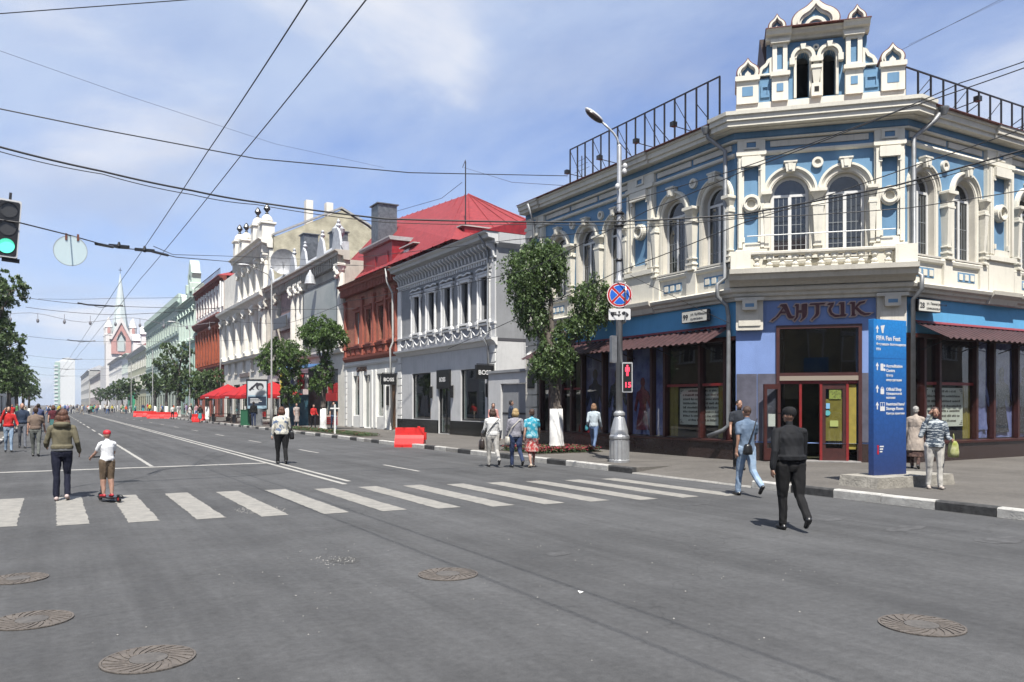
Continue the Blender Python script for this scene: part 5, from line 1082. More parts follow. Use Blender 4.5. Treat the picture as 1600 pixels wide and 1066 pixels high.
ob('curved_gable', MB().prism([(c - 3.2, 17.5), (c + 3.2, 17.5), (c + 2.9, 18.6), (c + 2.0, 19.1), (c + 1.9, 20.6), (c + 2.3, 21.2), (c + 1.3, 21.6), (c + .9, 22.6), (c, 23.4), (c - .9, 22.6), (c - 1.3, 21.6), (c - 2.3, 21.2), (c - 1.9, 20.6), (c - 2.0, 19.1), (c - 2.9, 18.6)], -.5, .8, holes=[[(c + .7 * math.cos(a), 20.4 + .9 * math.sin(a)) for a in np.arange(0, 6.28, .5)]]), MINTT, b6, f6)
ob('gable_block', MB().rbox(c - 1.6, c + 1.6, -.7, 1.0, 17.5, 18.4, .1).rbox(c + 1.2, c + 2.2, -.8, 1.2, 18.4, 19.8, .1).rbox(c - 2.2, c - 1.2, -.8, 1.2, 18.4, 19.8, .1), MINTT, b6, f6); c2 = L6 * .2
ob('gable_block', MB().prism([(c2 - 1.6, 17.5), (c2 + 1.6, 17.5), (c2 + 1.2, 18.6), (c2, 19.4), (c2 - 1.2, 18.6)], -.5, .6), MINTT, b6, f6)
PMINT = plaster('pale_green_plaster', (.52, .60, .52), .06, .3, .3); b7, f7, L7 = house('pale_green_building', 'long pale green three-storey house with a white parapet', 141.1, 197, 18.3, [(5.8, 2.6, 15, 1.4, False), (10, 2.6, 15, 1.4, True), (14.3, 2.2, 15, 1.3, False)], PMINT, MINTT, dent=1.2, band=(5.0, 9.2, 13.5), wk='hood')
ob('parapet', MB().box(0, L7, -.4, .1, 18.8, 20.0), MINTT, b7, f7)
YEL = plaster('pale_yellow_plaster', (.56, .56, .40), .06, .3, .3); b8, f8, L8 = house('yellow_green_building', 'pale yellow-green house with a dark red roof and green shop front', 197.1, 246, 14.6, [(6, 2.6, 12, 1.4, False), (10.6, 2.4, 12, 1.4, True)], YEL, TRIM, roof=mat('dark_red_roof', (.16, .02, .025), .6, var=.2, vs=.6), rise=4.2, dent=1.2, band=(5.2,), wk='hood')
ob('green_shop_front', MB().box(6, 22, -.5, -.03, .2, 4.6), mat('bright_green_kiosk', (.03, .33, .17), .6, var=.2, vs=.5), b8, f8)
for s in (L8 * .35, L8 * .8): ob('roof_turret', MB().rbox(s - 1.4, s + 1.4, -.2, 2.4, 15.1, 18.2, .1).prism([(s - 1.7, 18.2), (s + 1.7, 18.2), (s, 20)], -.4, 2.6), TRIM, b8, f8)
house('white_green_building', 'narrow white and green house in front of the church', 246.1, 268, 15.5, [(6, 2.6, 5, 1.5, True), (10.8, 2.4, 5, 1.4, False)], TRIM, MINTT, dent=0, band=(5.2,))
house('grey_terrace_building', 'grey white three-storey terrace just short of the church', 268.1, 330, 16.0, [(5.5, 2.4, 14, 1.4, False), (9.5, 2.4, 14, 1.4, False), (12.9, 2, 14, 1.3, False)], LTGREY, TRIM, roof=mat('dark_red_roof'), rise=2, dent=0, band=(5,))
BRNROOF = mat('brown_tile_roof', (.20, .075, .045), .8, var=.25, vs=.5)
house('brown_roofed_building', 'far house with a long brown roof and small chimneys beyond the church', 352, 430, 15.5, [(5.5, 2.6, 14, 1.6, False), (10, 2.6, 14, 1.6, False)], plaster('buff_plaster', (.50, .44, .38)), TRIM, roof=BRNROOF, rise=6, dent=0, x=19.5)
house('pinkish_far_building', 'far pinkish house left of the long brown roof', 430.1, 520, 15.5, [(5.5, 2.6, 14, 1.8, False), (10, 2.6, 14, 1.8, False)], plaster('pinkish_plaster', (.44, .36, .34)), TRIM, dent=0, x=19.5, roof=mat('grey_sheet_roof', (.25, .26, .28), .6, var=.2, vs=.5), rise=3)
house('grey_far_building', 'far grey house with a hipped grey roof near the street end', 520.1, 660, 21, [(5.5, 2.8, 14, 2.0, False), (11, 2.8, 14, 2.0, False), (16, 2.4, 14, 2, False)], plaster('far_grey', (.42, .41, .38)), TRIM, dent=0, x=18.8, roof=mat('grey_sheet_roof'), rise=3)
# white block closing the street
WB = thing('white_tower_block', 'tall white apartment block closing the far end of the street', 'building', (4, 760, 0)); fw = Fr(3.2, 760, 0)
ob('wall', MB().box(0, 14, 0, 14, 0, 37.5), plaster('far_white', (.74, .76, .76), .03, .1, .1, 0), WB, fw); ob('parapet', MB().prism([(2, 37.5), (14, 37.5), (14, 39.5), (9, 40.8), (6, 40.2)], 1, 10), MATS['far_white'], WB, fw)
ob('green_edge', MB().box(-.8, 3.0, -.5, 13, 0, 36.5), plaster('far_green', (.42, .58, .5)), WB, fw)
for i in range(11): ob('balcony_band', MB().box(-1.2, 1.6, -1.0, -.5, 2 + i * 3.1, 3.2 + i * 3.1), MATS['far_white'], WB, fw)
# neo-gothic church
CH = thing('church', 'white neo-gothic church with pink trim and a slender pale green spire', 'church', (28, 340, 0)); fc = Fr(18.0, 340, 0)
PINK = plaster('church_pink', (.60, .34, .31), .05, .1, .1); CW = plaster('church_white', (.78, .76, .74), .03, .15, .15)
ob('tower', MB().prism(rect(0, 10.4, 0, 26), 0, 9.5, holes=[]), CW, CH, fc); ob('front_gable', MB().prism([(1.8, 21), (8.6, 21), (8.6, 27), (5.2, 34.0), (1.8, 27)], -.6, .0, holes=[[(3.6, 22), (6.8, 22), (6.8, 27), (5.2, 30), (3.6, 27)]]), PINK, CH, fc)
ob('gable_edge', MB().prism([(1.2, 26.5), (2.0, 26.5), (5.2, 33.0), (8.4, 26.5), (9.2, 26.5), (5.2, 35.4)][::1], -1.0, .2), CW, CH, fc); ob('lancet', MB().prism([(4.1, 22), (6.3, 22), (6.3, 26), (5.2, 28.4), (4.1, 26)], -.8, -.1), mat('pale_lancet', (.55, .62, .6), .5), CH, fc)
for x in (1.0, 9.4):
    ob('pinnacle', MB().lathe([(1.3, 25), (1.4, 28), (1.6, 28.3), (1.3, 28.6), (1.3, 31.0), (1.5, 31.2), (.1, 35.0)], (x, 1.2, 0), 8), CW, CH, fc); ob('pinnacle_panel', MB().prism([(x - .5, 28.8), (x + .5, 28.8), (x + .5, 30.6), (x, 31.4), (x - .5, 30.6)], -.25, .0), PINK, CH, fc)
    ob('pinnacle', MB().lathe([(1.3, 25), (1.4, 28), (1.6, 28.3), (1.3, 28.6), (1.3, 31.0), (1.5, 31.2), (.1, 35.0)], (x, 8.4, 0), 8), CW, CH, fc)
ob('spire', MB().lathe([(3.3, 26), (3.1, 30), (.12, 52.5)], (5.2, 4.8, 0), 8), plaster('spire_green', (.62, .70, .70), .05, .1, .1, 0), CH, fc); ob('spire_cross', MB().box(5.12, 5.28, 4.7, 4.86, 52.3, 54.8).box(4.6, 5.8, 4.7, 4.86, 53.7, 53.9), DARKM, CH, fc)  # spire green is made paler: distance haze put into its colour
ob('nave', MB().box(0, 10.4, 9.6, 40, 0, 17), CW, CH, fc)
# houses on the left side of the street
def lhouse(label, ya, yb, h, wm, n, roofm):
    b = thing('roadside_house', label, 'building', (-8.6, ya, 0)); fr = Fr(-8.6, ya, 90); L_ = yb - ya - .05
    F = [(5.0, 2.2, [L_ * (i + .5) / n for i in range(n)], 1.4, False)]; g = [(L_ * (i + .5) / n - 1.1, L_ * (i + .5) / n + 1.1, .5, 3.4) for i in range(n)]
    body(b, fr, L_, h, 9, wm, F, g, None, 4.4)
    for s in F[0][2]: put_win(b, fr, s, 5.0, 1.4, 2.2); surround(b, fr, s, 5, 1.4, 2.2, TRIM, 'hood')
    for q in g: shop_fill(b, fr, q, DARKM)
    cornice(b, fr, L_, h + .4, .6, .5, TRIM, 0); roofp(b, fr, L_, h + .4, 9, 2.2, roofm, .5)
lhouse('ochre house across the street, behind the left-hand trees', 22, 62, 9.2, plaster('ochre_plaster', (.46, .37, .22)), 12, mat('grey_sheet_roof')); lhouse('pale grey house behind the left trees, farther along', 62.1, 130, 8.6, LTGREY, 16, ROOFBROWN); lhouse('low far house at the left edge of the street', 130.1, 260, 8.2, TRIM, 20, mat('grey_sheet_roof'))

# houses out of the frame whose reflections show in the shop windows
def across(label, x, y, deg, L_, h, wm, n):
    b = thing('facing_house', label, 'building', (x, y, 0)); fr = Fr(x, y, deg); F = [(5.2, 2.2, [L_ * (i + .5) / n for i in range(n)], 1.3, False)]; g = [(L_ * (i + .5) / n - 1.2, L_ * (i + .5) / n + 1.2, .5, 3.6) for i in range(n)]
    body(b, fr, L_, h, 10, wm, F, g, None, 4.5)
    for s in F[0][2]: put_win(b, fr, s, 5.2, 1.3, 2.2); surround(b, fr, s, 5.2, 1.3, 2.2, TRIM, 'hood')
    for q in g: shop_fill(b, fr, q, DARKM)
    cornice(b, fr, L_, h + .4, .6, .5, TRIM, 0); roofp(b, fr, L_, h + .4, 10, 2.5, ROOFBROWN, .5)
across('house across the side street, reflected in the right-hand shop windows', 62, -9.5, 180, 45, 11.5, plaster('tan_plaster', (.38, .30, .22)), 12)
across('house diagonally across the junction, reflected over the corner door', -8.6, -14, 90 + 90, 38, 12.5, plaster('ochre_plaster', (.46, .37, .22)), 9); across('house on the near left corner, seen only in reflections', -8.6, -52, 90, 36, 12.5, plaster('buff_plaster', (.50, .44, .38)), 9)
# ---------------------------------------------------------------- street furniture
# street lamp with its signs and the pedestrian signal
LX0, LY0 = 13.66, 17.75
lp = thing('street_lamp', 'tall silver street lamp with a fluted cast base at the crossing', 'street lamp', (LX0, LY0, .15))
SILV = metalm('silver_painted_steel', (.50, .51, .52), .4, .55, .12)
q = MB().lathe([(.29, 0), (.29, .06), (.26, .08), (.255, .62), (.28, .66), (.28, .72), (.25, .76), (.235, .9), (.15, 1.22), (.13, 1.26), (.16, 1.30), (.16, 1.36), (.1, 1.42)], n=16)
ob('base', q, SILV, lp)
for i in range(16):
    a = 2 * math.pi * i / 16; ob('base_rib', MB().tube([(.262 * math.cos(a), .262 * math.sin(a), .1), (.262 * math.cos(a), .262 * math.sin(a), .6)], .016, 5), SILV, lp)
ob('pole', MB().lathe([(.095, 1.4), (.09, 4.9), (.12, 4.95), (.13, 5.05), (.085, 5.1), (.075, 5.3), (.065, 8.75), (.05, 8.8)], n=14), SILV, lp, smooth=True)
AD = Vector((-.80, .30, 0)).normalized(); CR = Vector((-.866, .5, 0))  # arm reaches over the road
ob('arm', MB().tube([(0, 0, 8.7)] + [tuple(CR * d + Vector((0, 0, z))) for d, z in ((.02, 8.85), (.07, 9.0), (.16, 9.13), (.3, 9.27), (.5, 9.45))], .03, 8), SILV, lp, smooth=True)
lh = MB(); rotm = Matrix.Rotation(math.atan2(CR.y, CR.x), 3, 'Z') @ Matrix.Rotation(-.65, 3, 'Y')
c0 = CR * .70 + Vector((0, 0, 9.64)); lh.ell(c0, (.32, .14, .07), 14, 8, rot=rotm); ob('lamp_head', lh, mat('lamp_shell', (.6, .6, .6), .4), lp, smooth=True)
lb = MB(); lb.ell(c0 - Vector((.02, .02, .055)), (.30, .135, .085), 14, 8, rot=rotm); ob('lamp_glass', lb, mat('brownish_lamp_glass', (.05, .035, .03), .25), lp, smooth=True)
for z, r in ((6.9, .1), (6.55, .11), (5.6, .09)): ob('cable_clamp', MB().lathe([(r, -.04), (r + .02, 0), (r, .04)], (0, 0, z), 10), DARKM, lp)
for k, (dx, z) in enumerate(((.12, 8.2), (-.14, 7.6), (.1, 8.05))): ob('camera', MB().ell((dx, -.1, z), (.07, .07, .09)).box(min(dx, 0), max(dx, 0), -.03, .0, z, z + .03), mat('camera_white', (.6, .6, .6), .4), lp)
cl = MB(); rr = random.Random(5)
for i in range(5): cl.tube([(.14 * math.cos(t * 1.3 + i), .14 * math.sin(t * 1.3 + i), 6.5 + .09 * t + .05 * math.sin(t * 5)) for t in np.arange(0, 6, .5)], .008, 4)
ob('cable_coil', cl, BLACK, lp)
FA = Fr(LX0, LY0, -24)  # signs face the junction
def disc_sign():
    t = thing('no_stopping_sign', 'round red and blue no stopping sign on the lamp post', 'road sign', (LX0, LY0, .15), R(-34)); z = 4.62
    ob('disc', MB().disc(0, z, .35, -.14, -.12, 32), mat('sign_red', (.50, .012, .02), .35), t); w = mat('sign_white', (.72, .72, .72), .4)
    ob('edge_line', MB().arch(0, z, .325, .345, -.143, -.1405, 0, 360, 32), w, t); b = mat('sign_blue', (.015, .13, .60), .35)
    for k in range(4):
        a0 = R(45 + 90 * k + 10); a1 = R(45 + 90 * k + 80); P = [(.055 * math.cos((a0 + a1) / 2), z + .055 * math.sin((a0 + a1) / 2))] + [(.262 * math.cos(a0 + (a1 - a0) * i / 8), z + .262 * math.sin(a0 + (a1 - a0) * i / 8)) for i in range(9)]
        Pw = [(.035 * math.cos((a0 + a1) / 2), z + .035 * math.sin((a0 + a1) / 2))] + [(.278 * math.cos(a0 - .05 + (a1 - a0 + .1) * i / 8), z + .278 * math.sin(a0 - .05 + (a1 - a0 + .1) * i / 8)) for i in range(9)]
        ob('white_line', MB().prism(Pw, -.143, -.1405), w, t); ob('blue_field', MB().prism(P, -.147, -.1435), b, t)
disc_sign()
t = thing('tow_plate', 'white plate with a tow truck symbol below the round sign', 'road sign', (LX0, LY0, .15), R(-34)); ob('plate', MB().rbox(-.30, .30, -.13, -.115, 3.93, 4.24, .02), mat('sign_white'), t); ink = mat('black_ink')
s = MB().box(-.24, -.13, -.136, -.131, 4.06, 4.15).box(-.13, .04, -.136, -.131, 4.06, 4.085).box(-.12, -.09, -.136, -.131, 4.085, 4.15).prism([(-.02, 4.1), (.0, 4.1), (.02, 4.17), (-.04, 4.17)], -.136, -.131).prism([(.06, 4.13), (.12, 4.17), (.2, 4.13), (.25, 4.08), (.24, 4.04), (.06, 4.1)], -.136, -.131)
for x, z in ((-.19, 4.05), (-.02, 4.05), (.1, 4.09), (.2, 4.04)): s.disc(x, z, .025, -.139, -.1365, 10)
ob('tow_symbol', s, ink, t)
t = thing('sign_back', 'grey back of a road sign mounted behind the lamp post', 'road sign', (LX0, LY0, .15), R(60)); ob('plate', MB().disc(.0, 4.65, .32, -.15, -.13, 24).rbox(-.28, .28, -.15, -.13, 3.85, 4.15, .02), GALV, t); ob('clamp', MB().box(-.05, .05, -.13, -.07, 3.9, 4.8), GALV, t)
t = thing('sign_back', 'narrow grey box on the left side of the lamp post', 'signal box', (LX0, LY0, .15), R(-10)); ob('plate', MB().rbox(-.26, -.10, -.06, .08, 2.75, 3.5, .02), GALV, t); t.name = 'signal_box'
t = thing('pedestrian_signal', 'pedestrian signal showing a red man and a red countdown', 'traffic light', (LX0, LY0, .15), R(-36)); ob('housing', MB().rbox(.07, .36, -.16, .05, 1.93, 2.76, .02), mat('signal_grey', (.42, .43, .44), .5), t); ob('screen', MB().box(.10, .33, -.172, -.161, 1.97, 2.72), BLACK, t)
red = mat('lit_red', (.5, .02, .03), .5, emit=(1, .06, .12, .9))
m_ = MB(); m_.disc(.215, 2.66, .028, -.178, -.173, 10); m_.box(.185, .245, -.178, -.173, 2.5, 2.63).box(.155, .178, -.178, -.173, 2.5, 2.62).box(.252, .275, -.178, -.173, 2.5, 2.62).box(.187, .211, -.178, -.173, 2.38, 2.495).box(.219, .243, -.178, -.173, 2.38, 2.495); ob('red_man', m_, red, t)
me = text_mesh('15', .2, bold=.006); me.materials.append(red); link('countdown', me, t, None, .125, -.175, 2.07)
ob('bracket', MB().box(-.02, .09, -.03, .03, 2.2, 2.26).box(-.02, .09, -.03, .03, 2.55, 2.6), DARKM, t)
# blue information slab
tx = thing('information_slab', 'tall blue wayfinding slab with white lettering on a concrete foot', 'information board', (13.90, 10.0, .15), R(-4))
SLAB = bpy.data.materials.new('printed_blue'); SLAB.use_nodes = True
def slabm():
    nt = SLAB.node_tree; N = nt.nodes; L = nt.links; b = N['Principled BSDF']; b.inputs['Roughness'].default_value = .35; tc = N.new('ShaderNodeTexCoord'); sp = N.new('ShaderNodeSeparateXYZ'); L.new(tc.outputs['Object'], sp.inputs[0])
    r = N.new('ShaderNodeValToRGB'); mr = N.new('ShaderNodeMath'); mr.operation = 'DIVIDE'; mr.inputs[1].default_value = 3.3; L.new(sp.outputs[2], mr.inputs[0]); L.new(mr.outputs[0], r.inputs[0])
    e = r.color_ramp.elements; e[0].position = .06; e[0].color = (.016, .030, .105, 1); e[1].position = 1; e[1].color = (.016, .165, .44, 1); x = r.color_ramp.elements.new(.5); x.color = (.014, .07, .24, 1)
    v = N.new('ShaderNodeTexVoronoi'); v.inputs['Scale'].default_value = 9; v.feature = 'DISTANCE_TO_EDGE'; L.new(tc.outputs['Object'], v.inputs['Vector']); r2 = N.new('ShaderNodeValToRGB'); r2.color_ramp.elements[0].color = (.8, .8, .8, 1); r2.color_ramp.elements[1].color = (1.06, 1.06, 1.06, 1); r2.color_ramp.elements[1].position = .15; L.new(v.outputs['Distance'], r2.inputs[0])
    m = N.new('ShaderNodeMix'); m.data_type = 'RGBA'; m.blend_type = 'MULTIPLY'; m.inputs[0].default_value = .6; L.new(r.outputs[0], m.inputs[6]); L.new(r2.outputs[0], m.inputs[7]); L.new(m.outputs[2], b.inputs['Base Color'])
slabm()
q = MB().prism([(-.42, 0), (1.82, 0), (1.76, .21), (-.36, .21)], -.42, .48); ob('concrete_foot', q, mat('rough_concrete', (.33, .31, .27), .95, var=.25, vs=5, bump=.8, bs=25, stain=.5, coords='World'), tx)
ob('panel', MB().rbox(0, .93, 0, .12, .2, 3.27, .006), SLAB, tx); ob('panel_joint', MB().box(.0, .93, -.002, -.0005, 2.5, 2.51), mat('joint_blue', (.01, .08, .3), .5), tx)
W_ = mat('sign_white')
def arrow(x, z): ob('arrow', MB().prism([(x - .014, z), (x + .014, z), (x + .014, z + .08), (x + .045, z + .08), (x, z + .15), (x - .045, z + .08), (x - .014, z + .08)], -.004, -.001), W_, tx)
arrow(.10, 3.0); arrow(.10, 2.27); arrow(.10, 1.83); arrow(.10, 1.5)
ob('cup_emblem', MB().prism([(.19, 3.14), (.31, 3.16), (.28, 3.08), (.27, 3.0), (.23, 3.0), (.21, 3.07)], -.004, -.001), W_, tx)
ob('badge_icon', MB().rbox(.19, .27, -.004, -.001, 2.26, 2.4, .01).disc(.3, 2.36, .025, -.004, -.001, 8).disc(.3, 2.28, .03, -.004, -.001, 8), W_, tx); ob('bag_icon', MB().rbox(.19, .29, -.004, -.001, 1.8, 1.91, .01).arch(.24, 1.91, .025, .035, -.004, -.001), W_, tx)
ob('locker_icon', MB().prism(rect(.18, .31, 1.47, 1.64), -.004, -.001, holes=[rect(.19, .24, 1.56, 1.63), rect(.25, .3, 1.56, 1.63)]), W_, tx)
for (b_, s_, x, z, bo) in (('FIFA Fan Fest', .125, .07, 2.86, .003), ('Фестиваль болельщиков', .07, .07, 2.76, .0012), ('FIFA', .07, .07, 2.66, .0012), ('Accreditation', .085, .35, 2.33, .002), ('Centre', .085, .35, 2.24, .002), ('Центр', .066, .35, 2.15, .001), ('аккредитации', .066, .35, 2.06, .001),
                       ('Official Shop', .085, .35, 1.87, .002), ('Официальный', .066, .35, 1.79, .001), ('магазин', .066, .35, 1.71, .001), ("Restricted Items'", .078, .35, 1.58, .002), ('Storage Room', .085, .35, 1.49, .002), ('Камера хранения', .062, .35, 1.40, .001)):
    lettering(b_, s_, W_, tx, x, -.002, z, bold=bo)
ob('emblem', MB().lathe([(.02, .62), (.028, .66), (.012, .72), (.03, .80)], (.12, -.003, 0), 8, sy=.1), mat('sign_red'), tx)
for k in range(3): ob('small_print', MB().box(.17, .28 - .02 * k, -.004, -.001, .76 - k * .05, .785 - k * .05), W_, tx)
# hanging traffic light and its clear disc
def hang_pt(u, v, d): r = (u - 800) / 1250; S, C = math.sin(TH), math.cos(TH); return Vector((d * (S + r * C), d * (C - r * S), 1.75 + d * (632 - v) / 1250))
c = hang_pt(12, 357, 13.0)
tl = thing('traffic_light', 'overhead traffic light with its green lamp lit, left edge', 'traffic light', tuple(c), .03); tl.rotation_euler.y = R(4)
ob('housing', MB().rbox(-.165, .165, -.02, .16, -.47, .47, .02), mat('signal_white_case', (.62, .63, .64), .4), tl); ob('back_plate', MB().rbox(-.145, .145, -.03, -.021, -.44, .44, .02), BLACK, tl)
for k, (z, m) in enumerate(((.29, mat('unlit_lens', (.05, .05, .05), .25)), (0, mat('unlit_lens')), (-.29, mat('lit_green', (.1, .6, .45), .4, emit=(.12, .95, .62, .45), var=.2, vs=60)))):
    ob('lens', MB().disc(0, z, .118, -.042, -.031, 24), m, tl); ob('visor', MB().arch(0, z, .12, .128, -.07, -.031, 20, 160, 12), BLACK, tl)
ob('hanger', MB().box(-.02, .02, .05, .09, .47, .6).box(-.05, .2, .03, .1, -.53, -.47), DARKM, tl)
c = hang_pt(110, 392, 15.5); cdk = thing('clear_disc', 'round translucent plate hanging from the cable by two clips', 'hanging disc', tuple(c), -.04)
dm = bpy.data.materials.new('cloudy_acrylic'); dm.use_nodes = True
def dmm():
    nt = dm.node_tree; N = nt.nodes; L = nt.links; b = N['Principled BSDF']; b.inputs['Base Color'].default_value = (.52, .60, .60, 1); b.inputs['Roughness'].default_value = .3; t = N.new('ShaderNodeBsdfTransparent'); t.inputs[0].default_value = (.9, .95, .93, 1); mx = N.new('ShaderNodeMixShader'); mx.inputs[0].default_value = .5
    L.new(b.outputs[0], mx.inputs[1]); L.new(t.outputs[0], mx.inputs[2]); L.new(mx.outputs[0], N['Material Output'].inputs[0])
dmm(); ob('plate', MB().disc(0, 0, .29, -.006, .006, 40), dm, cdk); ob('rim', MB().arch(0, 0, .283, .293, -.008, .008, 0, 360, 40), mat('dull_rim', (.3, .33, .33), .5), cdk)
for x in (-.07, .13): ob('clip', MB().rbox(x - .02, x + .02, -.02, .02, .2, .33, .005), mat('rusty_clip', (.15, .05, .03), .8), cdk)
# red water-filled barriers
BRED = mat('red_plastic', (.72, .028, .025), .4, var=.1, vs=3)
def barrier(label, x, y, rz, Ln=1.5, group='red plastic road barriers'):
    t = thing('road_barrier', label, 'barrier', (x, y, 0), rz, group)
    prof = [(-.26, .0), (-.26, .12), (-.17, .36), (-.10, .50), (-.09, .8), (.09, .8), (.10, .50), (.17, .36), (.26, .12), (.26, 0)]
    q = MB(); n = len(prof); xs = [(-Ln / 2, 1), (-Ln / 2 + .35, 1), (-Ln / 2 + .4, .8), (-.3, .8), (-.25, 1), (.25, 1), (.3, .8), (Ln / 2 - .4, .8), (Ln / 2 - .35, 1), (Ln / 2, 1)]
    vs = [(x_, p[0] * (k if .1 < p[1] < .6 else 1), p[1]) for x_, k in xs for p in prof]
    q.add(vs, [(i * n + j, i * n + (j + 1) % n, (i + 1) * n + (j + 1) % n, (i + 1) * n + j) for i in range(len(xs) - 1) for j in range(n)] + [tuple(range(n))[::-1], tuple(range((len(xs) - 1) * n, len(xs) * n))])
    o = ob('shell', q, BRED, t); ob('filler_cap', MB().lathe([(.06, .8), (.06, .84), (.05, .85)], (Ln * .3, 0, 0), 10), BRED, t); ob('tongue', MB().rbox(Ln / 2, Ln / 2 + .08, -.05, .05, .3, .6, .01), BRED, t); return t
barrier('red plastic barrier alone at the kerb before the grey house', 12.75, 30.5, R(-36), 1.2); barrier('left one of the two red barriers end to end far along the road', 11.4, 123, R(-24), 3.0); barrier('right one of the two red barriers end to end far along the road', 12.0, 108, R(-26), 3.6); barrier('small red barrier beside the walking couple near the umbrellas', 12.6, 84, R(-50), 1.4)
# advertising light box
lb_ = thing('advertising_lightbox', 'black framed poster light box on a grey pedestal by the kerb', 'advertising box', (13.55, 62.3, .15), R(-14)); ob('pedestal', MB().rbox(-.4, .4, -.15, .15, 0, 1.25, .02), GALV, lb_)
ob('frame', MB().prism(rect(-.78, .78, 1.2, 3.5), -.12, .12, holes=[rect(-.7, .7, 1.28, 3.42)]), BLACK, lb_); ob('poster', MB().box(-.7, .7, -.08, .0, 1.28, 3.42), mat('poster_sky', (.35, .5, .6), .4, var=.2, vs=2), lb_)
ob('poster_field', MB().box(-.66, .66, -.085, -.081, 2.3, 3.38), mat('poster_white', (.65, .68, .70), .5), lb_)
ob('poster_field', MB().box(-.66, .66, -.085, -.081, 1.5, 2.2), mat('poster_dark', (.015, .03, .06), .5), lb_); q = MB().disc(.2, 2.95, .28, -.09, -.086, 16).prism([(-.62, 2.7), (.0, 3.28), (.1, 3.2), (-.5, 2.6)], -.09, -.086).prism([(-.5, 2.75), (-.4, 2.95), (-.2, 2.7)], -.09, -.086); ob('portrait_shapes', q, mat('poster_black', (.03, .03, .04), .5), lb_)
ob('portrait_face', MB().disc(.24, 2.86, .17, -.094, -.091, 14), mat('poster_grey', (.45, .47, .48), .5), lb_)
for k in range(4): ob('poster_line', MB().box(-.5, .1 + .12 * (k % 3), -.092, -.087, 2.0 - k * .1, 2.05 - k * .1), W_, lb_)
gbin = thing('green_cabinet', 'green metal utility cabinet beside the poster light box', 'cabinet', (12.95, 63.3, .15), R(-30)); ob('cabinet', MB().rbox(-.35, .35, -.25, .25, 0, 1.15, .02), mat('cabinet_green', (.02, .12, .06), .5), gbin); ob('cabinet_lid', MB().rbox(-.38, .38, -.28, .28, 1.15, 1.2, .01), mat('cabinet_green'), gbin)
# red umbrellas with benches
UMB = mat('red_canvas', (.62, .016, .022), .7, var=.08, vs=2, trans=.35); bench_m = mat('dark_bench_wood', (.05, .03, .022), .7, var=.3, vs=4)
def umbrella(x, y, label, rr=1.9):
    t = thing('parasol', label, 'parasol', (x, y, .15), R(10), 'red cafe parasols'); ob('pole', MB().tube([(0, 0, 0), (0, 0, 3.4)], .035, 8), DARKM, t); ob('foot', MB().rbox(-.3, .3, -.3, .3, 0, .08, .01), DARKM, t); c_ = [(-rr, -rr), (rr, -rr), (rr, rr), (-rr, rr)]
    q = MB(); vs = [(0, 0, 3.5)]
    for k in range(4):
        a, b = c_[k], c_[(k + 1) % 4]
        for j in range(3): f = j / 3; vs.append((a[0] + (b[0] - a[0]) * f, a[1] + (b[1] - a[1]) * f, 2.35 + (.06 if j else 0)))
    q.add(vs, [(0, 1 + i, 1 + (i + 1) % 12) for i in range(12)]); q.add([(v[0] * 1.0, v[1] * 1.0, v[2]) for v in vs[1:]] + [(v[0] * 1.01, v[1] * 1.01, v[2] - .25) for v in vs[1:]], [(i, i + 12, (i + 1) % 12 + 12, (i + 1) % 12) for i in range(12)]); ob('canopy', q, UMB, t)
    for k in range(4): ob('rib', MB().tube([(0, 0, 3.4), (c_[k][0], c_[k][1], 2.38)], .015, 4), DARKM, t); ob('valance_print', MB().box(-.45, .45, -.004, .004, 2.18, 2.26), W_, t, rz=0).rotation_euler.z = k * math.pi / 2
    for o in t.children:
        if o.name.startswith('valance_print'): a = o.rotation_euler.z; o.location = (math.sin(a) * (rr + .03), -math.cos(a) * (rr + .03), 0)
umbrella(14.3, 78, 'leftmost red parasol, partly behind the middle one'); umbrella(15.0, 72.2, 'middle red parasol, left of the poster light box'); umbrella(15.9, 67.3, 'red parasol showing right of the poster light box')
def table(x, y, k):
    t = thing('cafe_table', 'dark wooden table with benches beneath the %s red parasol' % k, 'table', (x, y, .15), R(8)); ob('table_top', MB().rbox(-.9, .9, -.4, .4, .70, .75, .01), bench_m, t)
    for sx in (-1, 1): ob('leg', MB().box(sx * .7 - .04, sx * .7 + .04, -.35, .35, 0, .7), DARKM, t)
    for sy in (-1, 1): ob('bench', MB().box(-.9, .9, sy * .75 - .15, sy * .75 + .15, .42, .46).box(-.8, -.74, sy * .75 - .12, sy * .75 + .12, 0, .42).box(.74, .8, sy * .75 - .12, sy * .75 + .12, 0, .42), bench_m, t)
table(13.6, 77.5, 'leftmost'); table(14.3, 71.5, 'middle'); table(15.2, 66.6, 'right-hand'); 
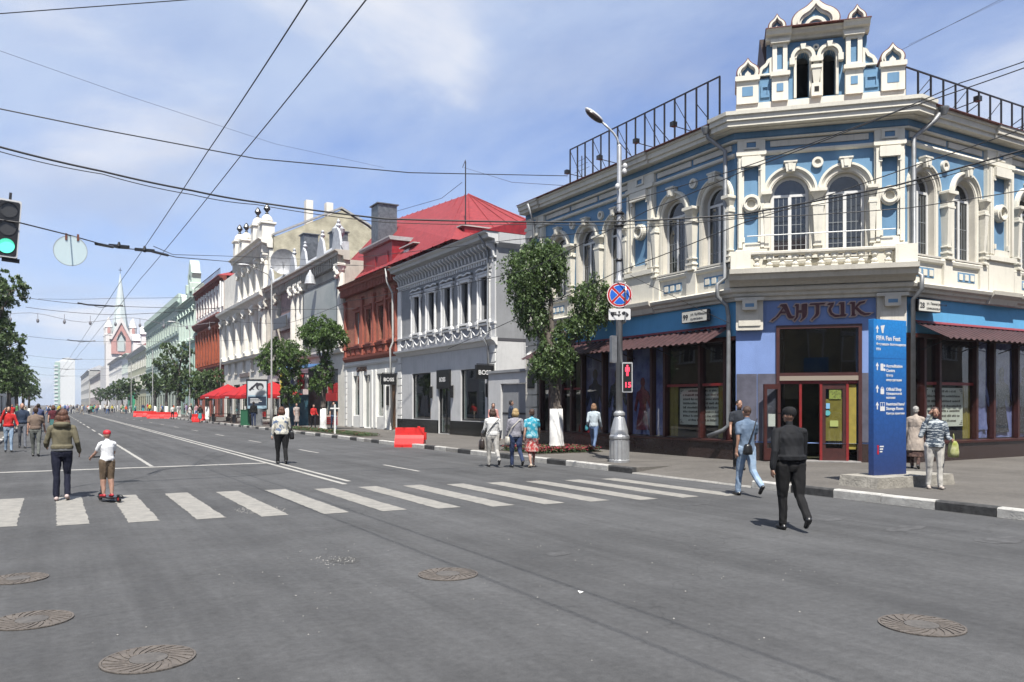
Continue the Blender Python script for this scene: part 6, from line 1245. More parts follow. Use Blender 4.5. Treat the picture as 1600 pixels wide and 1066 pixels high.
# stall with hanging sports shirts
st = thing('shirt_rack', 'rack of hanging coloured sports shirts above the blue kiosk', 'clothes rack', (16.6, 61.5, .15), R(-60)); ob('kiosk', MB().rbox(-1.4, 1.4, -.5, .9, 0, 2.35, .02), mat('kiosk_blue', (.03, .10, .14), .6, var=.3, vs=1.5), st); ob('awning', MB().profx([(-.9, 4.3), (-.9, 4.36), (.9, 4.75), (.9, 4.69)], -1.6, 1.6), mat('kiosk_awning', (.04, .12, .28), .6), st); ob('rail', MB().box(-1.5, 1.5, -.62, -.58, 4.1, 4.14).box(-1.5, -1.44, -.6, .6, 0, 4.3).box(1.44, 1.5, -.6, .6, 0, 4.3), DARKM, st)
for i, c_ in enumerate(((.6, .5, .05), (.04, .12, .4), (.6, .6, .6), (.05, .06, .15), (.6, .6, .58), (.5, .03, .04), (.5, .03, .04), (.6, .55, .55))):
    x = -1.3 + i * .37; ob('shirt', MB().prism([(x - .11, 2.75), (x + .11, 2.75), (x + .12, 3.65), (x + .17, 3.45), (x + .21, 3.55), (x + .1, 3.98), (x - .1, 3.98), (x - .21, 3.55), (x - .17, 3.45), (x - .12, 3.65)], -.68, -.54), mat('shirt_cloth_%d' % i, c_, .85, var=.3, vs=8), st)
# further street lamps
def lamp(x, y, h, label, arm=-1.6):
    t = thing('street_lamp', label, 'street lamp', (x, y, .15), 0, 'grey street lamps down the street'); ob('pole', MB().lathe([(.13, 0), (.12, 1.2), (.07, 1.3), (.045, h - .6)], n=10), mat('dull_grey_pole', (.22, .22, .22), .6), t, smooth=True); ob('arm', MB().tube([(0, 0, h - .7), (arm * .15, 0, h - .25), (arm * .5, 0, h), (arm, 0, h + .25)], .03, 6), mat('dull_grey_pole'), t); q = MB(); q.ell((arm - .3 * (1 if arm > 0 else -1) * -1, 0, h + .3), (.42, .15, .08), 10, 6); ob('lamp_head', q, mat('lamp_shell'), t)
lamp(13.5, 57.5, 11.0, 'grey street lamp standing before the stone house with the billboard'); 
for i, (y, lb2) in enumerate(((96, 'grey street lamp before the ivory and orange houses'), (134, 'grey street lamp before the green gabled house'), (172, 'grey street lamp before the pale green house'), (212, 'grey street lamp before the yellow-green house'))): lamp(13.5, y, 10.5, lb2)
# parked cars far down on the left
# market stall on the left pavement
ms = thing('market_stall', 'dark market stall under a white awning below the left-hand trees', 'stall', (-4.6, 62, .12)); ob('counter', MB().rbox(-1.2, 1.2, -6, 6, 0, 1.1, .02), mat('stall_dark', (.03, .03, .03), .8), ms); ob('awning', MB().add([(-1.6, -6.3, 2.9), (1.7, -6.3, 2.35), (1.7, 6.3, 2.35), (-1.6, 6.3, 2.9), (-1.6, -6.3, 2.8), (1.7, -6.3, 2.2), (1.7, 6.3, 2.2), (-1.6, 6.3, 2.8)], [(0, 1, 2, 3), (4, 7, 6, 5), (0, 4, 5, 1), (1, 5, 6, 2), (2, 6, 7, 3), (3, 7, 4, 0)]), WHITE, ms)
for y in (-6, -2, 2, 6): ob('stall_post', MB().box(1.5, 1.56, y - .03, y + .03, 0, 2.3), DARKM, ms)
ob('stall_back', MB().box(-1.5, -1.4, -6, 6, 0, 2.6), mat('stall_cloth', (.03, .05, .045), .8, var=.4, vs=2), ms)
# sandwich boards, kiosk
t = thing('bollard', 'low white post beside the flower strip before the red house', 'post', (13.3, 42.3, .15)); ob('post', MB().box(-.04, .04, -.04, .04, 0, 1.6).box(-.25, .25, -.02, .02, 1.35, 1.42), WHITE, t)
# ---------------------------------------------------------------- trees
LEAF = mat('dark_green_leaf', (.055, .105, .032), .5, coords='World', var=.4, vs=5, col2=(.16, .24, .075), trans=.3, ramp=(.35, .7)); LEAF2 = mat('fresh_green_leaf', (.05, .105, .022), .5, coords='World', vs=4, col2=(.15, .25, .055), trans=.3)
BARK = mat('grey_brown_bark', (.12, .10, .085), .95, var=.45, vs=14, bump=1., bs=30, vscale=(1, 1, .35)); LIME = mat('whitewashed_bark', (.72, .72, .70), .9, var=.1, vs=10, bump=.7, bs=25)
def leaves(name, clumps, n, size, m, par, seed, droop=.5):
    g = np.random.default_rng(seed); wts = np.array([c[3] * c[4] * c[5] for c in clumps]) ** .72; wts /= wts.sum(); V = []; 
    for c, w in zip(clumps, wts):
        k = int(n * w); nt = max(6, k // 26)
        d = g.normal(size=(nt, 3)); d /= np.linalg.norm(d, axis=1)[:, None]; rad = g.uniform(.35, 1.06, nt) ** .55
        tw = d * rad[:, None] * np.array([c[3], c[4], c[5]]) * (1 + .13 * np.sin(d[:, :1] * 5 + d[:, 2:] * 4 + seed)) + np.array(c[:3])
        out = d.copy(); out[:, 2] = out[:, 2] * .4 + .15; ln = g.uniform(.15, .42, nt) * min(1, c[3] * 1.2)
        idx = g.integers(0, nt, k); f = g.uniform(0, 1, k)
        p = tw[idx] + out[idx] * (f * ln[idx])[:, None] - np.array([0, 0, 1]) * (droop * f * f * ln[idx] * 1.6)[:, None] + g.normal(size=(k, 3)) * .05
        a = g.normal(size=(k, 3)); a[:, 2] -= droop; a /= np.linalg.norm(a, axis=1)[:, None]; b = np.cross(a, g.normal(size=(k, 3))); b /= np.linalg.norm(b, axis=1)[:, None]
        s = size * g.uniform(.6, 1.3, k)[:, None]
        V.append(np.stack([p - a * s, p + b * s * .42, p + a * s, p - b * s * .42], 1).reshape(-1, 3))
    V = np.concatenate(V); nq = len(V) // 4; me = bpy.data.meshes.new(name); me.vertices.add(len(V)); me.vertices.foreach_set('co', V.astype(np.float32).ravel()); me.loops.add(nq * 4); me.loops.foreach_set('vertex_index', np.arange(nq * 4, dtype=np.int32)); me.polygons.add(nq); me.polygons.foreach_set('loop_start', np.arange(0, nq * 4, 4, dtype=np.int32)); me.polygons.foreach_set('loop_total', np.full(nq, 4, dtype=np.int32)); me.materials.append(m); me.update(calc_edges=True)
    return link(name, me, par)
def limb(pts, r0, r1, n=9):
    pts = [Vector(p) for p in pts]; out = []
    for i in range(len(pts) - 1):
        for j in range(4): f = j / 4; out.append(pts[i].lerp(pts[i + 1], f) + Vector((rnd.uniform(-.02, .02), rnd.uniform(-.02, .02), 0)))
    out.append(pts[-1]); rs = [r0 + (r1 - r0) * i / (len(out) - 1) for i in range(len(out))]; rs = [r * rnd.uniform(.9, 1.12) for r in rs]; return out, rs
def tree(label, x, y, z, trunk_h, r, clumps, n, size, m=LEAF, seed=1, lime=1.35, lean=(0, 0), group='pollarded street trees', name='street_tree', droop=.5):
    t = thing(name, label, 'tree', (x, y, z), 0, group); top = Vector((lean[0], lean[1], trunk_h)); mid = Vector((lean[0] * .35, lean[1] * .35, trunk_h * .5)); lp_ = Vector((lean[0] * .2, lean[1] * .2, lime))
    p, rs = limb([lp_ - Vector((0, 0, .02)), mid if trunk_h * .5 > lime else lp_ * 1.2 + Vector((0, 0, .2)), top], r * .92, r * .7); ob('trunk', MB().tube(p, rs, 10), BARK, t, smooth=True)
    p2 = [(0, 0, -.05), (0, 0, .08), (lp_.x * .3, lp_.y * .3, .35), (lp_.x, lp_.y, lime)]; ob('whitewashed_trunk', MB().tube(p2, [r * 1.5, r * 1.25, r * 1.04, r * .95], 10), LIME, t, smooth=True)
    for c in clumps:
        e = Vector(c[:3]); e = e - Vector((0, 0, c[5] * .3)); s0 = top * min(1, max(.6, (e.z - .6) / trunk_h)) if e.z < trunk_h else top; p, rs = limb([s0, s0.lerp(e, .5) + Vector((0, 0, -.1)), e], r * .55, r * .2); ob('limb', MB().tube(p, rs, 7), BARK, t, smooth=True)
        for k in range(4): a = rnd.uniform(0, 6.28); ob('twig', MB().tube([e, e + Vector((math.cos(a) * c[3] * .7, math.sin(a) * c[3] * .7, c[5] * rnd.uniform(.1, .7)))], [r * .16, r * .05], 5), BARK, t)
    leaves('crown', clumps, n, size, m, t, seed, droop); return t
def cl_uv(base, d, items):
    """clumps given by where their centre shows on the facade side: (right, away, up, radii)"""
    S, C = math.sin(TH), math.cos(TH); return [(a * C + b * S, -a * S + b * C, z, rx, rx, rz) for (a, b, z, rx, rz) in items]
# nearest tree: two drooping heads and foliage round the trunk
tree('largest tree, its whitewashed trunk rising from the flower bed by the blue house', 15, 22.97, .15, 3.0, .24,
     cl_uv(None, 0, [(-.75, .2, 6.25, .9, .9), (-1.0, .0, 5.35, .55, .75), (-.75, -.1, 4.55, .42, .7), (1.25, .2, 5.2, .62, .78), (.95, 0, 4.55, .45, .5), (.35, 0, 4.1, .4, .35), (-.1, 0, 3.45, .55, .5), (-.25, .1, 2.95, .62, .42), (.3, .1, 3.1, .3, .35), (-.3, .2, 6.75, .6, .45)]), 30000, .062, LEAF, 11, 1.45, (-.1, 0), droop=.9)
tree('tree with a round head on a forked trunk before the stone house', 14.73, 49.2, .15, 4.0, .2, cl_uv(None, 0, [(.0, 0, 6.1, 1.3, 1.0), (.45, .2, 5.9, .9, .75), (-.5, 0, 6.1, .8, .8), (.0, 0, 3.7, .55, .7), (-.1, 0, 2.9, .6, .6), (.25, 0, 4.5, .3, .5)]), 15000, .08, LEAF2, 12, 1.35, (.0, 0))
tree('broad tree partly hiding the poster light box and the shirts', 14.9, 59, .15, 3.0, .22, cl_uv(None, 0, [(-.3, 0, 5.6, 1.2, .95), (.75, 0, 5.1, .95, .75), (-1.1, 0, 4.9, .9, .8), (-.1, 0, 4.3, 1.2, .7), (.3, .2, 3.3, .7, .9), (.35, 0, 2.4, .6, .7)]), 16000, .085, LEAF2, 13, 1.35)
tree('left of two low trees before the orange house', 14.2, 96, .15, 3.2, .22, cl_uv(None, 0, [(-.6, 0, 4.6, 1.1, .9), (.5, 0, 4.4, 1.0, .8), (0, 0, 3.2, .9, .8)]), 6000, .13, LEAF, 14); tree('right of two low trees before the orange house', 14.4, 90, .15, 3.2, .22, cl_uv(None, 0, [(-.4, 0, 4.2, 1.0, .8), (.7, 0, 4.5, 1.0, .9), (.1, 0, 3.0, .9, .8)]), 6000, .13, LEAF, 15)
tree('tallest of the dark trees before the green gabled house', 14.4, 112, .15, 6, .26, cl_uv(None, 0, [(.5, 0, 8.6, 1.1, 1.2), (-1.4, 0, 8.9, .9, .8), (.2, 0, 6.4, 1.3, 1.5), (.0, 0, 4.6, 1.4, 1.2), (.5, 0, 3.1, 1.0, 1.0)]), 9000, .15, LEAF, 16)
tree('dark tree left of the tallest one before the pale green house', 14.3, 124, .15, 5, .24, cl_uv(None, 0, [(-.5, 0, 7.6, 1.2, 1.1), (.6, 0, 6.0, 1.2, 1.2), (0, 0, 4.4, 1.2, 1.1)]), 7000, .15, LEAF, 17); tree('smaller dark tree at the left of the dark group', 14.2, 137, .15, 4, .22, cl_uv(None, 0, [(-.7, 0, 5.6, 1.3, 1.1), (.7, 0, 5.4, 1.1, 1.0), (0, 0, 4.0, 1.1, .9)]), 6000, .16, LEAF, 18)
for i, (y, lb2) in enumerate(((182, 'small round tree before the yellow-green house'), (205, 'small forked tree farther on before the yellow-green house'), (222, 'small tree below the church spire'), (262, 'far tree right of the white tower block'), (300, 'farthest small tree along the right pavement'))): tree(lb2, 14.2, y, .15, 4, .25, cl_uv(None, 0, [(-1.0, 0, 6.0 - .3 * i % 1, 1.5, 1.3), (1.0, 0, 5.6, 1.3, 1.2), (0, 0, 3.8, 1.4, 1.0)]), 3500, .24, LEAF, 20 + i)
# left-hand trees
for i, (x, y, lb2, cl) in enumerate((
    (-3.5, 57, 'tall knobbly tree at the left edge with heads reaching into the sky', [(1.6, 0, 8.6, 1.05, .9), (.3, 0, 8.4, 1.3, 1.0), (-.6, .3, 7.6, 1.5, 1.2), (.4, 0, 6.7, 1.0, .9), (.9, 0, 5.9, .85, .7), (-.3, 0, 5.6, 1.2, 1.1), (.3, 0, 4.1, 1.3, 1.0), (-.9, 0, 3.6, 1.3, 1.0)]),
    (-3.6, 72, 'second left-hand tree, its low crown just behind the knobbly one', [(.8, 0, 6.2, 1.2, 1.0), (-.4, 0, 7.2, 1.4, 1.1), (.6, 0, 4.5, 1.3, 1.1), (-.8, 0, 5.0, 1.3, 1.1), (.2, 0, 3.3, 1.4, .8)]),
    (-3.5, 90, 'third left-hand tree with a thin upright branch', [(.6, 0, 5.8, .7, 1.3), (-.5, 0, 5.8, 1.2, 1.2), (.1, 0, 4.0, 1.5, 1.1)]),
    (-3.5, 110, 'fourth left-hand tree, low and round', [(0, 0, 5.2, 1.6, 1.3), (.3, 0, 3.6, 1.5, 1.1)]), (-3.5, 135, 'fifth left-hand tree, small in the distance', [(0, 0, 5.0, 1.7, 1.3), (.3, 0, 3.6, 1.5, 1.1)]), (-3.5, 170, 'sixth left-hand tree, tiny in the distance', [(0, 0, 5.0, 1.9, 1.5), (.3, 0, 3.4, 1.6, 1.1)]))):
    tree(lb2, x, y, .12, 5.0 if i < 1 else 3.5, .24, cl_uv(None, 0, cl), 24000 if i == 0 else (12000 if i < 3 else 5000), .10 if i == 0 else .13, LEAF, 31 + i, .9, group='trees along the left pavement')
# flower bed and planting strips: ground cover
def bed(name, x0, x1, y0, y1, n, label, reds=.35, seed=1, h=.16):
    g = random.Random(seed); mb = MB(); z = .15
    for i in range(n):
        a, b = g.random(), g.random(); x = x0 + (x1 - x0) * a; y = y0 + (y1 - y0) * b; zz = z + g.uniform(.02, h); an = g.uniform(0, 6.28); s = g.uniform(.02, .05); dx, dy = math.cos(an) * s, math.sin(an) * s
        mb.add([(x - dx, y - dy, zz - .02), (x + dy * .6, y - dx * .6, zz + .015), (x + dx, y + dy, zz + .01), (x - dy * .6, y + dx * .6, zz)], [(0, 1, 2, 3)], 1 if (g.random() < reds and zz > z + h * .45) else 0)
    return tag(ob(name, mb, [mat('bed_leaf', (.03, .07, .02), .7, var=.4, vs=20, col2=(.07, .12, .03)), mat('crimson_petal', (.30, .015, .04), .6, var=.4, vs=30)]), label, 'flower bed', kind='stuff')
bed('flower_bed', 13.5, 16.0, 21.8, 24.2, 9000, 'bed of low crimson flowers around the whitewashed trunk', .5, 3, .2); ob('bed_soil', MB().box(13.45, 16.05, 21.75, 24.25, .13, .17), EARTH)['kind'] = 'structure'
bed('flower_bed', 13.3, 14.3, 38, 54, 6000, 'narrow planted strip by the kerb before the red house', .12, 5, .16); ob('bed_soil', MB().box(13.25, 14.35, 37.9, 54.1, .13, .165), EARTH)['kind'] = 'structure'
# ---------------------------------------------------------------- overhead wires
WIRE = mat('black_cable', (.02, .02, .022), .6)
def wire(label, pts, r=.012, sag=0, name='overhead_wire', m=WIRE, grp='overhead wires', n=10, cat='cable'):
    P = [Vector(p) for p in pts]; path = []
    for i in range(len(P) - 1):
        for j in range(n): f = j / n; q = P[i].lerp(P[i + 1], f); q.z -= sag * 4 * f * (1 - f); path.append(q)
    path.append(P[-1]); return tag(ob(name, MB().tube(path, r, 5), m), label, cat, grp)
hp = hang_pt
for k, (u0, uz, lb2) in enumerate(((480, 110, 'left trolleybus contact wire running down the street'), (568, 122, 'right trolleybus contact wire running down the street'))):
    X = 2.33 + .53 * k; pts = [(X - .0, -20, 6.05)] + [(X - (.012 * max(0, y - 10)), y, 6.0 - .0 * y) for y in (5, 14.3, 30, 50, 75, 105, 140, 180, 230)]; wire(lb2, pts, .0085, .04, 'trolley_wire', grp='trolleybus contact wires')
wire('thin black cable sweeping across the upper sky to the roof frame', [hp(-60, 158, 16), hp(160, 203, 17), hp(400, 248, 19), hp(640, 270, 22), hp(887, 275, 29)], .014)
w0 = [hp(-60, 215, 13), hp(0, 230, 14), hp(160, 268, 15), hp(300, 298, 16), hp(400, 316, 17), hp(600, 342, 18), hp(840, 347, 19), hp(1000, 345, 19), hp(1160, 335, 19), hp(1400, 290, 17), hp(1700, 205, 15)]
wire('thickest cable bundle crossing the whole picture below the clouds', w0, .02, .015); wire('thinner cable twisted along the thickest bundle', [p + Vector((0, 0, -.05 - .03 * (i % 2))) for i, p in enumerate(w0)], .009, .03)
wire('taut wire through the span clamps, from the traffic light to the ivory house', [hp(-40, 338, 12.8), hp(30, 348, 13), hp(110, 368, 15.5), hp(160, 382, 17), hp(185, 388, 18.5), hp(230, 391, 19.5), hp(275, 402, 22), hp(430, 415, 45), hp(560, 415, 48)], .012)
wire('light wire from the span clamps to the grey house', [hp(240, 385, 20), hp(270, 398, 24), hp(345, 400, 34), hp(470, 405, 44), hp(545, 414, 47), hp(625, 418, 47)], .01)
sc_ = thing('span_clamp', 'black clamps holding the two trolley wires on the span wire', 'wire fitting', tuple(hp(205, 388, 18.8))); 
for k, (u, v, d) in enumerate(((186, 385, 18.5), (226, 391, 19.2))):
    p = hp(u, v, d) - hp(205, 388, 18.8); ob('clamp', MB().rbox(p.x - .22, p.x + .22, p.y - .03, p.y + .03, p.z - .035, p.z + .035, .01).lathe([(.03, -.05), (.05, 0), (.02, .1)], tuple(p), 8), BLACK, sc_)
ob('insulator', MB().tube([hp(150, 381, 17) - hp(205, 388, 18.8), hp(176, 386, 18.2) - hp(205, 388, 18.8)], .035, 6), BLACK, sc_); ob('insulator', MB().tube([hp(238, 393, 19.6) - hp(205, 388, 18.8), hp(262, 399, 20.6) - hp(205, 388, 18.8)], .035, 6), BLACK, sc_)
def span(y, label, x0=-3.2, x1=13.6, z=6.6, sg=.45):
    wire(label, [(x0, y, z), (1.6, y, z - sg), (2.2, y, z - sg), (x1, y, z + .1)], .012 + .004 * (y > 100), .08); t = thing('span_clamp', 'clamps on the ' + label, 'wire fitting', (1.9, y, z - sg)); ob('clamp', MB().rbox(-.5, .5, -.03, .03, -.03, .03, .01), BLACK, t); ob('clamp', MB().tube([(-.9, 0, .06), (-.5, 0, .0)], .035, 5), BLACK, t); ob('clamp', MB().tube([(.5, 0, 0), (.9, 0, .06)], .035, 5), BLACK, t)
span(40, 'second span wire over the street'); span(66, 'third span wire over the street', z=6.8); span(95, 'fourth span wire over the street', z=6.9); span(130, 'fifth span wire over the street', z=7.2); span(175, 'farthest span wire over the street', z=7.6)
gs = thing('light_garland', 'faint string of small hanging ornaments across the street', 'garland', (5, 80, 9.3)); ob('string', MB().tube([(-8.5 + i, 0, .3 * math.sin(i * .8)) for i in range(18)], .02, 4), mat('grey_string', (.2, .2, .22), .6), gs)
for i in range(0, 17, 2): ob('ornament', MB().ell((-8 + i, 0, -.35), (.12, .12, .2), 6, 4).box(-8.02 + i, -7.98 + i, -.01, .01, -.3, .3), mat('grey_string'), gs)
# wires on the right, from the street towards the corner house
wire('cable from far left behind the lamp post to the top right corner', [hp(640, 462, 30), hp(830, 420, 26), hp(1010, 330, 21), hp(1160, 268, 19), hp(1400, 175, 17), hp(1700, 70, 15)], .012, .02)
wire('cable sagging across the arched windows to the right edge', [hp(700, 545, 32), hp(850, 478, 27), hp(960, 427, 22), hp(1160, 349, 19.5), hp(1420, 262, 18), hp(1700, 165, 16)], .012, .02)
wire('cable running level below the balcony windows', [hp(560, 402, 34), hp(800, 375, 25), hp(960, 358, 21), hp(1150, 342, 19), hp(1420, 325, 18), hp(1700, 280, 16)], .011, .02)
wire('cable rising steeply to the right roof frame', [hp(960, 320, 22), hp(1160, 262, 19.5), hp(1380, 182, 18), hp(1500, 130, 17), hp(1700, 60, 15)], .012, .02)
wire('thin cable from the lamp post down to the awning end', [hp(985, 430, 22), hp(1050, 462, 22), hp(1140, 505, 22.6)], .008, .02)
wire('cable crossing the top left corner of the sky', [hp(-60, 26, 12), hp(100, 14, 12), hp(290, 0, 12.5), hp(500, -20, 13)], .008); wire('very faint wire falling from the left edge across the sky', [hp(-50, 62, 24), hp(200, 150, 28), hp(430, 225, 34), hp(600, 262, 42)], .006); wire('two faint roof wires at the top right, lower one', [hp(1395, 85, 26), hp(1700, -70, 24)], .007); wire('two faint roof wires at the top right, upper one', [hp(1420, 70, 26), hp(1700, -62, 24)], .005)
wire('slack wire from the mast to the red roof', [hp(722, 285, 50), hp(690, 310, 52), hp(620, 330, 58)], .015); wire('faint wire from the lamp to the mast', [hp(725, 262, 50), hp(800, 285, 40), hp(880, 290, 30)], .01)
wire('low wire crossing before the stone and ivory houses', [hp(345, 500, 60), hp(450, 505, 58), hp(545, 470, 50), hp(640, 450, 44)], .014, .1)
wire('faint low wire crossing the far street', [hp(40, 480, 60), hp(180, 492, 62), hp(350, 480, 70)], .02, .1); wire('faint high wire crossing before the spire', [hp(60, 467, 50), hp(180, 466, 52), hp(330, 463, 60)], .012, .05)
# ---------------------------------------------------------------- people
def cloth(key, c=(.3, .3, .3), var=.18, vs=7, c2=None, ramp=(.35, .65), rough=.85, bump=.3, bs=9, vscale=(1, 1, 1), detail=4): return mat('cloth_' + key, c, rough, var=var, vs=vs, col2=c2, bump=bump, bs=bs, ramp=ramp, vscale=vscale, detail=detail, spec=.2)
SKIN = mat('skin', (.46, .27, .20), .55, var=.08, vs=12); SKIN2 = mat('tanned_skin', (.34, .19, .13), .55, var=.1, vs=12)
def stripes(key, c1, c2, scale=28, axis=2, w=.5):
    k = 'cloth_' + key
    if k in MATS: return MATS[k]
    m = bpy.data.materials.new(k); m.use_nodes = True; nt = m.node_tree; N = nt.nodes; L = nt.links; b = N['Principled BSDF']; b.inputs['Roughness'].default_value = .85; tc = N.new('ShaderNodeTexCoord'); sp = N.new('ShaderNodeSeparateXYZ'); L.new(tc.outputs['Object'], sp.inputs[0])
    mu = N.new('ShaderNodeMath'); mu.operation = 'MULTIPLY'; mu.inputs[1].default_value = scale; L.new(sp.outputs[axis], mu.inputs[0]); fr_ = N.new('ShaderNodeMath'); fr_.operation = 'FRACT'; L.new(mu.outputs[0], fr_.inputs[0]); gt = N.new('ShaderNodeMath'); gt.operation = 'GREATER_THAN'; gt.inputs[1].default_value = w; L.new(fr_.outputs[0], gt.inputs[0])
    x = N.new('ShaderNodeMix'); x.data_type = 'RGBA'; L.new(gt.outputs[0], x.inputs[0]); x.inputs[6].default_value = (*c1, 1); x.inputs[7].default_value = (*c2, 1); L.new(x.outputs[2], b.inputs['Base Color']); MATS[k] = m; return m
def caps(p, q, r0, r1, n=8, k=5, flat=1.0):
    """tapered rounded limb and its sample balls"""
    p, q = Vector(p), Vector(q); mb = MB(); d = (q - p); L_ = d.length; d.normalize(); pts = [p - d * r0 * .9, p - d * r0 * .5] + [p.lerp(q, i / (k - 1)) for i in range(k)] + [q + d * r1 * .5, q + d * r1 * .9]
    rs = [r0 * .4, r0 * .86] + [r0 + (r1 - r0) * i / (k - 1) for i in range(k)] + [r1 * .86, r1 * .4]; mb.tube(pts, rs, n)
    m = max(3, int(L_ / .03)); sm = [(p.lerp(q, i / m), r0 + (r1 - r0) * i / m) for i in range(m + 1)]; return mb, sm
class Body:
    def __init__(s): s.mb = MB(); s.S = []; s.torso = []; s.hem = None
    def cap(s, tag_, p, q, r0, r1, **k): mb, sm = caps(p, q, r0, r1, **k); s.mb.add(mb.v, mb.f); s.S += [(c, r, tag_) for c, r in sm]
    def loft(s, tag_, rings, n=14):
        """rings: (x, y, z, rx, ry)"""
        vs = []; fs = []
        for (x, y, z, rx, ry) in rings:
            for k in range(n): a = 2 * math.pi * k / n; vs.append((x + rx * math.cos(a), y + ry * math.sin(a), z))
        m = len(rings); first = len(s.S)
        for i in range(m - 1):
            for k in range(n): fs.append((i * n + k, i * n + (k + 1) % n, (i + 1) * n + (k + 1) % n, (i + 1) * n + k))
        fs += [tuple(range(n))[::-1], tuple(range((m - 1) * n, m * n))]; s.mb.add(vs, fs)
        for i in range(m - 1):
            a, b = rings[i], rings[i + 1]; st = max(1, int(abs(b[2] - a[2]) / .03))
            for j in range(st + 1):
                f = j / st; c = [a[t] + (b[t] - a[t]) * f for t in range(5)]; r = min(c[3], c[4])
                for k in range(-2, 3): s.S.append((Vector((c[0] + (c[3] - r) * k / 2, c[1], c[2])), r, tag_)) if c[3] >= c[4] else s.S.append((Vector((c[0], c[1] + (c[4] - r) * k / 2, c[2])), r, tag_))
        s.torso += list(range(first, len(s.S)))
    def ell(s, tag_, c, r, rot=None): s.mb.ell(c, r, 12, 8, rot=rot); s.S.append((Vector(c), (r[0] + r[1] + r[2]) / 3, tag_))
    def build(s, name, mats, parent, voxel, seed=0, wr=.004):
        me = s.mb.mesh('raw', [BLACK]); o = bpy.data.objects.new('raw', me); COL.objects.link(o); md = o.modifiers.new('r', 'REMESH'); md.mode = 'VOXEL'; md.voxel_size = voxel; sm = o.modifiers.new('s', 'SMOOTH'); sm.factor = .5; sm.iterations = 2
        m2 = bpy.data.meshes.new_from_object(o.evaluated_get(bpy.context.evaluated_depsgraph_get())); bpy.data.objects.remove(o); m2.name = name; m2.materials.clear(); tags = list(mats)
        for t in tags: m2.materials.append(mats[t])
        V = np.empty(len(m2.vertices) * 3, np.float32); m2.vertices.foreach_get('co', V); V = V.reshape(-1, 3); P = np.array([tuple(c) for c, r, t in s.S], np.float32); Rr = np.array([r for c, r, t in s.S], np.float32); T = np.array([tags.index(t) for c, r, t in s.S], np.int32)
        TO = np.zeros(len(T), bool); TO[s.torso] = True
        Fc = np.empty(len(m2.polygons) * 3, np.float32); m2.polygons.foreach_get('center', Fc); Fc = Fc.reshape(-1, 3); idx = np.empty(len(Fc), np.int32)
        for i in range(0, len(Fc), 4000):
            q = Fc[i:i + 4000]; D = np.sqrt(((q[:, None, :] - P[None]) ** 2).sum(2)) - Rr[None]; am = D.argmin(1); tg = T[am]
            if s.hem is not None: on = TO[am]; tg[on & (q[:, 2] < s.hem)] = tags.index('bottom'); tg[on & (q[:, 2] >= s.hem)] = tags.index('top')
            idx[i:i + 4000] = tg
        m2.polygons.foreach_set('material_index', idx); m2.polygons.foreach_set('use_smooth', np.ones(len(idx), bool))
        if wr:  # soft folds in the cloth
            o_ = Vector((seed, seed * 2, 0)); w = np.array([noise.noise(Vector((v[0] * 9, v[1] * 9, v[2] * 5)) + o_) + .7 * noise.noise(Vector((v[0] * 17 + v[2] * 7, v[1] * 17 - v[2] * 6, v[2] * 7)) + o_) for v in V.tolist()], np.float32); nn = np.empty(len(m2.vertices) * 3, np.float32); m2.vertices.foreach_get('normal', nn); nn = nn.reshape(-1, 3)
            msk = ((V[:, 2] < 1.38) & (V[:, 2] > .12)).astype(np.float32); V = V + nn * (w * wr * msk)[:, None]; m2.vertices.foreach_set('co', V.ravel())
        m2.update(); return link(name, m2, parent)
HAIRM = {}
def hairmat(k, c): return mat('hair_' + k, c, .6, var=.4, vs=30, bump=.8, bs=60, vscale=(1, 1, .25))
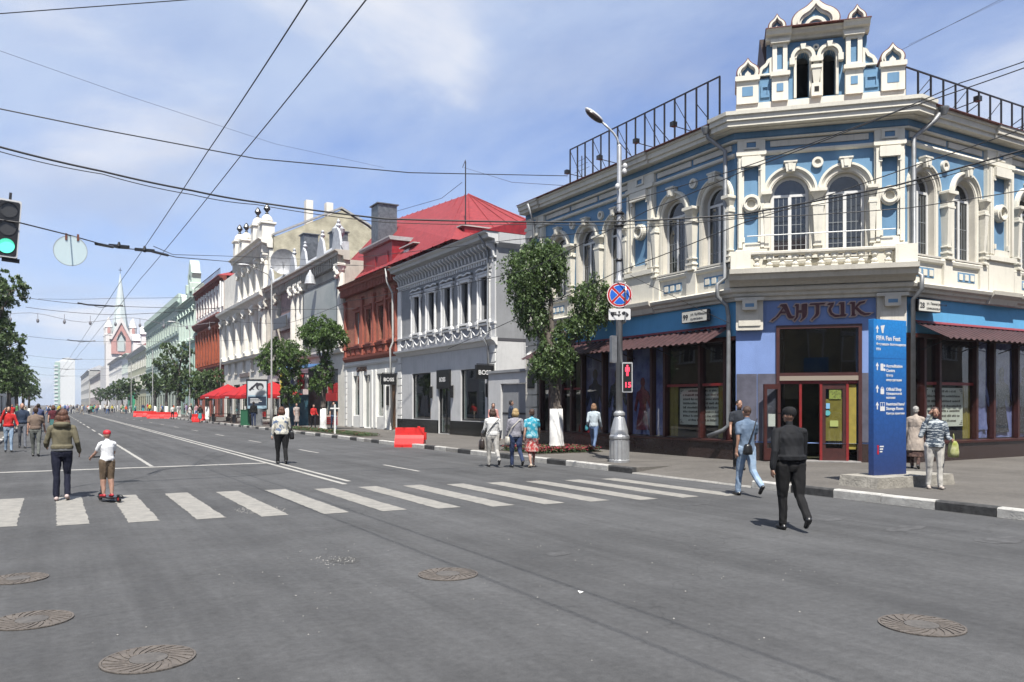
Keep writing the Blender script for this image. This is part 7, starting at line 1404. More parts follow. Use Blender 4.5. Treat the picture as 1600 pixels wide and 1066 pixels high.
def person(label, x, y, z, face, h, top, bottom, hair, legs=(25, -22), knees=(8, 22), arms=(-22, 22), elbows=(15, 15), abd=(8, 8), skin=None, shoe=None, build_=1.0, belly=0, long_sleeve=True, hem=0.0, skirt=None, coat=None, hairstyle='short', hat=None, voxel=.011, near=True, lean=0, bare=None, hand_up=False, head_turn=0, group='people in the street', flare=1.0, trouser=1.0, scale_head=1.0):
    """face: heading in degrees, 0 looks along +y; angles swing forward positive (left, right)"""
    t = thing('person', label, 'person', (x, y, z), R(-face), group); k = h / 1.75; B_ = Body(); skin = skin or SKIN; shoe = shoe or BLACK
    mats = {'skin': skin, 'top': top, 'bottom': bottom, 'shoe': shoe, 'sleeve': top if long_sleeve else skin, 'leg': bare or bottom, 'eye': mat('dark_eye', (.02, .015, .01), .3), 'lip': mat('lip', (.35, .09, .08), .5), 'trim': WHITE}
    W = build_; low = 0
    def J(p, ang, L_, ab=0): a = R(ang); b = R(ab); return Vector((p.x + math.sin(b) * L_ * math.cos(a) * 1.0, p.y + math.sin(a) * L_, p.z - math.cos(a) * math.cos(b) * L_))
    ln = math.tan(R(lean)); hipz = .93
    feet = []
    for sgn, th_, kn in ((-1, legs[0], knees[0]), (1, legs[1], knees[1])):
        hp_ = Vector((sgn * .085 * W, 0, hipz)); kn_ = J(hp_, th_, .43); an = J(kn_, th_ - kn, .42); feet.append((hp_, kn_, an, th_ - kn, sgn))
    low = min(f[2].z - .075 if f[3] > -15 else f[2].z - .10 for f in feet); dz = -low
    up = lambda v: Vector((v.x, v.y, v.z + dz)) 
    for hp_, kn_, an, sh, sgn in feet:
        hp_, kn_, an = up(hp_), up(kn_), up(an); B_.cap('bottom', hp_, kn_, .095 * W * trouser, .062 * (1 + (W - 1) * .5) * trouser, k=6); B_.cap('leg', kn_, an + (kn_ - an) * .08, .060 * trouser, (.042 if trouser <= 1 else .058) * (.8 if bare else 1), k=6)
        if not bare: B_.cap('leg', an + (kn_ - an) * .25, an + (kn_ - an) * .05, .05 * trouser, .052 * trouser, k=3)
        fd = Vector((sgn * .1, math.cos(R(min(0, sh) * .9)), math.sin(R(min(0, sh) * .9)))); fd.normalize(); hl = an + Vector((0, -.035, -.045)); hl = an - fd * .04 + Vector((0, 0, -.035)); B_.cap('shoe', hl, hl + fd * .17, .042, .036, k=4); B_.cap('shoe', an + Vector((0, 0, .0)), an + Vector((0, 0, -.03)), .04, .045, k=2)
    o = Vector((0, 0, dz)); sy = lambda zz: (zz - hipz) * ln
    rg = lambda L_: [(0, sy(q[0]) + q[3] if len(q) > 3 else sy(q[0]), q[0] + dz, q[1] * W, q[2] * (1 + (W - 1) * 1.2)) for q in L_]
    B_.loft('bottom', rg([(.84, .13, .095), (.92, .165, .115), (1.0, .15, .105)]))
    hz = .98 - hem
    fl = flare
    B_.loft('top', rg([(hz, .165 * fl, .125 * fl), (hz + .06, .166 * fl, .13 * fl), (1.08, .150 * (1 + (fl - 1) * .6), .115 + belly * .3), (1.2, .160, .12), (1.32, .18 / (1 + (W - 1) * .35), .118), (1.40, .155 / (1 + (W - 1) * .5), .10), (1.45, .11, .08), (1.495, .066, .06)]))
    if skirt is not None: B_.loft('bottom', rg([(skirt, .20, .17), ((skirt + .95) / 2, .18, .15), (.98, .15, .12)]))
    nb = Vector((0, sy(1.49), 1.49 + dz)); hc = Vector((0, sy(1.63) + .02, 1.63 + dz)); B_.cap('skin', nb, hc - Vector((0, .01, .06)), .052, .05, k=3)
    ht = Matrix.Rotation(R(-head_turn), 3, 'Z'); s_ = scale_head
    B_.ell('skin', hc + Vector((0, -.008, .02)), (.075 * s_, .092 * s_, .10 * s_)); B_.ell('skin', hc + ht @ Vector((0, .02, -.045)), (.056, .066, .065))
    B_.cap('skin', hc + ht @ Vector((0, .088, .008)), hc + ht @ Vector((0, .103, -.022)), .009, .014, k=2)
    for sx in (-1, 1):
        B_.ell('skin', hc + ht @ Vector((sx * .078, -.005, -.005)), (.012, .02, .03)); B_.S.append((hc + ht @ Vector((sx * .03, .079, .018)), .0125, 'eye'))
    B_.S.append((hc + ht @ Vector((0, .083, -.052)), .013, 'lip')); B_.S.append((hc + ht @ Vector((-.012, .082, -.052)), .011, 'lip')); B_.S.append((hc + ht @ Vector((.012, .082, -.052)), .011, 'lip'))
    for i, sgn in enumerate((-1, 1)):
        sh = Vector((sgn * .18 * (1 + (W - 1) * .45), sy(1.42), 1.395 + dz)); ab = sgn * abd[i]; el = J(sh, arms[i], .29, ab)
        fa = arms[i] + elbows[i]; wr = J(el, fa, .25, ab * (.5 if not (hand_up and sgn > 0) else -1.2))
        if hand_up and sgn > 0: el = sh + Vector((.10, .06, -.26)); wr = hc + Vector((.13, .07, -.03))
        B_.cap('top', Vector((sgn * .09, sy(1.42), 1.425 + dz)), sh, .058, .06, k=3); mid = sh.lerp(el, .55)
        if long_sleeve: B_.cap('top', sh, el, .057 * (1 + (W - 1) * .4) * (1 + (fl - 1) * .6), .047 * fl, k=5); B_.cap('top', el, el.lerp(wr, .93), .049 * fl, .038 * fl, k=5)
        else: B_.cap('top', sh, mid, .060, .060, k=4); B_.cap('skin', mid, el, .044, .038, k=4); B_.cap('skin', el, wr, .038, .027, k=5)
        d = (wr - el).normalized(); hd = wr + d * .055; B_.cap('skin', wr, wr + d * .03, .025, .03, k=2)
        sd_ = d.cross(Vector((1, 0, 0))); sd_ = sd_.normalized() if sd_.length > .1 else Vector((0, 1, 0)); pin = Vector((-sgn, 0, 0)); B_.cap('skin', wr + d * .02 - sd_ * .02, hd - sd_ * .024, .016, .015, k=3); B_.cap('skin', wr + d * .02 + sd_ * .02, hd + sd_ * .024, .016, .015, k=3); B_.cap('skin', wr + d * .02, hd, .018, .017, k=3)
        if near:
            for f_ in range(4):
                b0 = hd + sd_ * (.03 - .02 * f_) + d * .01; ll = (.030, .036, .034, .026)[f_]; b1 = b0 + d * ll + pin * .006; b2 = b1 + (d * .7 + pin * .7).normalized() * ll * .8; B_.cap('skin', b0, b1, .0098, .0092, n=6, k=2); B_.cap('skin', b1, b2, .0092, .0085, n=6, k=2)
            th0 = wr + d * .025 + sd_ * .03; th1 = th0 + (sd_ * .6 + d * .7 + pin * .3).normalized() * .034; B_.cap('skin', th0, th1, .012, .011, n=6, k=2); B_.cap('skin', th1, th1 + (d + pin * .4).normalized() * .028, .011, .0092, n=6, k=2)
        else: B_.cap('skin', hd, hd + d * .06 + pin * .02, .024, .015, k=2)
        if i == 0: lh_ = hd.copy()
        else: rh_ = hd.copy()
    B_.hem = hz + dz
    if coat:
        lo = len(B_.S); coat(B_, rg, dz); zlo = min(c.z for c, r, tg in B_.S[lo:]); B_.hem = min(B_.hem, zlo)
    used = {tg for _, _, tg in B_.S}
    b = B_.build('body', {q: m for q, m in mats.items() if q in used}, t, voxel, seed=hash_(label), wr=.009 if near else .005); b.scale = (k, k, k)
    # hair
    H = MB(); hh = hc + Vector((0, 0, .0)); style = hairstyle
    def blob(c, r): H.ell(hh + ht @ Vector(c), r, 14, 9)
    if style == 'short': blob((0, -.022, .04), (.083, .093, .092)); blob((0, -.05, -.01), (.074, .055, .07))
    elif style == 'bob': blob((0, -.025, .04), (.094, .10, .10)); blob((0, -.055, -.03), (.105, .075, .10)); blob((-.07, -.02, -.04), (.04, .06, .09)); blob((.07, -.02, -.04), (.04, .06, .09))
    elif style == 'full': blob((.03, -.07, -.12), (.12, .06, .06)); blob((-.06, -.075, -.13), (.08, .05, .06)); blob((0, -.03, .045), (.105, .11, .10)); blob((0, -.055, -.04), (.125, .085, .10)); blob((-.085, -.03, -.07), (.05, .065, .08)); blob((.085, -.03, -.07), (.05, .065, .08)); blob((0, -.06, -.11), (.11, .06, .05))
    elif style == 'long': blob((0, -.025, .04), (.09, .097, .096)); blob((0, -.06, -.06), (.085, .05, .14)); blob((0, -.07, -.16), (.07, .04, .1))
    elif style == 'cropped': blob((0, -.018, .035), (.080, .088, .088))
    if style != 'none' and H.v:
        me = H.mesh('hair', [hair]); o = bpy.data.objects.new('raw', me); COL.objects.link(o); md = o.modifiers.new('r', 'REMESH'); md.mode = 'VOXEL'; md.voxel_size = .009 if near else .02; sm = o.modifiers.new('s', 'SMOOTH'); sm.iterations = 2
        m2 = bpy.data.meshes.new_from_object(o.evaluated_get(bpy.context.evaluated_depsgraph_get())); bpy.data.objects.remove(o); m2.name = 'hair'
        V = np.empty(len(m2.vertices) * 3, np.float32); m2.vertices.foreach_get('co', V); V = V.reshape(-1, 3); nn = np.empty_like(V).ravel(); m2.vertices.foreach_get('normal', nn); nn = nn.reshape(-1, 3); a = np.arctan2(V[:, 0] - hh.x, V[:, 1] - hh.y); w = np.sin(a * 23 + 2 * np.sin(V[:, 2] * 13)) * .5 + np.sin(a * 41 + V[:, 2] * 20) * .35; V = V + nn * (w * .0045)[:, None]; m2.vertices.foreach_set('co', V.ravel()); m2.polygons.foreach_set('use_smooth', np.ones(len(m2.polygons), bool)); m2.materials.clear(); m2.materials.append(hair); m2.update(); link('hair', m2, t).scale = (k, k, k)
    if hat == 'cap' or hat == 'redcap':
        hm = cloth('black_cap', (.014, .014, .015)) if hat == 'cap' else mat('cloth_red_cap', (.50, .015, .03), .6, var=.1, vs=6); Q = MB(); n = 16; vs = []; 
        for i_, (rr_, zz) in enumerate(((.090, .02), (.094, .05), (.09, .085), (.07, .115), (.035, .132), (.0, .136))):
            for j in range(n): a = 2 * math.pi * j / n; vs.append(hh + ht @ Vector((rr_ * math.cos(a), rr_ * 1.12 * math.sin(a) - .01, zz)))
        Q.add(vs, [(i_ * n + j, i_ * n + (j + 1) % n, (i_ + 1) * n + (j + 1) % n, (i_ + 1) * n + j) for i_ in range(5) for j in range(n)])
        Q.add([hh + ht @ Vector(p) for p in ((-.06, .075, .045), (.06, .075, .045), (.05, .155, .035), (-.05, .155, .035), (-.06, .075, .038), (.06, .075, .038), (.05, .155, .028), (-.05, .155, .028))], [(0, 1, 2, 3), (7, 6, 5, 4), (3, 2, 6, 7), (0, 3, 7, 4), (2, 1, 5, 6)]); ob('cap', Q, hm, t, smooth=True).scale = (k, k, k)
    return t, k, lh_ * k, rh_ * k, hc * k
def hash_(s): return sum(ord(c) * (i + 1) for i, c in enumerate(s)) % 97 * .13
def add(t, name, mb, m, smooth=True): return ob(name, mb, m, t, smooth=smooth)
def bag(label, t, k, x, y, z, w, d, h, m, strap=None, cat='bag'):
    """a bag is a thing of its own, placed where its bearer holds it"""
    c = math.cos(t.rotation_euler.z); s = math.sin(t.rotation_euler.z); loc = Vector((t.location.x + x * c - y * s, t.location.y + x * s + y * c, t.location.z + z)); b = thing('shoulder_bag' if strap else 'carrier_bag', label, cat, tuple(loc), t.rotation_euler.z)
    q = MB(); n = 12; P = [(.55, 0, .8), (.95, .03, 1), (1, .3, 1.1), (.9, .8, .9), (.8, 1, .5)]; vs = []
    for (a_, zz, dd) in P:
        for j in range(n): a = 2 * math.pi * j / n; ca, sa = math.cos(a), math.sin(a); vs.append((math.copysign(abs(ca) ** .6, ca) * d / 2 * dd, math.copysign(abs(sa) ** .6, sa) * w / 2 * a_, -h + zz * h))
    q.add(vs, [(i * n + j, i * n + (j + 1) % n, (i + 1) * n + (j + 1) % n, (i + 1) * n + j) for i in range(len(P) - 1) for j in range(n)] + [tuple(range(n))[::-1], tuple(range((len(P) - 1) * n, len(P) * n))]); ob('bag_body', q, m, b, smooth=True)
    if strap: ob('strap', MB().tube([Vector(p) for p in strap], .011, 6), m, b)
    else: ob('handle', MB().tube([(0, -w * .25, -.03), (0, -w * .12, .1), (0, 0, .13), (0, w * .12, .1), (0, w * .25, -.03)], .007, 6), m, b)
    return b
BROWN = hairmat('brown', (.06, .03, .018)); AUB = hairmat('auburn', (.11, .045, .025)); BLOND = hairmat('blond', (.40, .28, .13)); DKH = hairmat('dark', (.018, .012, .010)); GREYH = hairmat('grey', (.35, .34, .32)); GINGER = hairmat('ginger', (.24, .13, .07))
OLIVE = cloth('olive_jersey', (.15, .135, .09)); NAVYL = cloth('navy_leggings', (.012, .014, .03)); WH = cloth('white_cotton', (.66, .66, .65)); BLK = cloth('black_cloth', (.012, .012, .013)); JEANS = cloth('blue_denim', (.09, .14, .26), vs=5, c2=(.15, .22, .36)); LJEANS = cloth('pale_denim', (.20, .30, .45), vs=4, c2=(.38, .48, .60)); GREYT = cloth('pale_grey_trousers', (.40, .39, .37)); BEIGE = cloth('beige_coat', (.40, .34, .29)); DJEANS = cloth('dark_denim', (.03, .045, .10))
# woman in the olive hoodie
def hood(B_, rg, dz): B_.loft('top', [(0, -.05, 1.42 + dz, .14, .10), (0, -.06, 1.48 + dz, .15, .11), (0, -.06, 1.52 + dz, .12, .08)])
w1, k, l, r, hd = person('woman in an olive hooded top and navy leggings walking away over the crossing', .17, 16.75, 0, 3, 1.66, OLIVE, NAVYL, AUB, legs=(-4, 8), knees=(2, 30), arms=(10, -14), elbows=(62, 50), abd=(16, 16), build_=1.06, hairstyle='full', shoe=cloth('pale_trainer', (.5, .4, .38)), flare=1.12, hem=-.02, coat=hood, voxel=.0105, trouser=1.02)
ob('shirt_hem', MB().lathe([(.172, -.02), (.176, .03), (.16, .06)], (0, 0, .925), 16, sy=.76), WH, w1, smooth=True)
# boy on a kick scooter
STR = stripes('boy_stripes', (.68, .68, .68), (.25, .28, .34), 36, 2, .72); SHORT = cloth('brown_shorts', (.13, .095, .065))
bo, k, l, r, hd = person('small boy in a red cap and striped shirt riding a kick scooter', .87, 16.05, .09, -22, 1.2, STR, SHORT, BROWN, legs=(6, -2), knees=(10, 6), arms=(30, 26), elbows=(30, 34), abd=(14, 10), long_sleeve=False, hat='redcap', hairstyle='cropped', bare=SKIN, shoe=mat('red_trainer', (.4, .02, .03), .5), voxel=.0105, trouser=1.35, scale_head=1.12, hem=.02, flare=1.1)
sct = thing('kick_scooter', 'black kick scooter with small wheels under the boy', 'scooter', (.86, 16.12, 0), R(22)); ob('deck', MB().rbox(-.06, .18, -.28, .22, .07, .095, .005), BLACK, sct); ob('steering_column', MB().tube([(.05, .30, .08), (.03, .22, .80)], .018, 8), DARKM, sct); ob('handlebar', MB().tube([(-.2, .22, .8), (.25, .22, .8)], .014, 8), BLACK, sct); ob('fork', MB().tube([(.05, .30, .14), (.05, .34, .07)], .02, 6), DARKM, sct)
for y_ in (.34, -.36): w = ob('wheel', MB().lathe([(.05, -.013), (.068, -.012), (.07, 0), (.068, .012), (.05, .013)], (0, 0, 0), 18), BLACK, sct); w.location = (.05, y_, .07); w.rotation_euler = (0, R(90), 0); ob('hub', MB().lathe([(.03, -.015), (.03, .015)], n=10), mat('red_hub', (.4, .02, .02), .4), w)
ob('rear_mudguard', MB().arch(-.0, 0, .075, .08, -.02, .02, 30, 120, 8), DARKM, sct).location = (.05, -.36, .07)
# woman in a floral blouse
FLO = cloth('floral_print', (.62, .60, .52), vs=9, c2=(.12, .17, .28), ramp=(.52, .6), detail=3)
w2, k, l, r, hd = person('woman in a pale floral blouse and long black trousers in the road', 5.87, 23.76, 0, 8, 1.68, FLO, BLK, AUB, legs=(8, -6), knees=(4, 20), arms=(-10, 10), elbows=(20, 18), abd=(12, 12), build_=1.22, hairstyle='bob', hem=.06, flare=1.08, voxel=.0115, trouser=1.15)
bag('black handbag on the right shoulder of the woman in the floral blouse', w2, k, .28, -.06, .98, .3, .12, .26, mat('black_leather', (.012, .012, .012), .35), strap=[(0, -.1, -.05), (-.06, -.04, .42), (-.06, .04, .42), (0, .1, -.05)])
# three women side by side
w3, k, l, r, hd = person('woman in a white top and pale grey trousers, left of three walking together', 10.72, 19.7, 0, 14, 1.64, WH, GREYT, BROWN, legs=(8, -14), knees=(5, 32), arms=(14, -6), elbows=(50, 35), abd=(10, 10), build_=1.15, hairstyle='bob', hem=.02, voxel=.0115, trouser=1.12)
bag('dark bag hanging at the left side of the woman in white', w3, k, -.30, .06, .78, .28, .14, .3, mat('dark_brown_leather', (.03, .02, .016), .4)); ob('bag_strap', MB().tube([(.15, -.13, 1.34), (.0, -.16, 1.2), (-.18, -.12, .96)], .012, 6), BLACK, w3)
GT = cloth('grey_knit', (.20, .20, .24), vs=30, c2=(.34, .33, .37)); w4_, k, l, r, hd = person('blond woman in a grey top and blue jeans, middle of three walking together', 11.17, 19.2, 0, 12, 1.63, GT, DJEANS, BLOND, legs=(4, -14), knees=(4, 30), arms=(8, -4), elbows=(18, 60), abd=(10, 8), build_=1.15, hairstyle='bob', voxel=.0115, hem=.06, trouser=1.08)
bag('cream shoulder bag of the blond woman in jeans', w4_, k, -.25, -.04, .86, .3, .1, .24, mat('cream_leather', (.55, .52, .45), .5), strap=[(0, 0, -.02), (.1, -.1, .25), (.38, -.08, .5)])
TQ = cloth('turquoise_print', (.03, .30, .42), vs=10, c2=(.35, .55, .60), ramp=(.48, .6)); RSK = cloth('red_print_skirt', (.42, .06, .06), vs=14, c2=(.55, .42, .38), ramp=(.48, .56)); w5_, k, l, r, hd = person('woman in a turquoise print blouse and red patterned skirt, right of the three', 11.55, 18.95, 0, 10, 1.62, TQ, RSK, BROWN, legs=(-6, 10), knees=(12, 4), arms=(-12, 14), elbows=(20, 15), abd=(10, 16), build_=1.15, long_sleeve=False, hairstyle='short', skirt=.48, bare=SKIN, voxel=.0115, hem=.1, shoe=cloth('beige_shoe', (.5, .42, .34)), flare=1.08)
# woman by the shop window
PB = cloth('pale_blue_shirt', (.52, .60, .66)); w6, k, l, r, hd = person('woman in a pale shirt and cropped jeans passing the shop windows behind the lamp post', 16.0, 22.2, .15, 48, 1.66, PB, JEANS, GINGER, legs=(20, -20), knees=(8, 18), arms=(-10, 12), elbows=(60, 30), abd=(8, 8), hairstyle='bob', hem=.04, voxel=.0115, shoe=cloth('beige_shoe', (.5, .42, .34)))
bag('small turquoise bag carried by the woman near the shop windows', w6, k, -.26, .1, .9, .22, .1, .2, mat('turquoise_leather', (.05, .25, .3), .5))
# man in the denim shirt
DS = cloth('denim_shirt', (.10, .15, .23), vs=6, c2=(.17, .23, .32)); m1, k, l, r, hd = person('man in a short-sleeved blue shirt and faded jeans stepping off the kerb', 11.5, 11.0, 0, 16, 1.74, DS, LJEANS, BROWN, legs=(14, -12), knees=(6, 38), arms=(-8, 20), elbows=(18, 70), abd=(6, 10), long_sleeve=False, hairstyle='cropped', hem=.1, voxel=.0095, trouser=1.12, skin=SKIN2, lean=-2)
bag('small black camera bag on the hip of the man in the blue shirt', m1, k, -.08, -.19, 1.0, .13, .16, .2, BLACK, strap=[(0, 0, -.02), (.1, -.02, .25), (.2, .02, .48)], cat='camera bag')
m2_, k, l, r, hd = person('man in a dark shirt half hidden behind the man in the blue shirt', 14.6, 14.2, .15, 218, 1.72, cloth('charcoal_shirt', (.03, .035, .045)), BLK, DKH, legs=(6, -6), knees=(4, 8), arms=(5, 10), elbows=(40, 30), long_sleeve=False, hairstyle='cropped', skin=SKIN2, voxel=.011, head_turn=-30)
# man in black
DSH = cloth('black_windbreaker', (.014, .015, .018), rough=.8, bump=.4); m3, k, l, r, hd = person('stocky man in a black jacket, black trousers and black cap crossing the road', 8.95, 7.75, 0, 26, 1.71, DSH, BLK, DKH, legs=(2, -10), knees=(2, 34), arms=(-20, 10), elbows=(22, 12), abd=(13, 7), build_=1.2, hat='cap', hairstyle='cropped', voxel=.009, flare=1.18, hem=-.02, trouser=1.18, skin=SKIN2, lean=2, belly=.1, head_turn=-25)
# old woman in beige, seen from behind
def long_coat(B_, rg, dz): B_.loft('top', rg([(.52, .235, .19), (.7, .215, .17), (.95, .19, .145), (1.15, .17, .13)]))
w7, k, l, r, hd = person('stooping elderly woman in a long beige coat beyond the blue slab', 18.65, 12.25, .15, 62, 1.56, BEIGE, cloth('dark_print_skirt', (.05, .03, .03), vs=12, c2=(.16, .1, .08)), GREYH, legs=(8, -10), knees=(6, 14), arms=(0, 6), elbows=(10, 30), build_=1.05, hairstyle='short', skirt=.35, coat=long_coat, lean=6, voxel=.011)
# woman on the phone
PL_ = cloth('chequered_blouse', (.05, .07, .10), vs=16, c2=(.5, .54, .56), ramp=(.5, .56), vscale=(.5, .5, 2.2)); w8, k, l, r, hd = person('woman in a dark chequered blouse talking on the phone right of the blue slab', 14.45, 9.1, .15, 222, 1.55, PL_, cloth('off_white_trousers', (.58, .56, .52)), hairmat('short_brown', (.05, .022, .016)), legs=(4, -4), knees=(4, 6), arms=(8, 12), elbows=(72, 20), abd=(10, 10), build_=1.15, hairstyle='short', voxel=.0095, hand_up=True, hem=.08, skin=SKIN2, shoe=cloth('pale_shoe', (.45, .4, .36)), trouser=1.12, flare=1.05)
YB = cloth('yellow_green_bag', (.24, .28, .05), vs=9, c2=(.50, .50, .28)); 
c_, s_ = math.cos(R(-222)), math.sin(R(-222)); bag('yellow-green carrier bag hanging from the forearm of the woman on the phone', w8, k, -.26, .2, .92, .2, .16, .3, YB)
ph = thing('mobile_phone', 'small dark mobile phone held at the ear of the woman in chequered blouse', 'phone', tuple(w8.location + Vector((c_ * .125 * k - s_ * .05 * k, s_ * .125 * k + c_ * .05 * k, 1.60 * k))), R(-222)); ob('phone_body', MB().rbox(-.01, .01, -.035, .035, -.06, .07, .003), BLACK, ph)
# couple at the corner of the grey house
person('woman in a pink blouse standing at the near corner of the grey house', 16.9, 31.0, .15, 200, 1.66, cloth('pink_blouse', (.55, .28, .26)), BLK, DKH, legs=(2, -2), knees=(2, 4), arms=(10, 14), elbows=(70, 60), hairstyle='long', voxel=.014, near=False); person('dark-haired man in a navy jacket beside the woman in pink', 17.4, 30.3, .15, 110, 1.78, cloth('navy_jacket', (.03, .045, .08)), BLK, DKH, legs=(2, -2), knees=(2, 3), arms=(8, 6), elbows=(20, 16), hairstyle='short', voxel=.014, near=False, flare=1.05)
# people at the left edge
RJ = cloth('red_jacket', (.52, .03, .03)); person('woman in a red jacket and light jeans holding a hand to her face, left edge', -1.35, 34.5, 0, 175, 1.68, RJ, LJEANS, DKH, legs=(10, -6), knees=(4, 10), arms=(8, 12), elbows=(60, 20), abd=(18, 10), hairstyle='short', voxel=.013, hand_up=True, flare=1.1)
person('man in a navy jacket walking behind the woman in brown', -1.0, 37.5, 0, 178, 1.82, cloth('navy_jacket', (.03, .045, .08)), cloth('grey_trousers', (.16, .17, .2)), BROWN, legs=(12, -10), knees=(4, 14), arms=(10, -10), hairstyle='cropped', voxel=.014, near=False, flare=1.1)
person('woman in a brown T-shirt and grey trousers walking away near the left edge', -.45, 31.3, 0, 5, 1.66, cloth('brown_tshirt', (.20, .15, .12)), cloth('grey_green_trousers', (.14, .15, .14)), BROWN, legs=(10, -8), knees=(4, 12), arms=(-8, 14), elbows=(12, 14), abd=(8, 12), long_sleeve=False, hairstyle='short', voxel=.013, build_=1.12)
person('man cut by the left edge of the picture in dark clothes', -2.1, 30.2, .12, 170, 1.75, cloth('maroon_top', (.10, .02, .03)), DJEANS, DKH, legs=(8, -8), knees=(4, 10), arms=(-4, 14), long_sleeve=False, hairstyle='short', voxel=.014, near=False)
person('man in a blue checked shirt walking away behind the woman in brown', -.55, 46, 0, 3, 1.8, cloth('blue_check', (.08, .1, .2)), DJEANS, DKH, legs=(10, -8), knees=(4, 12), voxel=.015, near=False, hairstyle='short'); person('woman in a maroon top and teal skirt walking away left of the hooded woman', .1, 50, 0, 5, 1.7, cloth('maroon_top', (.10, .02, .03)), cloth('teal_skirt', (.06, .16, .16)), AUB, legs=(8, -8), knees=(4, 12), voxel=.015, near=False, hairstyle='bob', long_sleeve=False, skirt=.45, bare=SKIN)
# middle distance on the right pavement
person('youth in a dark T-shirt and jeans striding past the whitewashed trunk', 15.2, 48.6, .15, 190, 1.8, cloth('charcoal_shirt'), JEANS, DKH, legs=(22, -22), knees=(6, 16), arms=(-14, 14), elbows=(20, 30), long_sleeve=False, hairstyle='short', voxel=.014, near=False)
person('child in a red sports jacket walking on the right pavement', 15.5, 54, .15, 175, 1.6, RJ, cloth('dark_trousers', (.02, .02, .03)), BROWN, legs=(10, -10), knees=(4, 10), arms=(8, 8), elbows=(50, 50), hairstyle='short', voxel=.015, near=False); person('woman in a long grey floral dress beside the child in red', 15.0, 56.5, .15, 180, 1.68, cloth('grey_floral', (.3, .25, .24), vs=12, c2=(.5, .45, .42)), cloth('grey_floral'), BROWN, legs=(4, -4), knees=(4, 8), hairstyle='short', skirt=.4, voxel=.015, near=False, long_sleeve=False)
person('man in a black jacket standing left of the poster light box', 12.8, 60, .15, 5, 1.82, BLK, DJEANS, DKH, legs=(4, -4), knees=(2, 2), arms=(0, 4), elbows=(10, 14), hairstyle='short', voxel=.015, near=False, flare=1.2)
# distant strollers: five figures, dressed by object materials
protos = []
C_ = {n: cloth('stroller_' + n, c) for n, c in dict(white=(.62, .62, .6), pink=(.5, .28, .3), blue=(.08, .16, .4), black=(.02, .02, .02), grey=(.25, .25, .26), yellow=(.6, .5, .08), orange=(.65, .12, .04), green=(.12, .3, .12), lilac=(.35, .28, .45), teal=(.08, .3, .32), beige=(.45, .38, .3), navy=(.03, .04, .09), red=(.5, .03, .03)).items()}
def far_person(i): return [dict(legs=(18, -18), knees=(6, 16)), dict(legs=(-14, 16), knees=(20, 6)), dict(legs=(4, -4), knees=(2, 4), arms=(6, 6)), dict(legs=(10, -12), knees=(4, 20), skirt=.45, hairstyle='long', bare=SKIN), dict(legs=(8, -8), knees=(2, 8), long_sleeve=False, build_=1.15)][i]
spots = [(12.2, 100, 'in the road right of'), (13.6, 92, ''), (14.2, 100, ''), (12.0, 79, ''), (11.6, 82.5, ''), (13.4, 104, ''), (14.8, 108, ''), (12.9, 118, ''), (13.9, 126, ''), (14.9, 121, ''), (13.1, 134, ''), (14.3, 139, ''), (12.2, 147, ''), (13.7, 151, ''), (14.9, 156, ''), (11.2, 160, ''), (12.8, 166, ''), (14.1, 171, ''), (10.4, 176, ''), (12.4, 181, ''), (13.8, 186, ''),
         (9.0, 165, ''), (7.6, 172, ''), (6.4, 160, ''), (5.2, 178, ''), (4.4, 150, ''), (3.4, 186, ''), (2.6, 168, ''), (1.6, 192, ''), (.4, 176, ''), (6.9, 196, ''), (8.6, 202, ''), (10.6, 206, ''), (-.9, 66, ''), (-.2, 90, ''), (-2.8, 78, ''), (-3.1, 98, ''), (-1.2, 112, ''), (-.1, 128, ''), (.9, 140, ''), (-3.0, 120, ''), (-.6, 150, ''), (11.7, 190, ''), (9.7, 214, ''), (8.0, 226, ''), (5.5, 216, '')] + [(-.5 + (i * 3.7) % 14, 150 + (i * 17.3) % 110, '') for i in range(34)]
tops = ['white', 'pink', 'black', 'black', 'white', 'grey', 'lilac', 'beige', 'blue', 'orange', 'yellow', 'white', 'teal', 'navy', 'red', 'green', 'grey', 'white', 'yellow', 'beige', 'blue']; bots = ['black', 'navy', 'grey', 'blue', 'black', 'beige', 'navy', 'black', 'white', 'teal']
ZONE = lambda x, y: 'left pavement' if x < -1.9 else ('left lane' if x < 3 else ('mid-road' if x < 9 else ('right kerb' if x < 12.8 else 'right pavement')))
FAR = lambda y: 'at the umbrellas' if y < 90 else ('by the orange house' if y < 115 else ('by the green gabled house' if y < 142 else ('by the pale green house' if y < 198 else 'by the yellow-green house')))
pset = {}
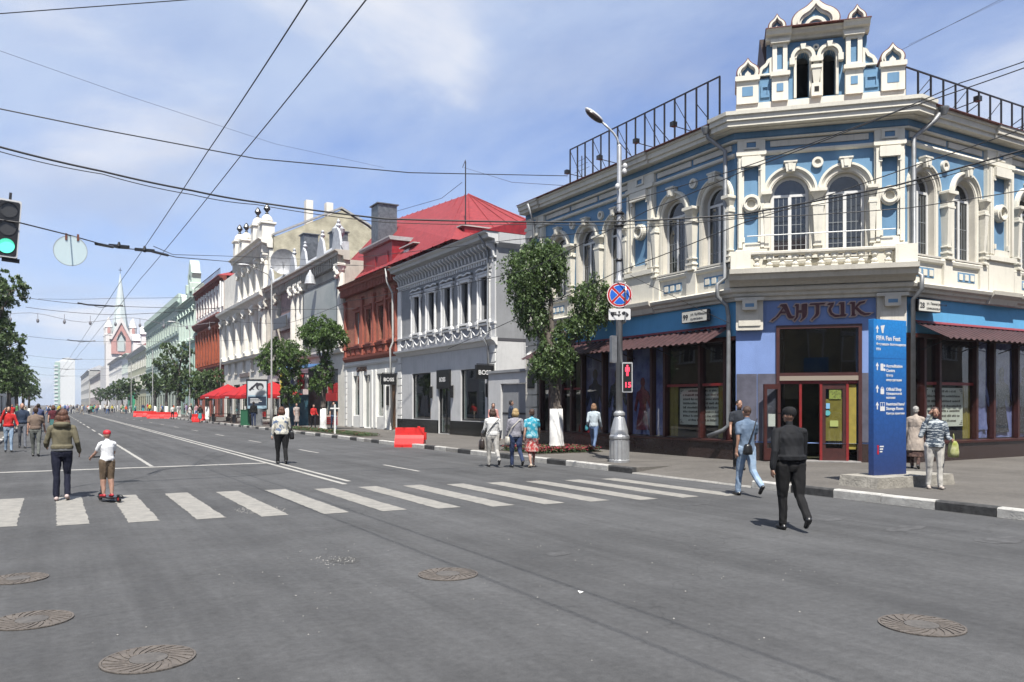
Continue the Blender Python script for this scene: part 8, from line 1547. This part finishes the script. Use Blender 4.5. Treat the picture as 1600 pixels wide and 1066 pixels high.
for i, (x, y, _) in enumerate(spots):
    kd = i % 5; tc_, bc_ = tops[i % len(tops)], bots[(i * 3) % len(bots)]; hm_ = (DKH, BROWN, BLOND, AUB, GREYH)[i % 5]; lab = 'distant %s, %s top, %s %s, %s %s' % ('woman' if kd == 3 else ('stout walker' if kd == 4 else ('striding walker' if kd == 0 else ('walker' if kd == 1 else 'person standing'))), tc_, bc_, 'skirt' if kd == 3 else 'trousers', ZONE(x, y), FAR(y))
    if kd not in pset:
        pset[kd] = person(lab, x, y, .15 if x > 12.9 else (.12 if x < -1.95 else 0), (i * 67) % 360, 1.7, C_[tc_], C_[bc_], hm_, voxel=.03, near=False, group='distant people along the street', **{**dict(hairstyle='short'), **far_person(kd)})[0]
        pset[kd]['group'] = 'distant people along the street'
    else:
        src = pset[kd]; t = copy_tree(src); t.location = (x, y, .15 if x > 12.9 else (.12 if x < -1.95 else 0)); t.rotation_euler.z = R((i * 67) % 360); s = rnd.uniform(.93, 1.07); t.scale = (s, s, s); t['label'] = lab
        for ch in t.children:
            if ch.name.startswith('body'):
                for sl in ch.material_slots:
                    nm = sl.material.name
                    base = src_tags.get(kd, {}).get(sl.slot_index)
                    if base: sl.link = 'OBJECT'; sl.material = C_[tc_] if base == 'top' else C_[bc_]
            elif ch.name.startswith('hair'): ch.material_slots[0].link = 'OBJECT'; ch.material_slots[0].material = hm_
    if i < 5 or kd not in globals().get('src_tags', {}):
        src_tags = globals().get('src_tags', {})
        if kd not in src_tags:
            b_ = [c for c in pset[kd].children if c.name.startswith('body')][0]; src_tags[kd] = {}
            for j, sl in enumerate(b_.material_slots):
                if sl.material == C_[tc_]: src_tags[kd][j] = 'top'
                elif sl.material == C_[bc_]: src_tags[kd][j] = 'bottom'
# ---------------------------------------------------------------- air: faint haze towards the street's end
hz = bpy.data.materials.new('thin_air'); hz.use_nodes = True; hz.node_tree.nodes.remove(hz.node_tree.nodes['Principled BSDF']); pv = hz.node_tree.nodes.new('ShaderNodeVolumePrincipled')
pv.inputs['Color'].default_value = (.80, .88, 1, 1); pv.inputs['Density'].default_value = .0003; pv.inputs['Anisotropy'].default_value = .2; hz.node_tree.links.new(pv.outputs[0], hz.node_tree.nodes['Material Output'].inputs['Volume'])
h_ = ob('haze', MB().box(-905, 905, -305, 1805, -1.2, 58), hz); h_['kind'] = 'stuff'; h_['label'] = 'thin pale haze in the street air'
